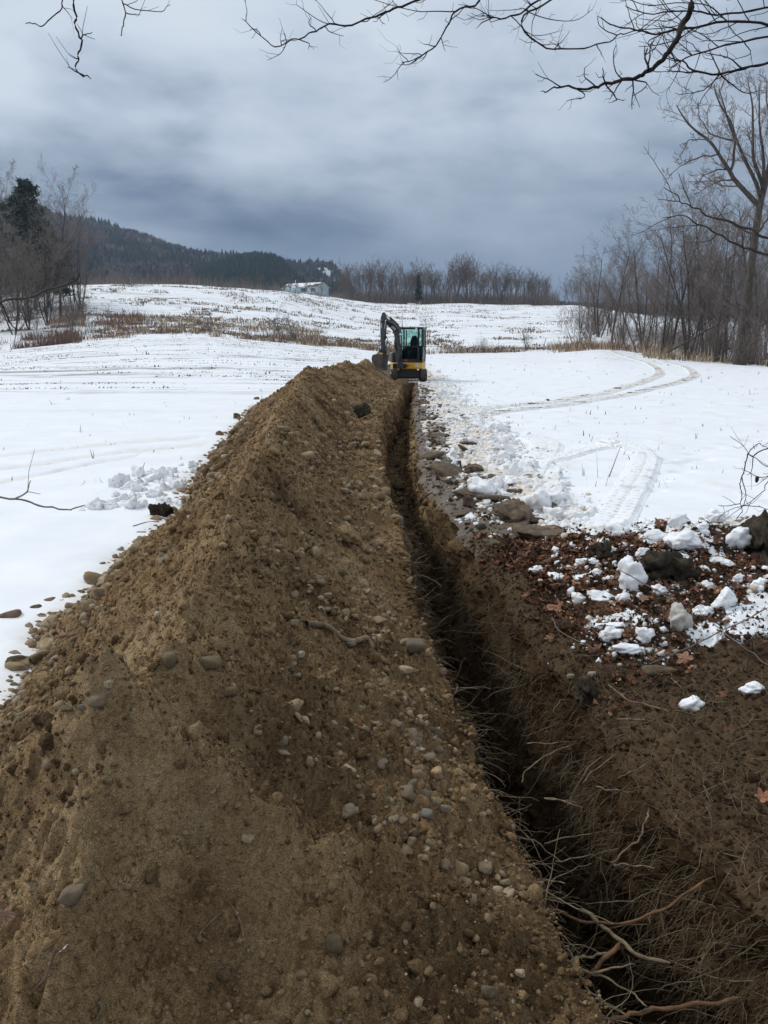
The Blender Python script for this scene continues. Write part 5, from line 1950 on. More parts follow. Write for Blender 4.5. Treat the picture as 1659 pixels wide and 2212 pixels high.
# ------------------------------------------------------------------ tracks pressed in the snow
def ribbon(name, pts, width, label=None, lugs=0.0, berm=.02, z0=.012, soil=0.0, mat=None, n=None):
    p = np.array([on_z(u, v, .05) for u, v in pts])
    L = np.linalg.norm(np.diff(p, axis=0), axis=1).sum()
    n = n or int(min(900, max(40, L / (lugs / 6 if lugs else .12))))
    q = smooth_path(p, n)
    T = np.gradient(q[:, :2], axis=0)
    T /= np.linalg.norm(T, axis=1, keepdims=True)
    Nn = np.stack([T[:, 1], -T[:, 0]], 1)
    m = 25
    s = np.linspace(-1, 1, m)
    X = q[:, 0:1] + Nn[:, 0:1] * s[None, :] * width * .5 * 1.35
    Y = q[:, 1:2] + Nn[:, 1:2] * s[None, :] * width * .5 * 1.35
    base = surface(X.ravel(), Y.ravel()).reshape(X.shape)
    arc = np.concatenate([[0], np.cumsum(np.linalg.norm(np.diff(q[:, :2], axis=0), axis=1))])[:, None]
    a = np.abs(s)[None, :] * 1.35
    inside = 1 - sstep(.92, 1.04, a)
    bm_ = np.exp(-((a - 1.12) / .10) ** 2) * berm * (1 + .8 * fbm(X * 6, Y * 6, 2, 211))
    if lugs:
        skew = np.where(s[None, :] > 0, 1, -1) * .06 * np.abs(s)[None, :]
        tread = np.abs(np.sin((arc + skew) * math.pi / lugs)) * .040
        tread = tread * (1 - .4 * np.exp(-(s[None, :] / .05) ** 2))
    else:
        tread = .012 + .012 * fbm(X * 5, Y * 5, 3, 213)
    fade = sstep(0, .25, arc) * sstep(0, .25, arc[-1] - arc)
    Z = base + z0 * inside + tread * inside + bm_
    edge = sstep(1.20, 1.35, a)
    Z = base + (Z - base) * fade * (1 - edge) - .012 * np.maximum(edge, 1 - fade)
    soilm = sstep(.12, .45, fbm(X * 1.3, Y * 2.2, 4, 215)) * inside * soil
    V = np.stack([X, Y, Z], -1).reshape(-1, 3)
    me = mesh_from(name, V, grid_faces(*X.shape), attrs={'snow': 1 - .75 * soilm, 'wet': soilm * 0 + .4, 'leafy': soilm * 0, 'dirty': np.clip(.95 * inside * (tread < .019) * (1 if lugs else .7) + .35 * soilm + 0 * a, 0, 1), 'rows': soilm * 0})
    o = link(name, me, GROUND)
    tag(o, kind='structure')
    return o


ribbon('tread_track', [(1398, 985), (1390, 1010), (1372, 1045), (1345, 1090), (1322, 1130), (1300, 1172)], .40, lugs=.17)
ribbon('tread_track', [(1122, 1012), (1165, 1003), (1215, 990), (1270, 974), (1320, 968), (1362, 972), (1392, 986)], .34, lugs=.17)
ribbon('tread_track', [(1135, 1040), (1152, 1010), (1172, 985), (1180, 962), (1150, 948), (1120, 945)], .5, lugs=.17, soil=.6)
ribbon('tread_track', [(1290, 962), (1330, 958), (1370, 965), (1400, 990)], .3, lugs=.17)
ribbon('wheel_track', [(1000, 893), (1080, 879), (1200, 868), (1330, 842), (1400, 822), (1425, 803), (1400, 785), (1340, 770), (1290, 757)], .45, soil=.9, berm=.04)
ribbon('wheel_track', [(1020, 902), (1100, 888), (1240, 872), (1380, 846), (1470, 825), (1500, 806), (1470, 786), (1400, 771), (1330, 757)], .45, soil=.8, berm=.04)

# ------------------------------------------------------------------ leaves
def leaf_proto(seed):
    g = np.random.default_rng(seed)
    n = 20
    a = np.arange(n) * 2 * math.pi / n
    r = .55 + .45 * np.abs(np.cos(a * 2.5)) ** 1.5
    r = r * (1 - .35 * sstep(2.3, 3.14, np.abs(a - math.pi * 0 - 0) % (2 * math.pi)) * 0) * g.uniform(.85, 1.12, n)
    out = np.stack([np.cos(a) * r, np.sin(a) * r, 0 * a], 1)
    mid = out * .5
    V = np.vstack([[0, 0, 0], mid, out])
    c1, c2, c3 = g.uniform(-.9, .9, 3)
    ax = g.uniform(0, 3.14)
    u = V[:, 0] * math.cos(ax) + V[:, 1] * math.sin(ax)
    v = -V[:, 0] * math.sin(ax) + V[:, 1] * math.cos(ax)
    V[:, 2] = .45 * c1 * u * u + .45 * c2 * v * v + .3 * c3 * u * v + g.normal(0, .06, len(V)) + .25 * np.abs(u)
    i = np.arange(n)
    j = (i + 1) % n
    F3 = np.stack([0 * i, 1 + i, 1 + j], 1)
    F4 = np.stack([1 + i, 1 + n + i, 1 + n + j, 1 + j], 1)
    T4 = np.concatenate([F4[:, [0, 1, 2]], F4[:, [0, 2, 3]]])
    return V, np.concatenate([F3, T4])


def leaf_lo(seed):
    g = np.random.default_rng(seed)
    n = 10
    a = np.arange(n) * 2 * math.pi / n
    r = np.where(np.arange(n) % 2 == 0, 1.0, .55) * g.uniform(.8, 1.15, n)
    V = np.vstack([[0, 0, 0], np.stack([np.cos(a) * r, np.sin(a) * r, g.normal(0, .22, n) + .2 * np.abs(np.cos(a + g.uniform(0, 3)))], 1)])
    i = np.arange(n)
    return V, np.stack([0 * i, 1 + i, 1 + (i + 1) % n], 1)


g = np.random.default_rng(88)
LEAVES = []
for i in range(9):
    V, F = leaf_proto(500 + i)
    me = mesh_from('leaf', V, F, smooth=False)
    me.materials.append(LEAF)
    LEAVES.append(me)
n = 10500
yy = g.uniform(4.0, 8.2, n)
_, xr_ = lips(yy)
xx = xr_ + .05 + g.exponential(1.5, n)
mk = right_masks(xx, yy)
ok = (mk[2] > g.uniform(.1, .9, n)) & (mk[0] < .5 + .4 * (g.uniform(0, 1, n) < .1)) & (xx < 6.2)
lx, ly = xx[ok], yy[ok]
cl = np.array([on_surface([(u, v)])[0][:2] for u, v in ((1330, 1530), (1350, 1545), (1300, 1512), (1470, 1445), (1500, 1455), (1280, 1410), (1330, 1445))])
c = cl[g.integers(0, len(cl), 130)] + g.normal(0, .11, (130, 2))
lx, ly = np.concatenate([lx, c[:, 0]]), np.concatenate([ly, c[:, 1]])
s = g.integers(0, 2, 60)
extra = np.stack([g.uniform(1.3, 3.2, 60), g.uniform(2.4, 4.3, 60)], 1)
lx, ly = np.concatenate([lx, extra[:, 0]]), np.concatenate([ly, extra[:, 1]])
lz = surface(lx, ly)
keep = lz > -.3
lx, ly, lz = lx[keep], ly[keep], lz[keep]
lr = np.exp(g.normal(math.log(.030), .35, len(lx))) * np.clip(ly / 6.2, .55, 1)
d = np.sqrt(lx ** 2 + ly ** 2 + (EYE - lz) ** 2)
uu = 829.5 + lx / (ly * CP + (EYE - lz) * SP) * FOC
px = lr / d * (uu < 1690)
order = np.argsort(-px)
for i in order[:290]:
    o = link('dead_leaf', LEAVES[int(g.integers(0, len(LEAVES)))], None, None, (lx[i], ly[i], lz[i] + .012), (g.normal(0, .45), g.normal(0, .45), g.uniform(0, 6.28)), lr[i])
    tag(o, 'curled brown dead leaf in the litter on the right bank', 'leaf', 'dead leaves on the right bank')
i = order[290:]
pal = np.array([(.07, .034, .02), (.135, .06, .032), (.20, .092, .048), (.32, .18, .105), (.05, .032, .022)])
tt = pal[g.choice(5, len(i), p=[.25, .28, .2, .07, .2])] * g.uniform(.7, 1.2, (len(i), 1))
me = scatter_mesh('leaf_litter', [leaf_lo(600 + k) for k in range(8)], np.stack([lx[i], ly[i], lz[i] + .008], 1), lr[i], g, .55, tt, False)
tag(link('leaf_litter', me, LITTER), 'matted brown leaves over the right bank', 'leaf litter', kind='stuff')


def hand_leaf(u, v, wpx, col, label, seed, tilt=(.4, .2), stalk=0):
    p = on_surface([(u, v)])[0]
    dist = math.sqrt(p[0] ** 2 + p[1] ** 2 + (EYE - p[2]) ** 2)
    r = wpx * .5 * dist / FOC
    V, F = leaf_proto(seed)
    me = mesh_from('dead_leaf', V, F, smooth=False)
    mn = 'leaf_%d' % seed
    o = link('dead_leaf', me, plain(mn, col, .7, .3, vary=.3), None, p + np.array([0, -.01, .02]), (tilt[0], tilt[1], seed), r)
    tag(o, label, 'leaf')
    if stalk:
        t = Tubes()
        t.add(smooth_path([(0, 0, 0), (-.6, -.9, -.2), (-1.0, -2.2, -.6)], 8), [.05] * 8, 5)
        link('stalk', t.mesh('stalk'), ROOT, o)


hand_leaf(881, 1812, 44, (.30, .185, .11), 'pale tan leaf standing on the gravel near the trench', 701, (.8, .3))
hand_leaf(141, 2072, 30, (.40, .36, .31), 'small grey leaf with a stalk on the front of the heap', 702, (.7, -.3), 1)
hand_leaf(1643, 1737, 34, (.34, .16, .085), 'orange brown leaf on bare earth at the right edge', 703, (.3, .2))
hand_leaf(18, 1993, 34, (.22, .13, .085), 'brown leaf at the left edge of the heap', 704, (.7, .2))
hand_leaf(595, 1727, 34, (.10, .06, .04), 'dark leaf stuck in the front slope of the heap', 705, (.8, .2))

# ------------------------------------------------------------------ sticks and roots
def stick(pts, r0, r1, label, mat=None, cat='stick', name='stick', n=26, twigs=()):
    """pts: (u, v, z) - a picture point and its height above the field"""
    p = np.array([on_z(u, v, z) for u, v, z in pts])
    p = wiggle(smooth_path(p, n), .004)
    o_ = p[0].copy()
    t = Tubes()
    rad = .60 * np.linspace(r0, r1, n) * (1 + .12 * np.sin(np.arange(n) * 1.9))
    rad[0] *= .55
    rad[-1] *= .4
    t.add(p - o_, rad, 7)
    o = link(name, t.mesh(name), mat or ROOT, None, o_)
    tag(o, label, cat)
    for tw in twigs:
        q = np.array([on_z(u, v, z) for u, v, z in tw])
        t2 = Tubes()
        q = wiggle(smooth_path(q, 10), .003)
        t2.add(q - o_, np.linspace(r1, r1 * .35, 10), 5)
        link('twig', t2.mesh('twig'), mat or ROOT, o)
    return o


def c4(a, b, z=0.0):
    return (822.9 + .504 * a, 1645.8 + .504 * b, z)


def c5(a, b, z=0.05):
    return (1097.2 + .3386 * a, 1261.8 + .3386 * b, z)


stick([c4(350, 340, .02), c4(500, 460, -.02), c4(690, 590, -.08), c4(800, 660, -.12), c4(930, 690, -.14), c4(1070, 685, -.12), c4(1190, 640, -.08), c4(1290, 570, -.04), c4(1430, 490, .02)], .011, .008,
      'long curved orange root bridging the trench in the foreground', REDROOT, 'root', 'root', 34)
stick([c4(955, 1123, -.08), c4(1050, 1085, -.08), c4(1200, 1055, -.07), c4(1380, 1045, -.06), c4(1540, 1010, -.05)], .013, .011, 'thick reddish broken root at the bottom edge over the trench', REDROOT, 'root', 'root')
stick([c4(835, 965, -.12), c4(910, 890, -.06), c4(970, 840, -.03), c4(1028, 772, .02)], .012, .015, 'short stub of peeled red root pointing up from the trench', REDROOT, 'root', 'root', 12)
stick([c4(735, 875, -.02), c4(850, 840, -.02), c4(985, 820, -.02)], .010, .006, 'straight grey stick lying across the lower roots', None)
stick([c4(770, 830, 0), c4(850, 885, -.03), c4(950, 925, -.05), c4(1060, 980, -.06), c4(1142, 1050, -.06)], .008, .005, 'grey stick slanting down to the right over the trench', None, twigs=[[c4(910, 905, -.04), c4(1000, 880, -.02), c4(1090, 868, 0)]])
stick([c4(800, 800, -.02), c4(860, 930, -.06), c4(950, 1030, -.08), c4(1060, 1095, -.09)], .008, .006, 'grey stick running down beside the heap at the bottom', None)
stick([c4(390, 530, .10), c4(480, 470, .12), c4(575, 440, .10), c4(660, 450, .06), c4(692, 500, .02), c4(690, 590, -.04)], .007, .004, 'pale arched root looping out of the heap', None, 'root', 'root')
stick([c4(390, 530, .10), c4(500, 550, .06), c4(590, 580, .02), c4(670, 602, -.02)], .006, .004, 'thin pale root below the arched one', None, 'root', 'root')
stick([c4(400, 650, .08), c4(430, 620, .09), c4(490, 605, .07)], .005, .003, 'short forked root low on the trench shoulder', None, 'root', 'root', 10, [[c4(405, 640, .08), c4(430, 580, .09), c4(440, 540, .09)]])
stick([c4(850, 635, -.30), c4(890, 650, -.30), c4(950, 712, -.30), c4(1035, 765, -.28), c4(1100, 830, -.25), c4(1240, 862, -.2)], .016, .013, 'thick dark root crossing deep in the trench', FINE_ROOT, 'root', 'root')
stick([c4(995, 440, -.2), c4(1080, 442, -.2), c4(1175, 455, -.18)], .007, .005, 'straight pale root jutting from the right wall of the trench', None, 'root', 'root', 12)
stick([c4(700, 155, -.25), c4(770, 165, -.25), c4(842, 182, -.25)], .008, .005, 'pale broken root end high in the dark of the trench', None, 'root', 'root', 12)
stick([c4(985, 430, -.15), c4(1060, 370, -.1), c4(1110, 330, -.05), c4(1135, 260, 0), c4(1150, 200, .03)], .005, .007, 'grey crooked root climbing the right wall of the trench', None, 'root', 'root')
stick([c4(700, 350, -.2), c4(790, 330, -.2), c4(900, 312, -.2)], .006, .004, 'thin level root reaching across the middle of the trench', None, 'root', 'root', 12)
stick([c4(750, 425, -.2), c4(830, 410, -.2), c4(915, 395, -.2)], .006, .004, 'thin level root below the other across the trench', None, 'root', 'root', 12)
stick([c5(640, 640), c5(780, 740), c5(1010, 812), c5(1180, 880), c5(1400, 1000), c5(1560, 1120)], .007, .014, 'long grey stick slanting down the right bank', None, n=30)
stick([c5(695, 862), c5(900, 870), c5(1130, 912), c5(1250, 972), c5(1400, 1092)], .010, .006, 'grey stick below the long slanting one on the right bank', None, n=24, twigs=[[c5(1250, 972), c5(1310, 940, .08), c5(1385, 938, .10)]])
stick([c5(1255, 832), c5(1450, 785), c5(1585, 758)], .006, .003, 'straw coloured twig right of the lone snow lump', None, n=12)
stick([c5(1225, 762), c5(1310, 752), c5(1400, 754)], .006, .004, 'short straw coloured twig touching the lone snow lump', None, n=10)
stick([c5(930, 990), c5(1080, 1015), c5(1150, 1020), c5(1230, 985)], .005, .003, 'thin wavy root on the right bank below the sticks', None, 'root', 'root', 14, [[c5(1150, 1045), c5(1165, 1020), c5(1200, 995)]])
stick([c5(110, 1190, -.1), c5(200, 1130, -.06), c5(300, 1060, -.03), c5(440, 1000, .03)], .007, .004, 'forked pale root at the lip of the right bank', None, 'root', 'root', 16, [[c5(120, 1018, -.03), c5(300, 1012, -.01), c5(430, 1003, .03)], [c5(90, 1265, -.12), c5(110, 1190, -.1)]])
stick([c5(475, 1270), c5(560, 1180), c5(690, 1085)], .005, .003, 'thin straight root across the right bank', None, 'root', 'root', 12)
stick([c5(700, 1240), c5(790, 1195), c5(890, 1135)], .005, .004, 'short grey stick low on the right bank', None, n=10)
stick([c5(560, 1290), c5(660, 1320), c5(800, 1325)], .006, .004, 'bent pale root at the foot of the right bank', None, 'root', 'root', 12)
stick([c5(230, 1362, -.1), c5(330, 1378, -.1), c5(470, 1420, -.08)], .007, .005, 'pale root lying along the trench side', None, 'root', 'root', 12)
stick([c5(280, 210), c5(330, 300), c5(470, 370), c5(560, 420)], .004, .006, 'thin stick running through the leaves by the trench', TWIG, n=14)
stick([c5(900, 510, .1), c5(1150, 410, .12), c5(1290, 335, .16), c5(1500, 230, .2), c5(1659, 150, .24)], .006, .009, 'long dark stick lying along the old snow strip', TWIG, n=24)
stick([c5(1300, 240, .2), c5(1420, 345, .18), c5(1560, 440, .12), c5(1670, 520, .1)], .006, .005, 'dark stick crossing over the old snow strip', TWIG, n=18)
stick([c5(1520, 580, .05), c5(1540, 460, .25), c5(1560, 345, .45)], .005, .003, 'straw coloured stem standing in the earth at the right', None, n=10)
stick([c5(1010, 540, .05), c5(1040, 600, .04), c5(1110, 665, .03)], .006, .004, 'pale splintered twig at the end of the flat stone', ROOT, n=10)
stick([(1340, 1232, .3), (1420, 1275, .2), (1470, 1310, .15), (1540, 1345, .1)], .008, .004, 'thin dark stick leaning from the dark mound', TWIG, n=16)
stick([(1545, 1140, .25), (1530, 1127, .33), (1510, 1150, .15)], .005, .004, 'small dark twig stuck in the snow rim', TWIG, n=8)


def surf_stick(pts, r0, r1, label, mat, lift=.02, cat='root', name='root'):
    q = on_surface(pts)
    q[:, 2] += lift
    p = smooth_path(q, 22)
    t = Tubes()
    o_ = p[0].copy()
    rad = np.linspace(r0, r1, 22)
    rad[-1] *= .4
    t.add(p - o_, rad, 7)
    return tag(link(name, t.mesh(name), mat, None, o_), label, cat)


surf_stick([(661, 1362), (707, 1372), (738, 1388), (765, 1396), (793, 1394), (806, 1410)], .017, .014, 'bent brown root lying in the gravel on the heap', FINE_ROOT)
surf_stick([(288, 1143), (318, 1136), (345, 1133)], .018, .012, 'dark stick lying off the left foot of the heap', FINE_ROOT, cat='stick', name='stick')
surf_stick([(325, 1765), (340, 1735), (358, 1700), (360, 1690)], .003, .002, 'hair thin root on the scarp of the near peak', ROOT)
surf_stick([(268, 1610), (276, 1590), (282, 1568), (300, 1555)], .003, .002, 'wavy thin root under the crown of the near peak', ROOT)
surf_stick([(433, 2033), (460, 2020), (480, 2008)], .004, .002, 'short pale root low on the front slope', ROOT)
surf_stick([(515, 2110), (530, 2070), (520, 2020), (495, 1960)], .003, .002, 'long hair root low on the front slope', ROOT)
surf_stick([(80, 2155), (100, 2125), (125, 2090)], .003, .002, 'thin root trailing below the small grey leaf', ROOT)
surf_stick([(215, 2180), (222, 2200), (210, 2230)], .006, .003, 'tuft of pale root at the very bottom of the heap', ROOT)

# roots sticking out of the trench sides
g = np.random.default_rng(99)
fine = Tubes()
pale = Tubes()
cands = []
nrow, ncol = TRX.shape
right0 = ncol - 44


def root_path(start, dirv, L, g, n=9, droop=.35):
    p = [np.array(start, float)]
    d_ = np.array(dirv, float)
    d_ /= np.linalg.norm(d_)
    for k in range(n - 1):
        d_ = d_ + g.normal(0, .22, 3) + np.array([0, 0, -droop / n])
        d_ /= np.linalg.norm(d_)
        p.append(p[-1] + d_ * L / (n - 1))
    return np.array(p)


for k in range(560):
    y = math.exp(g.uniform(math.log(1.7), math.log(8.5)))
    i = int(np.searchsorted(ROWS, y))
    left = g.uniform() < .42
    if left:
        j = int(g.integers(0, 9))
        dv = (1, g.normal(-.1, .5), g.normal(.1, .25))
        L = g.uniform(.10, .36)
    else:
        j = int(right0 + g.integers(14, 43))
        dv = (-1, g.normal(-.2, .6), g.normal(.05, .35))
        L = g.uniform(.12, .45)
    st = np.array([TRX[i, j], ROWS[i], TRZ[i, j]])
    st[0] += -.02 if left else .02
    r = math.exp(g.normal(math.log(.0023), .38))
    cands.append((r * L / math.hypot(y, 1), root_path(st, dv, L, g), r, left))
cands.sort(key=lambda c: -c[0])
for sc_, p, r, left in cands[:210]:
    t = Tubes()
    o_ = p[0].copy()
    t.add(p - o_, np.linspace(r, r * .45, len(p)), 5)
    tag(link('root', t.mesh('root'), ROOT, None, o_), 'thin broken root sticking out of the %s side of the trench' % ('left' if left else 'right'), 'root', 'roots in the %s side of the trench' % ('left' if left else 'right'))
for sc_, p, r, left in cands[210:]:
    fine.add(p, np.linspace(r, r * .4, len(p)), 3)
for k in range(5600):
    y = math.exp(g.uniform(math.log(1.6), math.log(9.5)))
    i = int(np.searchsorted(ROWS, y))
    left = g.uniform() < .25
    j = int(g.integers(0, 14)) if left else int(right0 + min(43, abs(g.normal(0, 1)) * -16 + 43))
    j = max(0, min(ncol - 1, j))
    st = np.array([TRX[i, j], ROWS[i], TRZ[i, j]])
    p = root_path(st, (1 if left else -1, g.normal(0, .9), g.normal(-.2, .6)), g.uniform(.05, .24), g, 6, 1.3)
    r = g.uniform(.0009, .0021)
    (pale if k % 3 == 0 else fine).add(p, np.linspace(r, r * .5, 6), 3)
for k in range(2200):
    y = math.exp(g.uniform(math.log(1.9), math.log(5.6)))
    _, b_ = lips(y)
    x = float(b_) + abs(g.normal(0, .7))
    z = float(right_ground(np.array([x]), np.array([y]))[0])
    p = root_path((x, y, z), (g.normal(0, 1), g.normal(0, 1), .25), g.uniform(.06, .28), g, 6, .5)
    r = g.uniform(.0008, .0022)
    fine.add(p, np.linspace(r, r * .5, 6), 3)
tag(link('root_mat', fine.mesh('root_mat'), FINE_ROOT), 'hair fine roots hanging from the sides of the trench', 'fine roots', kind='stuff')
tag(link('root_mat', pale.mesh('root_mat'), ROOT), 'pale hair roots hanging from the sides of the trench', 'fine roots', kind='stuff')

# ------------------------------------------------------------------ trees
def unit(v):
    return v / (np.linalg.norm(v) + 1e-9)


def grow(tr, tw, p, d, L, r, lev, cfg, g, first=0.25):
    """one branch and everything that grows on it; tr takes stem and limbs, tw takes twigs"""
    n = cfg['seg'][lev]
    step = L / (n - 1)
    P = [np.array(p, float)]
    d = unit(np.array(d, float))
    for k in range(n - 1):
        d = unit(d + g.normal(0, cfg['wob'][lev], 3) + np.array([0, 0, cfg['up'][lev]]))
        P.append(P[-1] + d * step)
    P = np.array(P)
    rr = r * (1 - np.linspace(0, 1, n) ** cfg.get('pow', 1.0) * (1 - cfg['taper'][lev]))
    rr = np.maximum(rr, cfg['rmin'])
    (tr if lev <= cfg.get('split', 1) else tw).add(P, rr, cfg['sides'][lev])
    if lev + 1 < len(cfg['seg']):
        sprout(tr, tw, P, rr, L, lev, cfg, g, first)
    return P, rr


def sprout(tr, tw, P, rr, L, lev, cfg, g, first):
    n = len(P)
    nc = max(1, int(round(cfg['kids'][lev] * g.uniform(.75, 1.25))))
    for k in range(nc):
        f = first + (1 - first) * (k + g.uniform(.2, .9)) / nc
        f = min(f, .99)
        i = min(int(f * (n - 1)), n - 2)
        q = P[i] + (P[i + 1] - P[i]) * (f * (n - 1) - i)
        ax = unit(P[i + 1] - P[i])
        side = unit(np.cross(ax, g.normal(size=3)))
        ang = R(cfg['ang'][lev] * g.uniform(.7, 1.25))
        dd = ax * math.cos(ang) + side * math.sin(ang)
        Lc = L * cfg['len'][lev] * g.uniform(.65, 1.15) * (1 - cfg['short'][lev] * f)
        rc = max(cfg['rmin'], np.interp(f * (n - 1), np.arange(n), rr) * cfg['thin'][lev])
        grow(tr, tw, q, dd, Lc, rc, lev + 1, cfg, g, .15)


CFG = dict(seg=[10, 8, 6, 4, 3], wob=[.05, .10, .13, .16, .2], up=[.03, .07, .06, .05, .04], taper=[.25, .3, .35, .4, .4], rmin=.008, sides=[8, 5, 3, 3, 3],
           kids=[13, 7, 5, 4], ang=[42, 40, 42, 45], len=[.56, .45, .45, .5], short=[.38, .35, .3, .2], thin=[.42, .45, .5, .6])


def tree_proto(seed, H, r, first=.25, stems=1, lean=.0, bark=None, twig=None, **kw):
    cfg = dict(CFG)
    cfg.update(kw)
    g = np.random.default_rng(seed)
    tr, tw = Tubes(), Tubes()
    for s in range(stems):
        a = g.uniform(0, 6.28)
        sp = 0.0 if stems == 1 else g.uniform(.15, .42)
        d = np.array([math.cos(a) * sp + lean, math.sin(a) * sp, 1.0])
        grow(tr, tw, (math.cos(a) * .12 * (stems > 1), math.sin(a) * .12 * (stems > 1), -.4), d, H * (1 if s == 0 else g.uniform(.6, .95)), r * (1 if s == 0 else g.uniform(.5, .9)), 0, cfg, g, first)
    a = tr.mesh('trunk')
    b = tw.mesh('crown')
    a.materials.append(bark or BARK)
    b.materials.append(twig or TWIG)
    hz = np.zeros(len(b.vertices) * 3, np.float32)
    b.vertices.foreach_get('co', hz)
    return a, b, float(np.percentile(hz[2::3], 99.7))


def plant(proto, name, p, scale, rz, label, cat, group=None, sz=None):
    o = empty(name, p, rz)
    o.scale = (scale, scale, sz or scale)
    link('trunk', proto[0], None, o)
    link('crown', proto[1], None, o)
    return tag(o, label, cat, group)


NEARP = [
    tree_proto(1, 16, .20, .30, wob=[.06, .12, .14, .16, .2], kids=[19, 9, 6, 4]),
    tree_proto(2, 15, .15, .22, 2, kids=[15, 8, 6, 3]),
    tree_proto(3, 13, .14, .15, 4, kids=[11, 8, 5, 3]),
    tree_proto(4, 15, .12, .40, kids=[15, 8, 5, 4], ang=[38, 40, 42, 45]),
]
BUSHP = [
    tree_proto(21, 5, .055, .15, 6, kids=[7, 5, 3], seg=[7, 5, 4, 3], rmin=.008, len=[.5, .45, .5], split=0),
    tree_proto(22, 5, .05, .10, 7, kids=[6, 5, 4], seg=[7, 5, 4, 3], rmin=.008, len=[.55, .5, .5], split=0, ang=[50, 45, 45, 45]),
    tree_proto(23, 6, .05, .3, 1, kids=[12, 4, 3], seg=[8, 5, 4, 3], rmin=.008, split=0),
]
FARP = [
    tree_proto(31, 16, .30, .42, bark=FARWOOD, twig=FARWOOD, rmin=.026, kids=[12, 6, 4], seg=[8, 6, 5, 3], thin=[.5, .55, .6, .6], ang=[34, 38, 42, 45]),
    tree_proto(32, 16, .28, .50, bark=FARWOOD, twig=FARWOOD, rmin=.026, kids=[12, 6, 4], seg=[8, 6, 5, 3], ang=[32, 38, 42, 45], up=[.02, .10, .08, .05, .04]),
    tree_proto(33, 15, .16, .2, 2, bark=FARWOOD, twig=FARWOOD, rmin=.026, kids=[9, 6, 4], seg=[8, 6, 5, 3]),
    tree_proto(34, 17, .32, .55, bark=FARWOOD, twig=FARWOOD, rmin=.026, kids=[13, 6, 5], seg=[8, 6, 5, 3], ang=[48, 42, 42, 45]),
    tree_proto(35, 14, .24, .4, bark=PALEBARK, twig=FARWOOD, rmin=.026, kids=[11, 6, 4], seg=[8, 6, 5, 3]),
]


def ground_at(u, y):
    x = (u - 829.5) / 1706.0 * y
    z = float(far_ground(x, y)) if y >= 60 else float(surface([x], [y])[0])
    return np.array([x, y, z])


def top_to_height(p, vtop):
    return float(zrow(vtop, p[1])) - p[2]


# the big cottonwood at the right edge, its main limbs where the photograph shows them
def big_tree():
    Y = 66.0
    base = ground_at(1600, Y)
    g = np.random.default_rng(61)
    tr, tw = Tubes(), Tubes()
    c4_ = lambda a, b, dy: at(1152 + .3055 * a, 153.6 + .3055 * b, Y + dy) - base
    cfg = dict(CFG)
    cfg.update(rmin=.011, seg=[12, 9, 6, 5, 4], wob=[.05, .09, .13, .16, .2], up=[.02, .05, .07, .07, .05], ang=[40, 40, 45, 45], kids=[9, 9, 6, 5], len=[.3, .30, .42, .5], short=[.3, .35, .3, .2], thin=[.4, .42, .5, .6])
    trunk = [c4_(1462, 2030, 0), c4_(1480, 1850, 0), c4_(1500, 1700, 0), c4_(1532, 1450, .2), c4_(1565, 1200, .4), c4_(1602, 950, .5), c4_(1640, 800, .6), c4_(1690, 560, .8), c4_(1720, 250, 1), c4_(1740, 0, 1)]
    P = smooth_path(trunk, 22)
    P[0, 2] = -.5
    rad = np.interp(np.arange(22), [0, 2, 5, 10, 14, 21], [.60, .42, .34, .28, .22, .05])
    tr.add(P, rad, 12)
    limbs = [
        ([(1592, 950), (1500, 860), (1410, 770), (1385, 700), (1320, 590), (1260, 500), (1130, 410), (1060, 320), (1012, 240)], 0, -3.0, .21, 1),
        ([(1388, 720), (1415, 620), (1420, 500), (1370, 330), (1335, 200), (1310, 100)], -1.2, -2.0, .12, 2),
        ([(1602, 880), (1550, 720), (1440, 510), (1390, 350), (1300, 180), (1280, 90)], .4, 2.5, .17, 1),
        ([(1625, 830), (1562, 640), (1546, 420), (1540, 220), (1520, 60)], .5, 3.2, .17, 1),
        ([(1640, 800), (1622, 600), (1602, 350), (1596, 90)], .5, -2.5, .16, 1),
        ([(1655, 760), (1700, 560), (1660, 300), (1650, 60)], .6, 1.5, .14, 1),
        ([(1410, 770), (1330, 780), (1250, 810), (1150, 870)], -1.0, -2.2, .055, 2),
        ([(1402, 690), (1300, 700), (1200, 750), (1130, 810)], -1.2, -.4, .06, 2),
        ([(1322, 590), (1200, 605), (1080, 645), (960, 742)], -1.6, -3.2, .065, 2),
        ([(1265, 500), (1180, 480), (1100, 490), (1060, 560)], -1.9, -3.0, .045, 2),
        ([(1440, 510), (1330, 470), (1250, 430), (1180, 330), (1160, 230)], 1.1, .2, .07, 2),
        ([(1545, 1150), (1420, 1090), (1300, 1040), (1190, 1000)], .3, 3.0, .08, 2),
        ([(1570, 1180), (1650, 1050), (1720, 960)], .3, 2.0, .12, 2),
        ([(1500, 1700), (1400, 1640), (1290, 1560), (1210, 1480)], 0, -3, .07, 2),
    ]
    for pts, dy0, dy1, r, lev in limbs:
        k = len(pts)
        q = smooth_path([c4_(a, b, dy0 + (dy1 - dy0) * i / (k - 1)) for i, (a, b) in enumerate(pts)], 16)
        q = wiggle(q, .05, g)
        rr = np.linspace(r, max(.02, r * .16), 16)
        tr.add(q, rr, 6)
        L = np.linalg.norm(np.diff(q, axis=0), axis=1).sum()
        c = dict(cfg)
        c['kids'] = [9, 13 if lev == 1 else 10, 6, 5]
        sprout(tr, tw, q, rr, L, 1, c, g, .12)
    a, b = tr.mesh('trunk'), tw.mesh('crown')
    a.materials.append(BARK)
    b.materials.append(TWIG)
    plant((a, b), 'cottonwood_tree', base, 1.0, 0, 'tallest bare tree with a thick leaning trunk at the right edge of the field', 'tree')


big_tree()

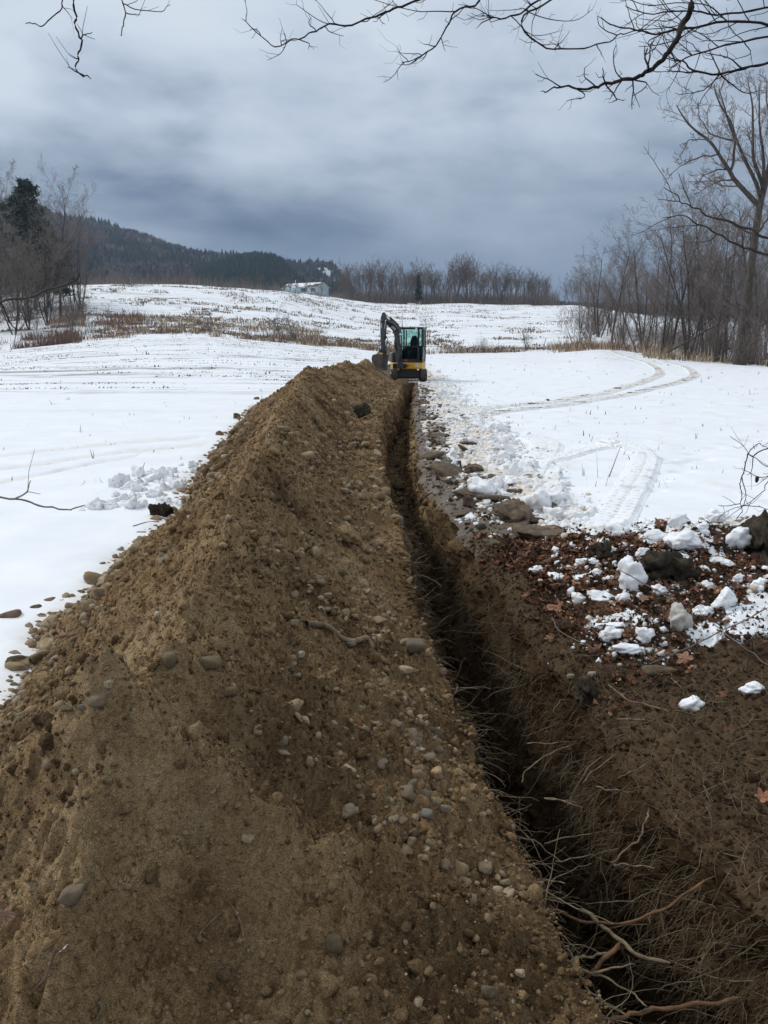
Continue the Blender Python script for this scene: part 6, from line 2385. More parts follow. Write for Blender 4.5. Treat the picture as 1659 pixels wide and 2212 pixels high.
# the thicket on the right: picture column, distance, top row, shape, words
for i, (u, y, vt, k, lab) in enumerate([
    (1252, 150, 575, 3, 'small bare tree at the far left tip of the right hand thicket'),
    (1272, 140, 560, 1, 'bare round headed tree second from the left tip of the thicket'),
    (1296, 125, 548, 2, 'several stemmed bare tree left of the pale tree in the thicket'),
    (1322, 108, 505, 0, 'tall pale grey tree with a fine crown at the left of the thicket'),
    (1350, 112, 545, 3, 'thin dark stemmed tree just right of the pale tree'),
    (1395, 96, 520, 2, 'low spreading bare tree reaching left over the field'),
    (1428, 84, 452, 1, 'forked bare tree with two straight stems left of the thicket middle'),
    (1452, 82, 440, 0, 'straight tall bare tree at the middle of the thicket'),
    (1490, 78, 455, 2, 'many stemmed bare tree right of the thicket middle'),
    (1522, 86, 418, 0, 'tall bare tree standing behind the many stemmed one'),
    (1546, 70, 430, 3, 'slim dark trunk next left of the tallest tree'),
    (1570, 76, 400, 1, 'bare tree crowding the left side of the tallest trunk'),
    (1632, 72, 420, 2, 'bare spreading tree right of the tallest trunk'),
    (1665, 66, 470, 1, 'bare tree cut by the right edge of the picture'),
    (1690, 80, 380, 0, 'tall bare tree just beyond the right edge'),
]):
    p = ground_at(u, y)
    h = top_to_height(p, vt)
    plant(NEARP[k], 'bare_tree', p, 1.16 * h / NEARP[k][2], i * 1.7, lab, 'tree')
g = np.random.default_rng(131)
for i in range(46):
    u = g.uniform(1235, 1720)
    y = float(np.interp(u, [1230, 1330, 1450, 1600, 1720], [150, 112, 88, 72, 66])) * g.uniform(1.03, 1.5)
    p = ground_at(u, y)
    k = int(g.integers(0, 4))
    plant(NEARP[k], 'bare_tree', p, g.uniform(.38, .72), g.uniform(0, 6.28), 'slender grey tree packed inside the thicket on the right', 'tree', 'slender trees of the right hand thicket')
for i in range(40):
    u = g.uniform(1215, 1720)
    y = float(np.interp(u, [1230, 1330, 1450, 1600, 1720], [140, 106, 82, 67, 62])) * g.uniform(.96, 1.3)
    p = ground_at(u, y)
    plant(BUSHP[int(g.integers(0, 2))], 'bare_shrub', p, g.uniform(.45, 1.0), g.uniform(0, 6.28), 'tangled bare shrub under the trees of the right hand thicket', 'shrub', 'shrubs under the right hand thicket')
# fallen branches at the thicket's foot
for i, (pts, r, lab) in enumerate([
    ([(1440, 762), (1490, 735), (1530, 712), (1575, 690)], .10, 'dark fallen trunk leaning up through the thicket'),
    ([(1375, 762), (1352, 700), (1340, 660)], .06, 'leaning dead stem at the left of the fallen trunk'),
    ([(1548, 754), (1600, 752), (1625, 752)], .07, 'low dark rail like log at the foot of the tallest tree'),
]):
    q = np.array([at(u, v, 72) for u, v in pts])
    o_ = q[0].copy()
    t = Tubes()
    t.add(smooth_path(q, 12) - o_, np.linspace(r, r * .6, 12), 7)
    tag(link('fallen_log', t.mesh('fallen_log'), BARK, None, o_), lab, 'log')
p0 = on_z(1632, 782, 0)
t = Tubes()
t.add(smooth_path([(-1.2, 0, .05), (-.2, 0, .10), (.8, .1, .22), (2.6, .1, .3)], 10), np.linspace(.03, .07, 10), 6)
tag(link('fallen_log', t.mesh('fallen_log'), BARK, None, p0), 'dark stick lying on the snow at the right edge below the thicket', 'log')

# the wood on the left
for i, (u, y, vt, k, lab) in enumerate([
    (8, 140, 398, 0, 'tall bare tree at the left edge of the picture'),
    (38, 138, 392, 1, 'tall bare tree left of the dark pine'),
    (58, 150, 415, 3, 'thin bare tree close against the left of the pine'),
    (133, 122, 412, 0, 'tall tree with an upswept crown right of the dark pine'),
    (160, 130, 452, 3, 'smaller bare tree at the right end of the left wood'),
    (178, 136, 500, 2, 'low bare tree at the outermost right of the left wood'),
    (30, 108, 525, 2, 'large many stemmed tree in front of the left wood'),
    (64, 112, 545, 2, 'bushy many stemmed tree in front of the pine'),
    (104, 116, 530, 2, 'spreading many stemmed tree right of the pine foot'),
    (-18, 112, 480, 2, 'many stemmed tree cut by the left edge'),
    (86, 132, 520, 3, 'thin dark tree in the shade of the pine'),
]):
    p = ground_at(u, y)
    h = top_to_height(p, vt)
    plant(NEARP[k], 'bare_tree', p, 1.25 * h / NEARP[k][2], i * 2.1 + .4, lab, 'tree')
for i in range(13):
    u = g.uniform(-70, 185)
    y = g.uniform(118, 165)
    p = ground_at(u, y)
    plant(NEARP[int(g.integers(0, 4))], 'bare_tree', p, g.uniform(.45, .85), g.uniform(0, 6.28), 'grey brown tree in the depth of the wood on the left', 'tree', 'trees inside the left hand wood')
for i in range(16):
    p = ground_at(g.uniform(-40, 200), g.uniform(104, 130))
    plant(BUSHP[int(g.integers(0, 2))], 'bare_shrub', p, g.uniform(.5, 1.0), g.uniform(0, 6.28), 'bare shrub at the foot of the wood on the left', 'shrub', 'shrubs under the left hand wood')


def pine(seed, H, spread, tint=(.026, .045, .032), dens=1.0, sparse=.0, tris=2600):
    g = np.random.default_rng(seed)
    tr = Tubes()
    zs = np.linspace(-.4, H, 12)
    tr.add(np.stack([.15 * np.sin(zs * .4), .1 * np.cos(zs * .5), zs], 1), np.linspace(.28, .03, 12) * H / 18, 8)
    V, F, C = [], [], []
    n = 0
    z = H * .16
    while z < H * .99:
        f = z / H
        reach = spread * ((1 - f) ** .75) * (0.45 + .55 * min(1, f / .35))
        for b in range(int(g.integers(4, 7))):
            if g.uniform() < sparse:
                continue
            a = g.uniform(0, 6.28)
            L = reach * g.uniform(.55, 1.15)
            d = np.array([math.cos(a), math.sin(a), g.uniform(-.05, .40)])
            end = np.array([0, 0, z]) + d * L
            tr.add(np.array([[0, 0, z], np.array([0, 0, z]) + d * L * .5 + [0, 0, -.05], end]), [.05, .03, .012], 3)
            for k in range(int((7 + 9 * L) * dens)):
                c = np.array([0, 0, z]) + d * L * g.uniform(.3, 1.08) + g.normal(0, .20 + .05 * L, 3) * np.array([1, 1, .55])
                for q in range(2):
                    e1, e2 = g.normal(0, .34, 3), g.normal(0, .34, 3)
                    e1[2] *= .5
                    V += [c, c + e1, c + e2]
                    F.append((n, n + 1, n + 2))
                    C += [np.array(tint) * g.uniform(.55, 1.45)] * 3
                    n += 3
        z += H * .042 * g.uniform(.7, 1.3)
    a = tr.mesh('trunk')
    a.materials.append(BARK)
    b = mesh_from('crown', np.array(V), np.array(F), False, cols={'tint': np.array(C)})
    b.materials.append(NEEDLE)
    return a, b


PINE = pine(41, 19, 7.6, (.050, .074, .050), 2.6)
p = ground_at(82, 136)
plant(PINE, 'pine_tree', p, top_to_height(p, 385) / 19, .3, 'dark green pine towering out of the wood on the left', 'tree')
p = ground_at(112, 140)
plant(PINE, 'pine_tree', p, top_to_height(p, 470) / 19, 2.3, 'lower dark pine right of the towering pine', 'tree')
SPRUCE = pine(42, 12, 1.9, (.018, .032, .024), .8)
p = ground_at(903, 322)
plant(SPRUCE, 'spruce_tree', p, top_to_height(p, 592) / 12, 0, 'single dark spruce in the far tree line above the digger', 'tree')

# far tree line across the valley
tops = tab([(735, 572), (770, 566), (800, 562), (835, 570), (860, 572), (905, 566), (945, 578), (985, 560), (1012, 557), (1045, 580), (1080, 572), (1125, 582), (1165, 592), (1200, 618), (1230, 590), (1290, 560)])
for i, u in enumerate(np.concatenate([np.concatenate([np.arange(742, 1185, 7.2), np.arange(745, 1190, 6.1)]), [1150, 1158, 1196, 1218, 1226, 1236, 1248, 1262]])):
    u = u + g.normal(0, 2)
    y = 330 + g.uniform(-8, 30)
    p = ground_at(u, y)
    vt = float(tops(u)) + g.uniform(-4, 26)
    k = int(g.integers(0, 5))
    plant(FARP[k], 'bare_tree', p, 1.10 * top_to_height(p, vt) / FARP[k][2], g.uniform(0, 6.28), 'bare brown tree in the far tree line beyond the field', 'tree', 'bare trees of the far tree line')
for u, vt, k, lab in ((985, 556, 1, 'left of two tall narrow trees rising above the far tree line'), (1013, 555, 1, 'right of two tall narrow trees rising above the far tree line'), (742, 566, 3, 'tall tree at the left end of the far tree line by the cliff'),
                      (910, 562, 4, 'pale tall tree behind the single dark spruce'), (1160, 592, 3, 'lone flat topped tree at the right end of the far tree line')):
    p = ground_at(u, 328)
    plant(FARP[k], 'bare_tree', p, 1.10 * top_to_height(p, vt) / FARP[k][2], u * .1, lab, 'tree')
for i in range(56):
    u = g.uniform(195, 745)
    y = float(crest_d(u)) + g.uniform(6, 60)
    p = ground_at(u, y)
    vt = float(np.interp(u, [195, 300, 450, 600, 745], [585, 592, 598, 604, 596])) + g.uniform(-8, 10)
    plant(FARP[int(g.integers(0, 5))], 'bare_tree', p, max(.2, top_to_height(p, vt) / 18), g.uniform(0, 6.28), 'low bare tree behind the brow of the left hill', 'tree', 'low trees behind the brow of the hill')
p = ground_at(748, 318)
plant(FARP[0], 'bare_tree', p, .62, .5, 'dark forked tree on the snow right of the house', 'tree')
# clipped evergreen by the house
V, F = lump(4, np.random.default_rng(8), q=4, flat=.6, rough=.05)
me = mesh_from('evergreen_shrub', V, F, cols={'tint': np.tile((.022, .045, .030), (len(V), 1))})
p = ground_at(718, 322)
tag(link('evergreen_shrub', me, NEEDLE, None, p + np.array([0, 0, 1.0]), None, (5.0, 3.0, 3.2)), 'low dark evergreen shrub right of the pale blue house', 'shrub')

# saplings and shrubs in the middle distance
for i, (u, v0, y, vt, k, lab) in enumerate([
    (604, 730, 97, 652, 0, 'bare shrub with spreading stems in the brush left of the digger'),
    (636, 728, 98, 672, 1, 'small bare shrub right of the spreading shrub'),
    (870, 690, 120, 653, 2, 'thin tall sapling behind the boom of the digger'),
    (925, 700, 112, 668, 2, 'thin sapling rising behind the cab of the digger'),
    (1140, 752, 98, 690, 0, 'bare round shrub in the brush right of the digger'),
    (1045, 752, 98, 716, 1, 'low bare shrub between the digger and the round shrub'),
    (232, 690, 104, 640, 2, 'little bare tree on the hillside at left'),
    (452, 728, 98, 672, 1, 'bare shrub at the top of the left field'),
    (380, 622, 205, 590, 0, 'round bare bush on the brow of the left hill'),
    (430, 612, 212, 596, 1, 'wide bare bush on the brow left of the house'),
    (1248, 742, 98, 640, 0, 'bare shrub at the bend of the far wheel marks'),
    (1270, 738, 99, 655, 1, 'tangled bare shrub beside the bend of the wheel marks'),
    (1395, 770, 80, 700, 1, 'bare shrub on the snow in front of the thicket'),
]):
    p = ground_at(u, y)
    h = top_to_height(p, vt)
    plant(BUSHP[k], 'bare_shrub', p, h / BUSHP[k][2], i * 1.3, lab, 'shrub')


# ------------------------------------------------------------------ dry brush and stubble
def blades(name, pts, h, w, tint, label, cat, g, per=5, spread=.25):
    n = len(pts)
    c = np.repeat(pts, per, 0) + np.concatenate([g.normal(0, spread, (n * per, 2)), np.zeros((n * per, 1))], 1)
    hh = np.repeat(h, per) * g.uniform(.5, 1.2, n * per)
    ww = np.repeat(w, per) * g.uniform(.6, 1.3, n * per)
    a = g.uniform(0, 3.14, n * per)
    dx = np.stack([np.cos(a) * ww, np.sin(a) * ww, 0 * a], 1)
    tip = c + np.stack([g.normal(0, .22, n * per) * hh, g.normal(0, .22, n * per) * hh, hh], 1)
    V = np.stack([c - dx, c + dx, tip + dx * .35, tip - dx * .35], 1).reshape(-1, 3)
    V[:, 2] -= .03
    F = np.arange(n * per * 4).reshape(-1, 4)
    col = np.repeat(np.repeat(tint, per, 0) * g.uniform(.75, 1.25, (n * per, 1)), 4, 0)
    me = mesh_from(name, V, F, False, cols={'tint': col})
    return tag(link(name, me, BRUSH), label, cat, kind='stuff')


RED, STRAW, BROWN, UMBER = (.115, .062, .050), (.30, .235, .150), (.150, .105, .072), (.075, .055, .045)


def brush_patch(n, ulo, uhi, ylo, yhi, cols, hmed, label, name='dry_brush', g=g, clump=.5, w=.035, per=5, thr=-.2):
    u = g.uniform(ulo, uhi, n)
    y = g.uniform(ylo, yhi, n)
    x = (u - 829.5) / 1706 * y
    m = fbm(x * .14, y * .25, 3, int(ulo) % 97 + 300) > thr + g.normal(0, .12, n)
    x, y = x[m], y[m]
    z = np.where(y > 60, far_ground(x, y), 0)
    P = np.stack([x, y, z], 1)
    c = np.array(cols)[g.integers(0, len(cols), len(x))]
    h = hmed * np.exp(g.normal(0, .35, len(x)))
    return P, h, np.full(len(x), w), c


def brush(parts, label, cat, per=5, spread=.3, name='dry_brush'):
    P = np.concatenate([q[0] for q in parts])
    blades(name, P, np.concatenate([q[1] for q in parts]), np.concatenate([q[2] for q in parts]), np.concatenate([q[3] for q in parts]), label, cat, g, per, spread)


brush([brush_patch(900, -80, 170, 93, 103, [RED, RED, UMBER, BROWN], .95, '', thr=0.0), brush_patch(650, 150, 480, 96, 105, [BROWN, STRAW, RED], .55, '', thr=.1),
       brush_patch(700, 460, 700, 94, 102, [BROWN, RED, STRAW, UMBER], .6, '', thr=.0), brush_patch(950, 650, 880, 92, 99, [STRAW, BROWN, RED], .55, '', thr=0.0),
       brush_patch(950, 905, 1230, 92, 100, [RED, BROWN, UMBER, STRAW], .6, '', thr=.0), brush_patch(900, 1190, 1440, 86, 104, [RED, BROWN, STRAW], .8, '', thr=0.0),
       brush_patch(500, 1400, 1720, 66, 84, [BROWN, UMBER, STRAW], .7, '')], 'dry red brown weeds along the far edge of the snow field', 'dry weeds')
brush([brush_patch(380, 110, 185, 112, 124, [(.21, .115, .062), BROWN, STRAW], .8, '', thr=0.0), brush_patch(620, 215, 310, 108, 126, [(.18, .10, .058), BROWN, RED], .75, '', thr=0.0),
       brush_patch(600, 280, 700, 118, 128, [BROWN, STRAW], .55, ''), brush_patch(900, 180, 700, 100, 116, [BROWN, STRAW, UMBER], .6, '', thr=.05)], 'dry grass in patches on the hillside', 'dry grass')
# stubble through the snow on the slopes
n = 36000
u = g.uniform(-60, 1280, n)
s = g.uniform(.02, 1, n)
dc = crest_d(u)
y = FIELD_END * (dc / FIELD_END) ** s
rown = np.round(y / 1.9) * 1.9
y = np.where(u < 980, rown + g.normal(0, .12, n), y)
x = (u - 829.5) / 1706 * y
m = (fbm(x * .09, y * .09, 3, 401) + .25 * gnoise(x * .6, y * .6, 402) > .06 + .25 * (u > 1000) + .3 * (u < 200)) & (fbm(x * .5, y * .5, 2, 403) > -.25)
x, y = x[m], y[m]
P = np.stack([x, y, far_ground(x, y)], 1)
cols = np.array([BROWN, UMBER, STRAW, (.11, .085, .065)])[g.integers(0, 4, len(x))]
blades('stubble', P, .20 * np.exp(g.normal(0, .45, len(x))), np.full(len(x), .10), cols, 'stubble poking through the snow on the slopes', 'stubble', g, 3, .35)
# straws and tufts on the near field
n = 900
u = g.uniform(-40, 1680, n)
y = np.exp(g.uniform(math.log(9), math.log(88), n))
x = (u - 829.5) / 1706 * y
a_, b_ = lips(y)
m = ((x < base_l(np.clip(y, 2, 33)) - .3) | (x > snow_edge_x(y) + .5)) & ~((y < 10) & (x > 0))
x, y = x[m], y[m]
P = np.stack([x, y, surface(x, y)], 1)
cols = np.array([BROWN, UMBER, STRAW])[g.integers(0, 3, len(x))]
blades('stubble', P, .07 * np.exp(g.normal(0, .5, len(x))), .004 + .0004 * y, cols, 'single straws standing in the snow of the field', 'straws', g, 2, .05)
# rows of stubble on the far half of the left field
n = 9500
u = g.uniform(-80, 860, n)
y = g.uniform(30, 92, n)
y = np.round(y / 2.3) * 2.3 + g.normal(0, .06, n)
x = (u - 829.5) / 1706 * y
y = y - x * .03
m = (x < base_l(np.clip(y, 2, 33)) - .5) & (x < -1.5) & (fbm(x * .10, y * .5, 3, 411) > .0)
x, y = x[m], y[m]
P = np.stack([x, y, far_ground(x, y) + .01], 1)
cols = np.array([UMBER, (.10, .085, .07), BROWN])[g.integers(0, 3, len(x))]
blades('stubble', P, .05 * np.exp(g.normal(0, .4, len(x))), np.full(len(x), .05), cols, 'rows of cut stubble in the left field', 'stubble rows', g, 4, .22)


# ------------------------------------------------------------------ hills
def hill(name, prof, D, back, seed, attrs, base_v=640, lift=10):
    f = tab(prof)
    us = np.linspace(prof[0][0], prof[-1][0], 170)
    ts = np.linspace(0, 1.35, 44)
    U, T = np.meshgrid(us, ts)
    Y = D - back + T * back
    H = zrow(f(U) + lift, D)
    H0 = zrow(base_v, D - back) - 6
    s = np.where(T <= 1, np.sin(np.clip(T, 0, 1) * math.pi / 2) ** 1.15, 1 - (T - 1) * .5)
    X = (U - 829.5) / 1706 * Y
    Z = H0 + (H - H0) * s + 0.035 * (H - H0) * fbm(X * .012, Y * .012, 4, seed) * sstep(0, .3, T)
    V = np.stack([X, Y, Z], -1).reshape(-1, 3)
    me = mesh_from(name, V, grid_faces(*X.shape), attrs={k: np.full(X.size, a) for k, a in attrs.items()})
    return me, X, Y, Z, U, T


def hill_material():
    m, w, b = material('hill_floor', .95, .1)
    p = w.new('ShaderNodeTexCoord').outputs['Object']
    n = w.noise(p, .035, 5.0, .6)
    w.put(b.inputs['Base Color'], w.ramp(n, [(.35, (.11, .10, .095)), (.55, (.17, .155, .15)), (.66, (.45, .46, .48))]))
    return m


def cliff_material():
    m, w, b = material('snowy_cliff', .95, .1)
    p = w.new('ShaderNodeTexCoord').outputs['Object']
    ps = w.vmath('MULTIPLY', p, (1.0, 1.0, .45))
    n = w.noise(ps, .075, 7.0, .7)
    w.put(b.inputs['Base Color'], w.ramp(n, [(.36, (.055, .055, .065)), (.44, (.15, .15, .165)), (.51, (.50, .53, .57)), (.64, (.74, .77, .80))]))
    return m


HILLF = hill_material()
CLIFF = cliff_material()


def wood_on(X, Y, Z, n, g, mixf, size, label, name, tmin=0.0, drop=None):
    nr, nc = X.shape
    i = g.integers(0, int(nr * .80), n)
    j = g.integers(0, nc - 1, n)
    a, b_ = g.uniform(0, 1, n), g.uniform(0, 1, n)
    ip, jp = np.minimum(i + 1, nr - 1), j + 1
    P = np.stack([(Q[i, j] * (1 - a) + Q[ip, j] * a) * (1 - b_) + (Q[i, jp] * (1 - a) + Q[ip, jp] * a) * b_ for Q in (X, Y, Z)], 1)
    if drop is not None:
        k = drop(P, g)
        P = P[k]
    con = mixf(P, g)
    # conifers: two stacked ragged cones; leafless crowns: lumpy tufts
    cone_v, cone_f = [], []
    base = 0
    for zz, rr, tp in ((0.05, .34, .55), (.32, .25, .8), (.58, .16, 1.05)):
        k = 6
        an = np.arange(k) * 2 * math.pi / k + zz * 9
        cone_v += [[math.cos(q) * rr * (1 if t_ % 2 else .72), math.sin(q) * rr * (1 if t_ % 2 else .72), zz] for t_, q in enumerate(an)] + [[0, 0, tp]]
        cone_f += [[base + t_, base + (t_ + 1) % k, base + k] for t_ in range(k)]
        base += k + 1
    cone = (np.array(cone_v), np.array(cone_f))
    tufts = []
    for q in range(5):
        gg = np.random.default_rng(900 + q)
        vv, ff = [], []
        for t_ in range(15):
            d = np.array([gg.normal(0, .34), gg.normal(0, .34), gg.uniform(.5, 1.0)])
            sdir = gg.normal(0, .075, 3)
            vv += [[0, 0, gg.uniform(0, .35)], list(d * .7 + sdir), list(d + gg.normal(0, .05, 3)), list(d * .7 - sdir)]
            ff += [[4 * t_, 4 * t_ + 1, 4 * t_ + 2], [4 * t_, 4 * t_ + 2, 4 * t_ + 3]]
        tufts.append((np.array(vv), np.array(ff)))
    for sel, protos, lo, hi, cols, nm, sz in ((con, [cone], .8, 1.3, [(.018, .034, .030), (.026, .044, .036), (.014, .028, .028)], 'evergreens', size * 1.15),
                                            (~con, tufts, .7, 1.15, [(.125, .105, .098), (.105, .090, .086), (.145, .128, .112), (.095, .084, .082)], 'leafless trees', size)):
        if sel.sum() == 0:
            continue
        Q = P[sel]
        c = np.array(cols)[g.integers(0, len(cols), len(Q))] * g.uniform(.75, 1.2, (len(Q), 1))
        me = scatter_mesh(name, protos, Q - np.array([0, 0, .5]), sz * g.uniform(lo, hi, len(Q)), g, .03, c, False)
        tag(link(name, me, HILLWOOD), label % nm, 'woodland', kind='stuff')


prof = [(-420, 425), (-200, 440), (0, 455), (100, 472), (170, 494), (250, 507), (300, 518), (330, 530), (380, 548), (420, 559), (470, 566), (520, 570), (580, 576), (640, 592), (700, 612), (760, 640)]
me, X, Y, Z, U, T = hill('hills', prof, 1250, 650, 501, {})
tag(link('hills', me, HILLF), kind='structure')
wood_on(X, Y, Z, 7000, g, lambda P, q: (fbm(P[:, 0] * .006, P[:, 1] * .006, 3, 511) + .5 * fbm(P[:, 0] * .02, P[:, 1] * .02, 2, 512) > .12 + .35 * sstep(60, 150, P[:, 2]) - .25 * sstep(40, 10, P[:, 2])) & (q.uniform(0, 1, len(P)) < .85),
        13.0, '%s covering the long hill on the left horizon', 'hill_wood')
prof2 = [(430, 606), (470, 588), (500, 576), (530, 568), (560, 564), (590, 566), (612, 578), (628, 594), (642, 612), (652, 630), (662, 645)]
me, X, Y, Z, U, T = hill('hills', prof2, 860, 330, 521, {}, lift=17)
tag(link('hills', me, HILLF), kind='structure')
wood_on(X, Y, Z, 3600, g, lambda P, q: q.uniform(0, 1, len(P)) < .93, 11.0, '%s on the dark knoll behind the house', 'hill_wood')
prof3 = [(590, 600), (620, 580), (650, 572), (680, 569), (705, 568), (720, 574), (735, 590), (745, 612), (755, 640)]
me, X, Y, Z, U, T = hill('hills', prof3, 1000, 110, 531, {})
tag(link('hills', me, CLIFF), kind='structure')
wood_on(X, Y, Z, 1500, g, lambda P, q: q.uniform(0, 1, len(P)) < .35, 9.0, '%s on top of the snowy cliff', 'hill_wood', drop=lambda P, q: (P[:, 1] > 992) | (q.uniform(0, 1, len(P)) < .10))
# low woods closing the valley
prof4 = [(700, 652), (760, 650), (900, 650), (1050, 651), (1180, 655), (1230, 660), (1400, 664), (1800, 668), (2200, 668)]
me, X, Y, Z, U, T = hill('hills', prof4, 700, 240, 541, {}, 660)
tag(link('hills', me, HILLF), kind='structure')
wood_on(X, Y, Z, 2200, g, lambda P, q: q.uniform(0, 1, len(P)) < .04, 6.5, '%s of the low wood closing the valley', 'valley_wood')
# undergrowth between the trunks of the far tree line and behind the thickets
nn = 5200
u = np.concatenate([g.uniform(735, 1200, 2300), g.uniform(190, 745, 900), g.uniform(1210, 1730, 700), g.uniform(-90, 190, 300)])
y = np.concatenate([g.uniform(326, 372, 2300), g.uniform(4, 50, 900) + crest_d(u[2300:3200]), np.interp(u[3200:3900], [1210, 1330, 1450, 1600, 1730], [160, 120, 96, 80, 74]) * g.uniform(1.0, 1.45, 700), g.uniform(112, 165, 300)])
x = (u - 829.5) / 1706 * y
P = np.stack([x, y, far_ground(x, y)], 1)
cols = np.array([(.115, .096, .086), (.14, .115, .10), (.10, .085, .077), (.15, .125, .105)])[g.integers(0, 4, len(x))]
h = np.concatenate([g.uniform(2.5, 7.5, 2300), g.uniform(1.5, 4.0, 900), g.uniform(.8, 3.0, 700), g.uniform(1, 3.0, 300)])
blades('undergrowth', P, h, np.concatenate([np.full(2300, .07), np.full(900, .06), np.full(700, .016), np.full(300, .018)]), cols, 'leafless undergrowth between the trees', 'undergrowth', g, 6, .9)
# pale walls half seen through the far trees
for u, w_, h_, lab in ((890, 22, 2.2, 'low snow covered bank among the far trees above the digger'), (1115, 60, 1.6, 'low snow covered bank at the foot of the far tree line')):
    p = ground_at(u, 326)
    V, F = lump(3, np.random.default_rng(u), q=5, flat=.5, rough=.05)
    tag(link('snow_bank', mesh_from('snow_bank', V * np.array([w_ * .1, 3, h_ / .5 * .5]), F), SNOW, None, p), lab, 'snow bank')


# ------------------------------------------------------------------ branches overhead
def bough(pts, dist, r0, r1, label, twigs=(), auto=0, seed=0, tl=.35, mat=None, cat='branch', name='branch', droop=0.0, dy=.0, sides=7):
    """pts are picture points of one branch hanging near the camera, dist metres off"""
    g = np.random.default_rng(seed + 4000)
    k = len(pts)
    q = np.array([at(u, v, dist + dy * i / max(1, k - 1)) for i, (u, v) in enumerate(pts)])
    n = max(14, 4 * k)
    P = wiggle(smooth_path(q, n), .006 * dist / 4, g)
    o_ = P[0].copy()
    t = Tubes()
    rr = .72 * np.linspace(r0, r1, n) * (1 + .10 * np.sin(np.arange(n) * 2.3))
    rr[-1] *= .5
    t.add(P - o_, rr, sides)
    o = link(name, t.mesh(name), mat or LIMB, None, o_)
    tag(o, label, cat)
    runs = []
    for tw in twigs:
        w = np.array([at(u, v, dist + g.normal(0, .06)) for u, v in tw])
        i = np.argmin(np.linalg.norm(P - w[0], axis=1))
        w[0] = P[i]
        runs.append((smooth_path(w, max(8, 3 * len(w))), max(r1, rr[i] * .5)))
    for a in range(auto):
        i = int(g.integers(2, n - 1))
        ax = unit(P[i] - P[i - 1])
        s = unit(np.cross(ax, g.normal(size=3)))
        d = unit(ax * .75 + s * .75 + np.array([0, 0, .15 - droop]))
        L = tl * g.uniform(.4, 1.2)
        w = [P[i]]
        for b in range(6):
            d = unit(d + g.normal(0, .16, 3) + np.array([0, 0, .05]))
            w.append(w[-1] + d * L / 6)
        runs.append((np.array(w), max(r1 * .8, rr[i] * .42)))
    for w, r in runs:
        t = Tubes()
        m = len(w)
        rad = np.linspace(r, r * .45, m)
        w = wiggle(w, .003, g)
        t.add(w - o_, rad, 5)
        L = np.linalg.norm(np.diff(w, axis=0), axis=1).sum()
        for b in range(int(2 + L * 7)):                     # spurs and buds
            i = int(g.integers(1, m))
            ax = unit(w[i] - w[i - 1])
            s = unit(np.cross(ax, g.normal(size=3)))
            l = g.uniform(.03, .13)
            c = w[i] + (ax * .6 + s * .8) * l * .55 + g.normal(0, .006, 3)
            t.add(np.array([w[i], c, w[i] + (ax * .75 + s * .75 + np.array([0, 0, .2])) * l]) - o_, [rad[i] * .6, rad[i] * .5, rad[i] * .35], 4)
        link('twig', t.mesh('twig'), mat or LIMB, o)
    return o


bough([(1540, -160), (1500, -40), (1492, 8), (1478, 50), (1460, 86), (1444, 116), (1420, 140), (1394, 157), (1378, 166), (1340, 172), (1310, 181), (1280, 190), (1250, 190), (1215, 183), (1190, 193), (1168, 197)], 4.6, .026, .004,
      'thickest dark branch hanging down at the upper right of the sky',
      [[(1280, 190), (1262, 165), (1265, 145)], [(1240, 190), (1262, 208), (1225, 218)], [(1365, 172), (1367, 205), (1365, 236)], [(1310, 180), (1303, 160), (1302, 146)], [(1215, 183), (1185, 172), (1158, 160)],
       [(1345, 172), (1318, 214)], [(1378, 166), (1398, 183), (1366, 208)], [(1300, 183), (1330, 215), (1325, 218)], [(1418, 140), (1395, 118), (1398, 104)]], 4, 1, .2)
bough([(1040, -60), (985, -20), (905, -4), (862, 12), (820, 30), (770, 46), (710, 52), (680, 66), (650, 84), (600, 96), (565, 78), (522, 40)], 5.2, .011, .0035, 'long thin branch sweeping left across the top of the sky',
      [[(655, 82), (668, 95), (666, 106)], [(705, 53), (712, 70), (742, 78)], [(830, 28), (820, 40), (832, 52)], [(685, 64), (668, 52), (672, 38)], [(600, 96), (612, 88), (640, 88)], [(740, 50), (700, 48), (640, 10)], [(565, 78), (552, 62), (540, 66)],
       [(630, 90), (615, 72)], [(770, 46), (800, 40), (850, 2)]], 6, 2, .22)
bough([(1060, -50), (1030, 2), (985, 20), (968, 56), (942, 98), (905, 128), (866, 136)], 5.0, .009, .0035, 'thin branch hanging down left of the middle at the top',
      [[(985, 20), (930, 24), (880, 20), (780, -10)], [(945, 95), (915, 95)], [(905, 128), (880, 140), (868, 132)], [(968, 56), (990, 30), (1010, 10)], [(920, 116), (910, 132)]], 5, 3, .15)
bough([(1240, -60), (1165, 0), (1110, 34), (1060, 38), (1028, 62)], 5.4, .011, .0035, 'branch crossing the top edge right of the middle', [[(1110, 34), (1150, 76), (1205, 68)], [(1060, 38), (1030, 18), (990, 10)], [(1130, 22), (1180, 40), (1240, 46), (1280, 20)]], 6, 4, .25)
bough([(1260, -60), (1190, 0), (1128, 42), (1160, 88), (1220, 106), (1290, 100), (1332, 80), (1372, 70), (1480, 48)], 5.8, .010, .004, 'thin looping branch below the top edge at right', [[(1290, 100), (1300, 118)], [(1220, 106), (1205, 92)], [(1332, 80), (1300, 60), (1290, 40)], [(1160, 88), (1140, 78)]], 7, 5, .25)
bough([(1790, 100), (1700, 122), (1640, 140), (1560, 158), (1500, 150), (1470, 132), (1440, 118)], 4.2, .011, .004, 'lowest arching branch at the top right corner', [[(1560, 158), (1580, 182), (1610, 203), (1645, 196)], [(1500, 150), (1470, 155), (1440, 150)], [(1600, 148), (1570, 125), (1500, 110)], [(1560, 158), (1540, 130), (1530, 100)]], 6, 6, .3)
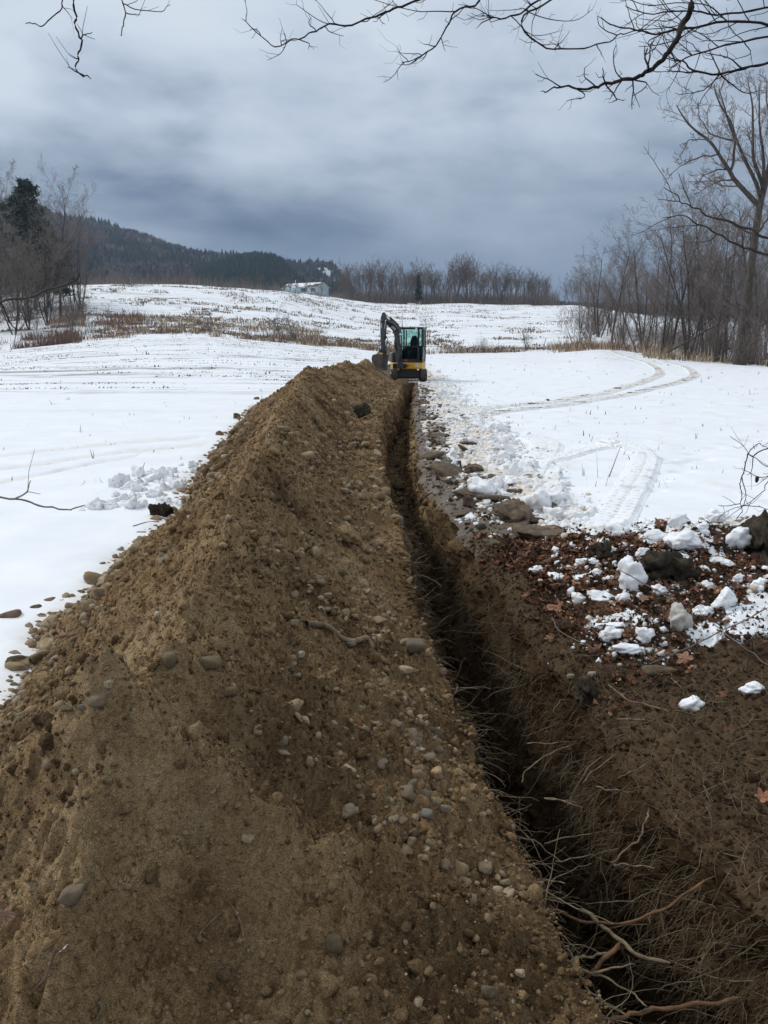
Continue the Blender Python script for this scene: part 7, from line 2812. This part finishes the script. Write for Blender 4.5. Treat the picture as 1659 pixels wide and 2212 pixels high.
bough([(1800, 90), (1700, 66), (1600, 46), (1500, 60), (1420, 72), (1380, 67), (1330, 60), (1290, 35)], 4.9, .012, .004, 'upper branch running level from the top right corner', [[(1600, 46), (1540, 20), (1480, 5), (1400, 12), (1340, -10)], [(1500, 60), (1450, 90), (1380, 100)], [(1420, 72), (1400, 90), (1410, 110)]], 10, 7, .35)
bough([(1800, 60), (1659, 78), (1560, 102), (1480, 130), (1440, 160)], 5.6, .012, .004, 'middle branch slanting down from the right edge of the sky', [[(1560, 102), (1520, 75), (1440, 40)], [(1600, 92), (1620, 115), (1580, 130)], [(1500, 122), (1470, 105)]], 9, 8, .35)
bough([(1800, -20), (1659, 18), (1560, 30), (1480, 22), (1400, 28), (1350, 12)], 6.0, .012, .004, 'branch lying along the top edge at the right corner', [[(1560, 30), (1520, 55), (1480, 80)], [(1480, 22), (1440, 45), (1380, 40)]], 10, 9, .4)
bough([(150, -60), (160, -4), (165, 40), (171, 72), (173, 100), (170, 122), (166, 145), (178, 158), (197, 171)], 3.4, .0065, .003, 'bare twig hanging straight down at the top left', [[(171, 72), (185, 74), (199, 70)], [(166, 145), (155, 150), (146, 145)], [(168, 130), (160, 126)]], 0, 10, .1)
bough([(150, -40), (137, 0), (122, 30), (92, 52), (72, 50), (55, 51)], 3.5, .004, .0025, 'thin twig curving left at the top left corner', [], 1, 11, .06)
bough([(255, -40), (266, 0), (268, 40), (264, 60), (259, 76)], 3.6, .004, .0025, 'short twig hanging right of the straight one at top left', [[(264, 2), (300, 20), (350, 23), (367, 10)], [(300, 20), (303, 32)]], 0, 12, .1)
bough([(1780, 575), (1700, 560), (1622, 542), (1595, 530), (1550, 505), (1512, 484), (1475, 465), (1430, 471)], 7.0, .018, .005, 'lower of two long branches reaching in from the right edge', [[(1550, 505), (1530, 520), (1480, 524)], [(1622, 542), (1600, 555)]], 3, 13, .5, BARK)
bough([(1780, 540), (1659, 514), (1610, 492), (1573, 477), (1518, 459), (1491, 444), (1466, 428), (1433, 403)], 7.4, .018, .005, 'upper of two long branches reaching in from the right edge', [[(1466, 428), (1440, 432), (1420, 432)], [(1497, 444), (1478, 407), (1467, 375)], [(1545, 468), (1570, 440)]], 4, 14, .5, BARK)
bough([(-120, 640), (-40, 660), (0, 655), (60, 641), (120, 622), (165, 600), (172, 588)], 1.7, .004, .002, 'blurred grey branch crossing the left edge below the wood', [[(0, 668), (20, 690), (45, 710), (52, 700)]], 0, 15, .1, BARK)
bough([(-120, 1062), (-30, 1071), (0, 1073), (48, 1080), (90, 1092), (130, 1101), (160, 1099), (183, 1091)], 2.0, .0045, .0025, 'grey purple twig reaching in over the snow from the left edge', [[(48, 1079), (58, 1060), (66, 1038)]], 0, 16, .1, PALEBARK)
# the vine tangle at the right edge
c8 = lambda a, b: (1481.3 + .124 * a, 877.8 + .124 * b)
vine = bough([c8(1900, 900), c8(1640, 860), c8(1433, 745), c8(1140, 860), c8(1075, 885), c8(1000, 1180), c8(930, 1340), c8(962, 1470), c8(960, 1670), c8(975, 1840), c8(890, 2000)], 4.3, .0055, .0028, 'dark tangled vine twigs hanging in at the right edge above the leaves',
             [[c8(1800, 1250), c8(1433, 1050), c8(1250, 920), c8(1130, 850), c8(980, 660), c8(765, 515)], [c8(1100, 880), c8(1270, 660), c8(1330, 670), c8(1433, 745)], [c8(1000, 1180), c8(1035, 1480), c8(1030, 1660), c8(975, 1740), c8(780, 1800), c8(610, 1910), c8(560, 2010)],
              [c8(1700, 1180), c8(1433, 1210), c8(1240, 1210), c8(1040, 1110), c8(980, 1070)], [c8(1335, 995), c8(1140, 1130), c8(1060, 1195)], [c8(1700, 1100), c8(1433, 1330), c8(1360, 1480), c8(1140, 1660), c8(1040, 1710), c8(840, 1865), c8(710, 1950)],
              [c8(1060, 1710), c8(1290, 1750), c8(1433, 1795), c8(1600, 1820)], [c8(770, 1785), c8(690, 1740), c8(565, 1718)], [c8(1500, 1365), c8(1230, 1380)]], 0, 17, .1)
V, F = lump(2, np.random.default_rng(5), q=4, flat=.5)
b_ = link('bud', mesh_from('bud', V * np.array([.008, .008, .026]) * 1.6, F), plain('bud_brown', (.06, .02, .015), .6, .3), None)
b_.parent = vine
b_.location = [float(c) for c in (at(*c8(1235, 1275), 4.3) - np.array(vine.location))]


# ------------------------------------------------------------------ air
def build_haze():
    m = bpy.data.materials.new('haze')
    m.use_nodes = True
    w = NT(m.node_tree)
    w.n.clear()
    out = w.new('ShaderNodeOutputMaterial')
    v = w.new('ShaderNodeVolumePrincipled')
    v.inputs['Color'].default_value = (.60, .76, 1.0, 1)
    v.inputs['Density'].default_value = 0.00021
    v.inputs['Anisotropy'].default_value = 0.2
    w.l.new(v.outputs[0], out.inputs['Volume'])
    zs = [(o.matrix_world @ Vector(c)).z for o in scene.objects if o.type == 'MESH' for c in o.bound_box]
    bm = bmesh.new()
    bmesh.ops.create_cube(bm, size=1.0)
    lo, hi = min(zs) - 1.0, max(max(zs), EYE) + 6
    for q in bm.verts:
        q.co = Vector((q.co.x * 9400, q.co.y * 4400 + 1700, lo if q.co.z < 0 else hi))
    me = bpy.data.meshes.new('haze')
    bm.to_mesh(me)
    bm.free()
    tag(link('haze', me, m), 'thin cold air that softens the far hills', 'haze', kind='stuff')


bpy.context.view_layer.update()
build_haze()
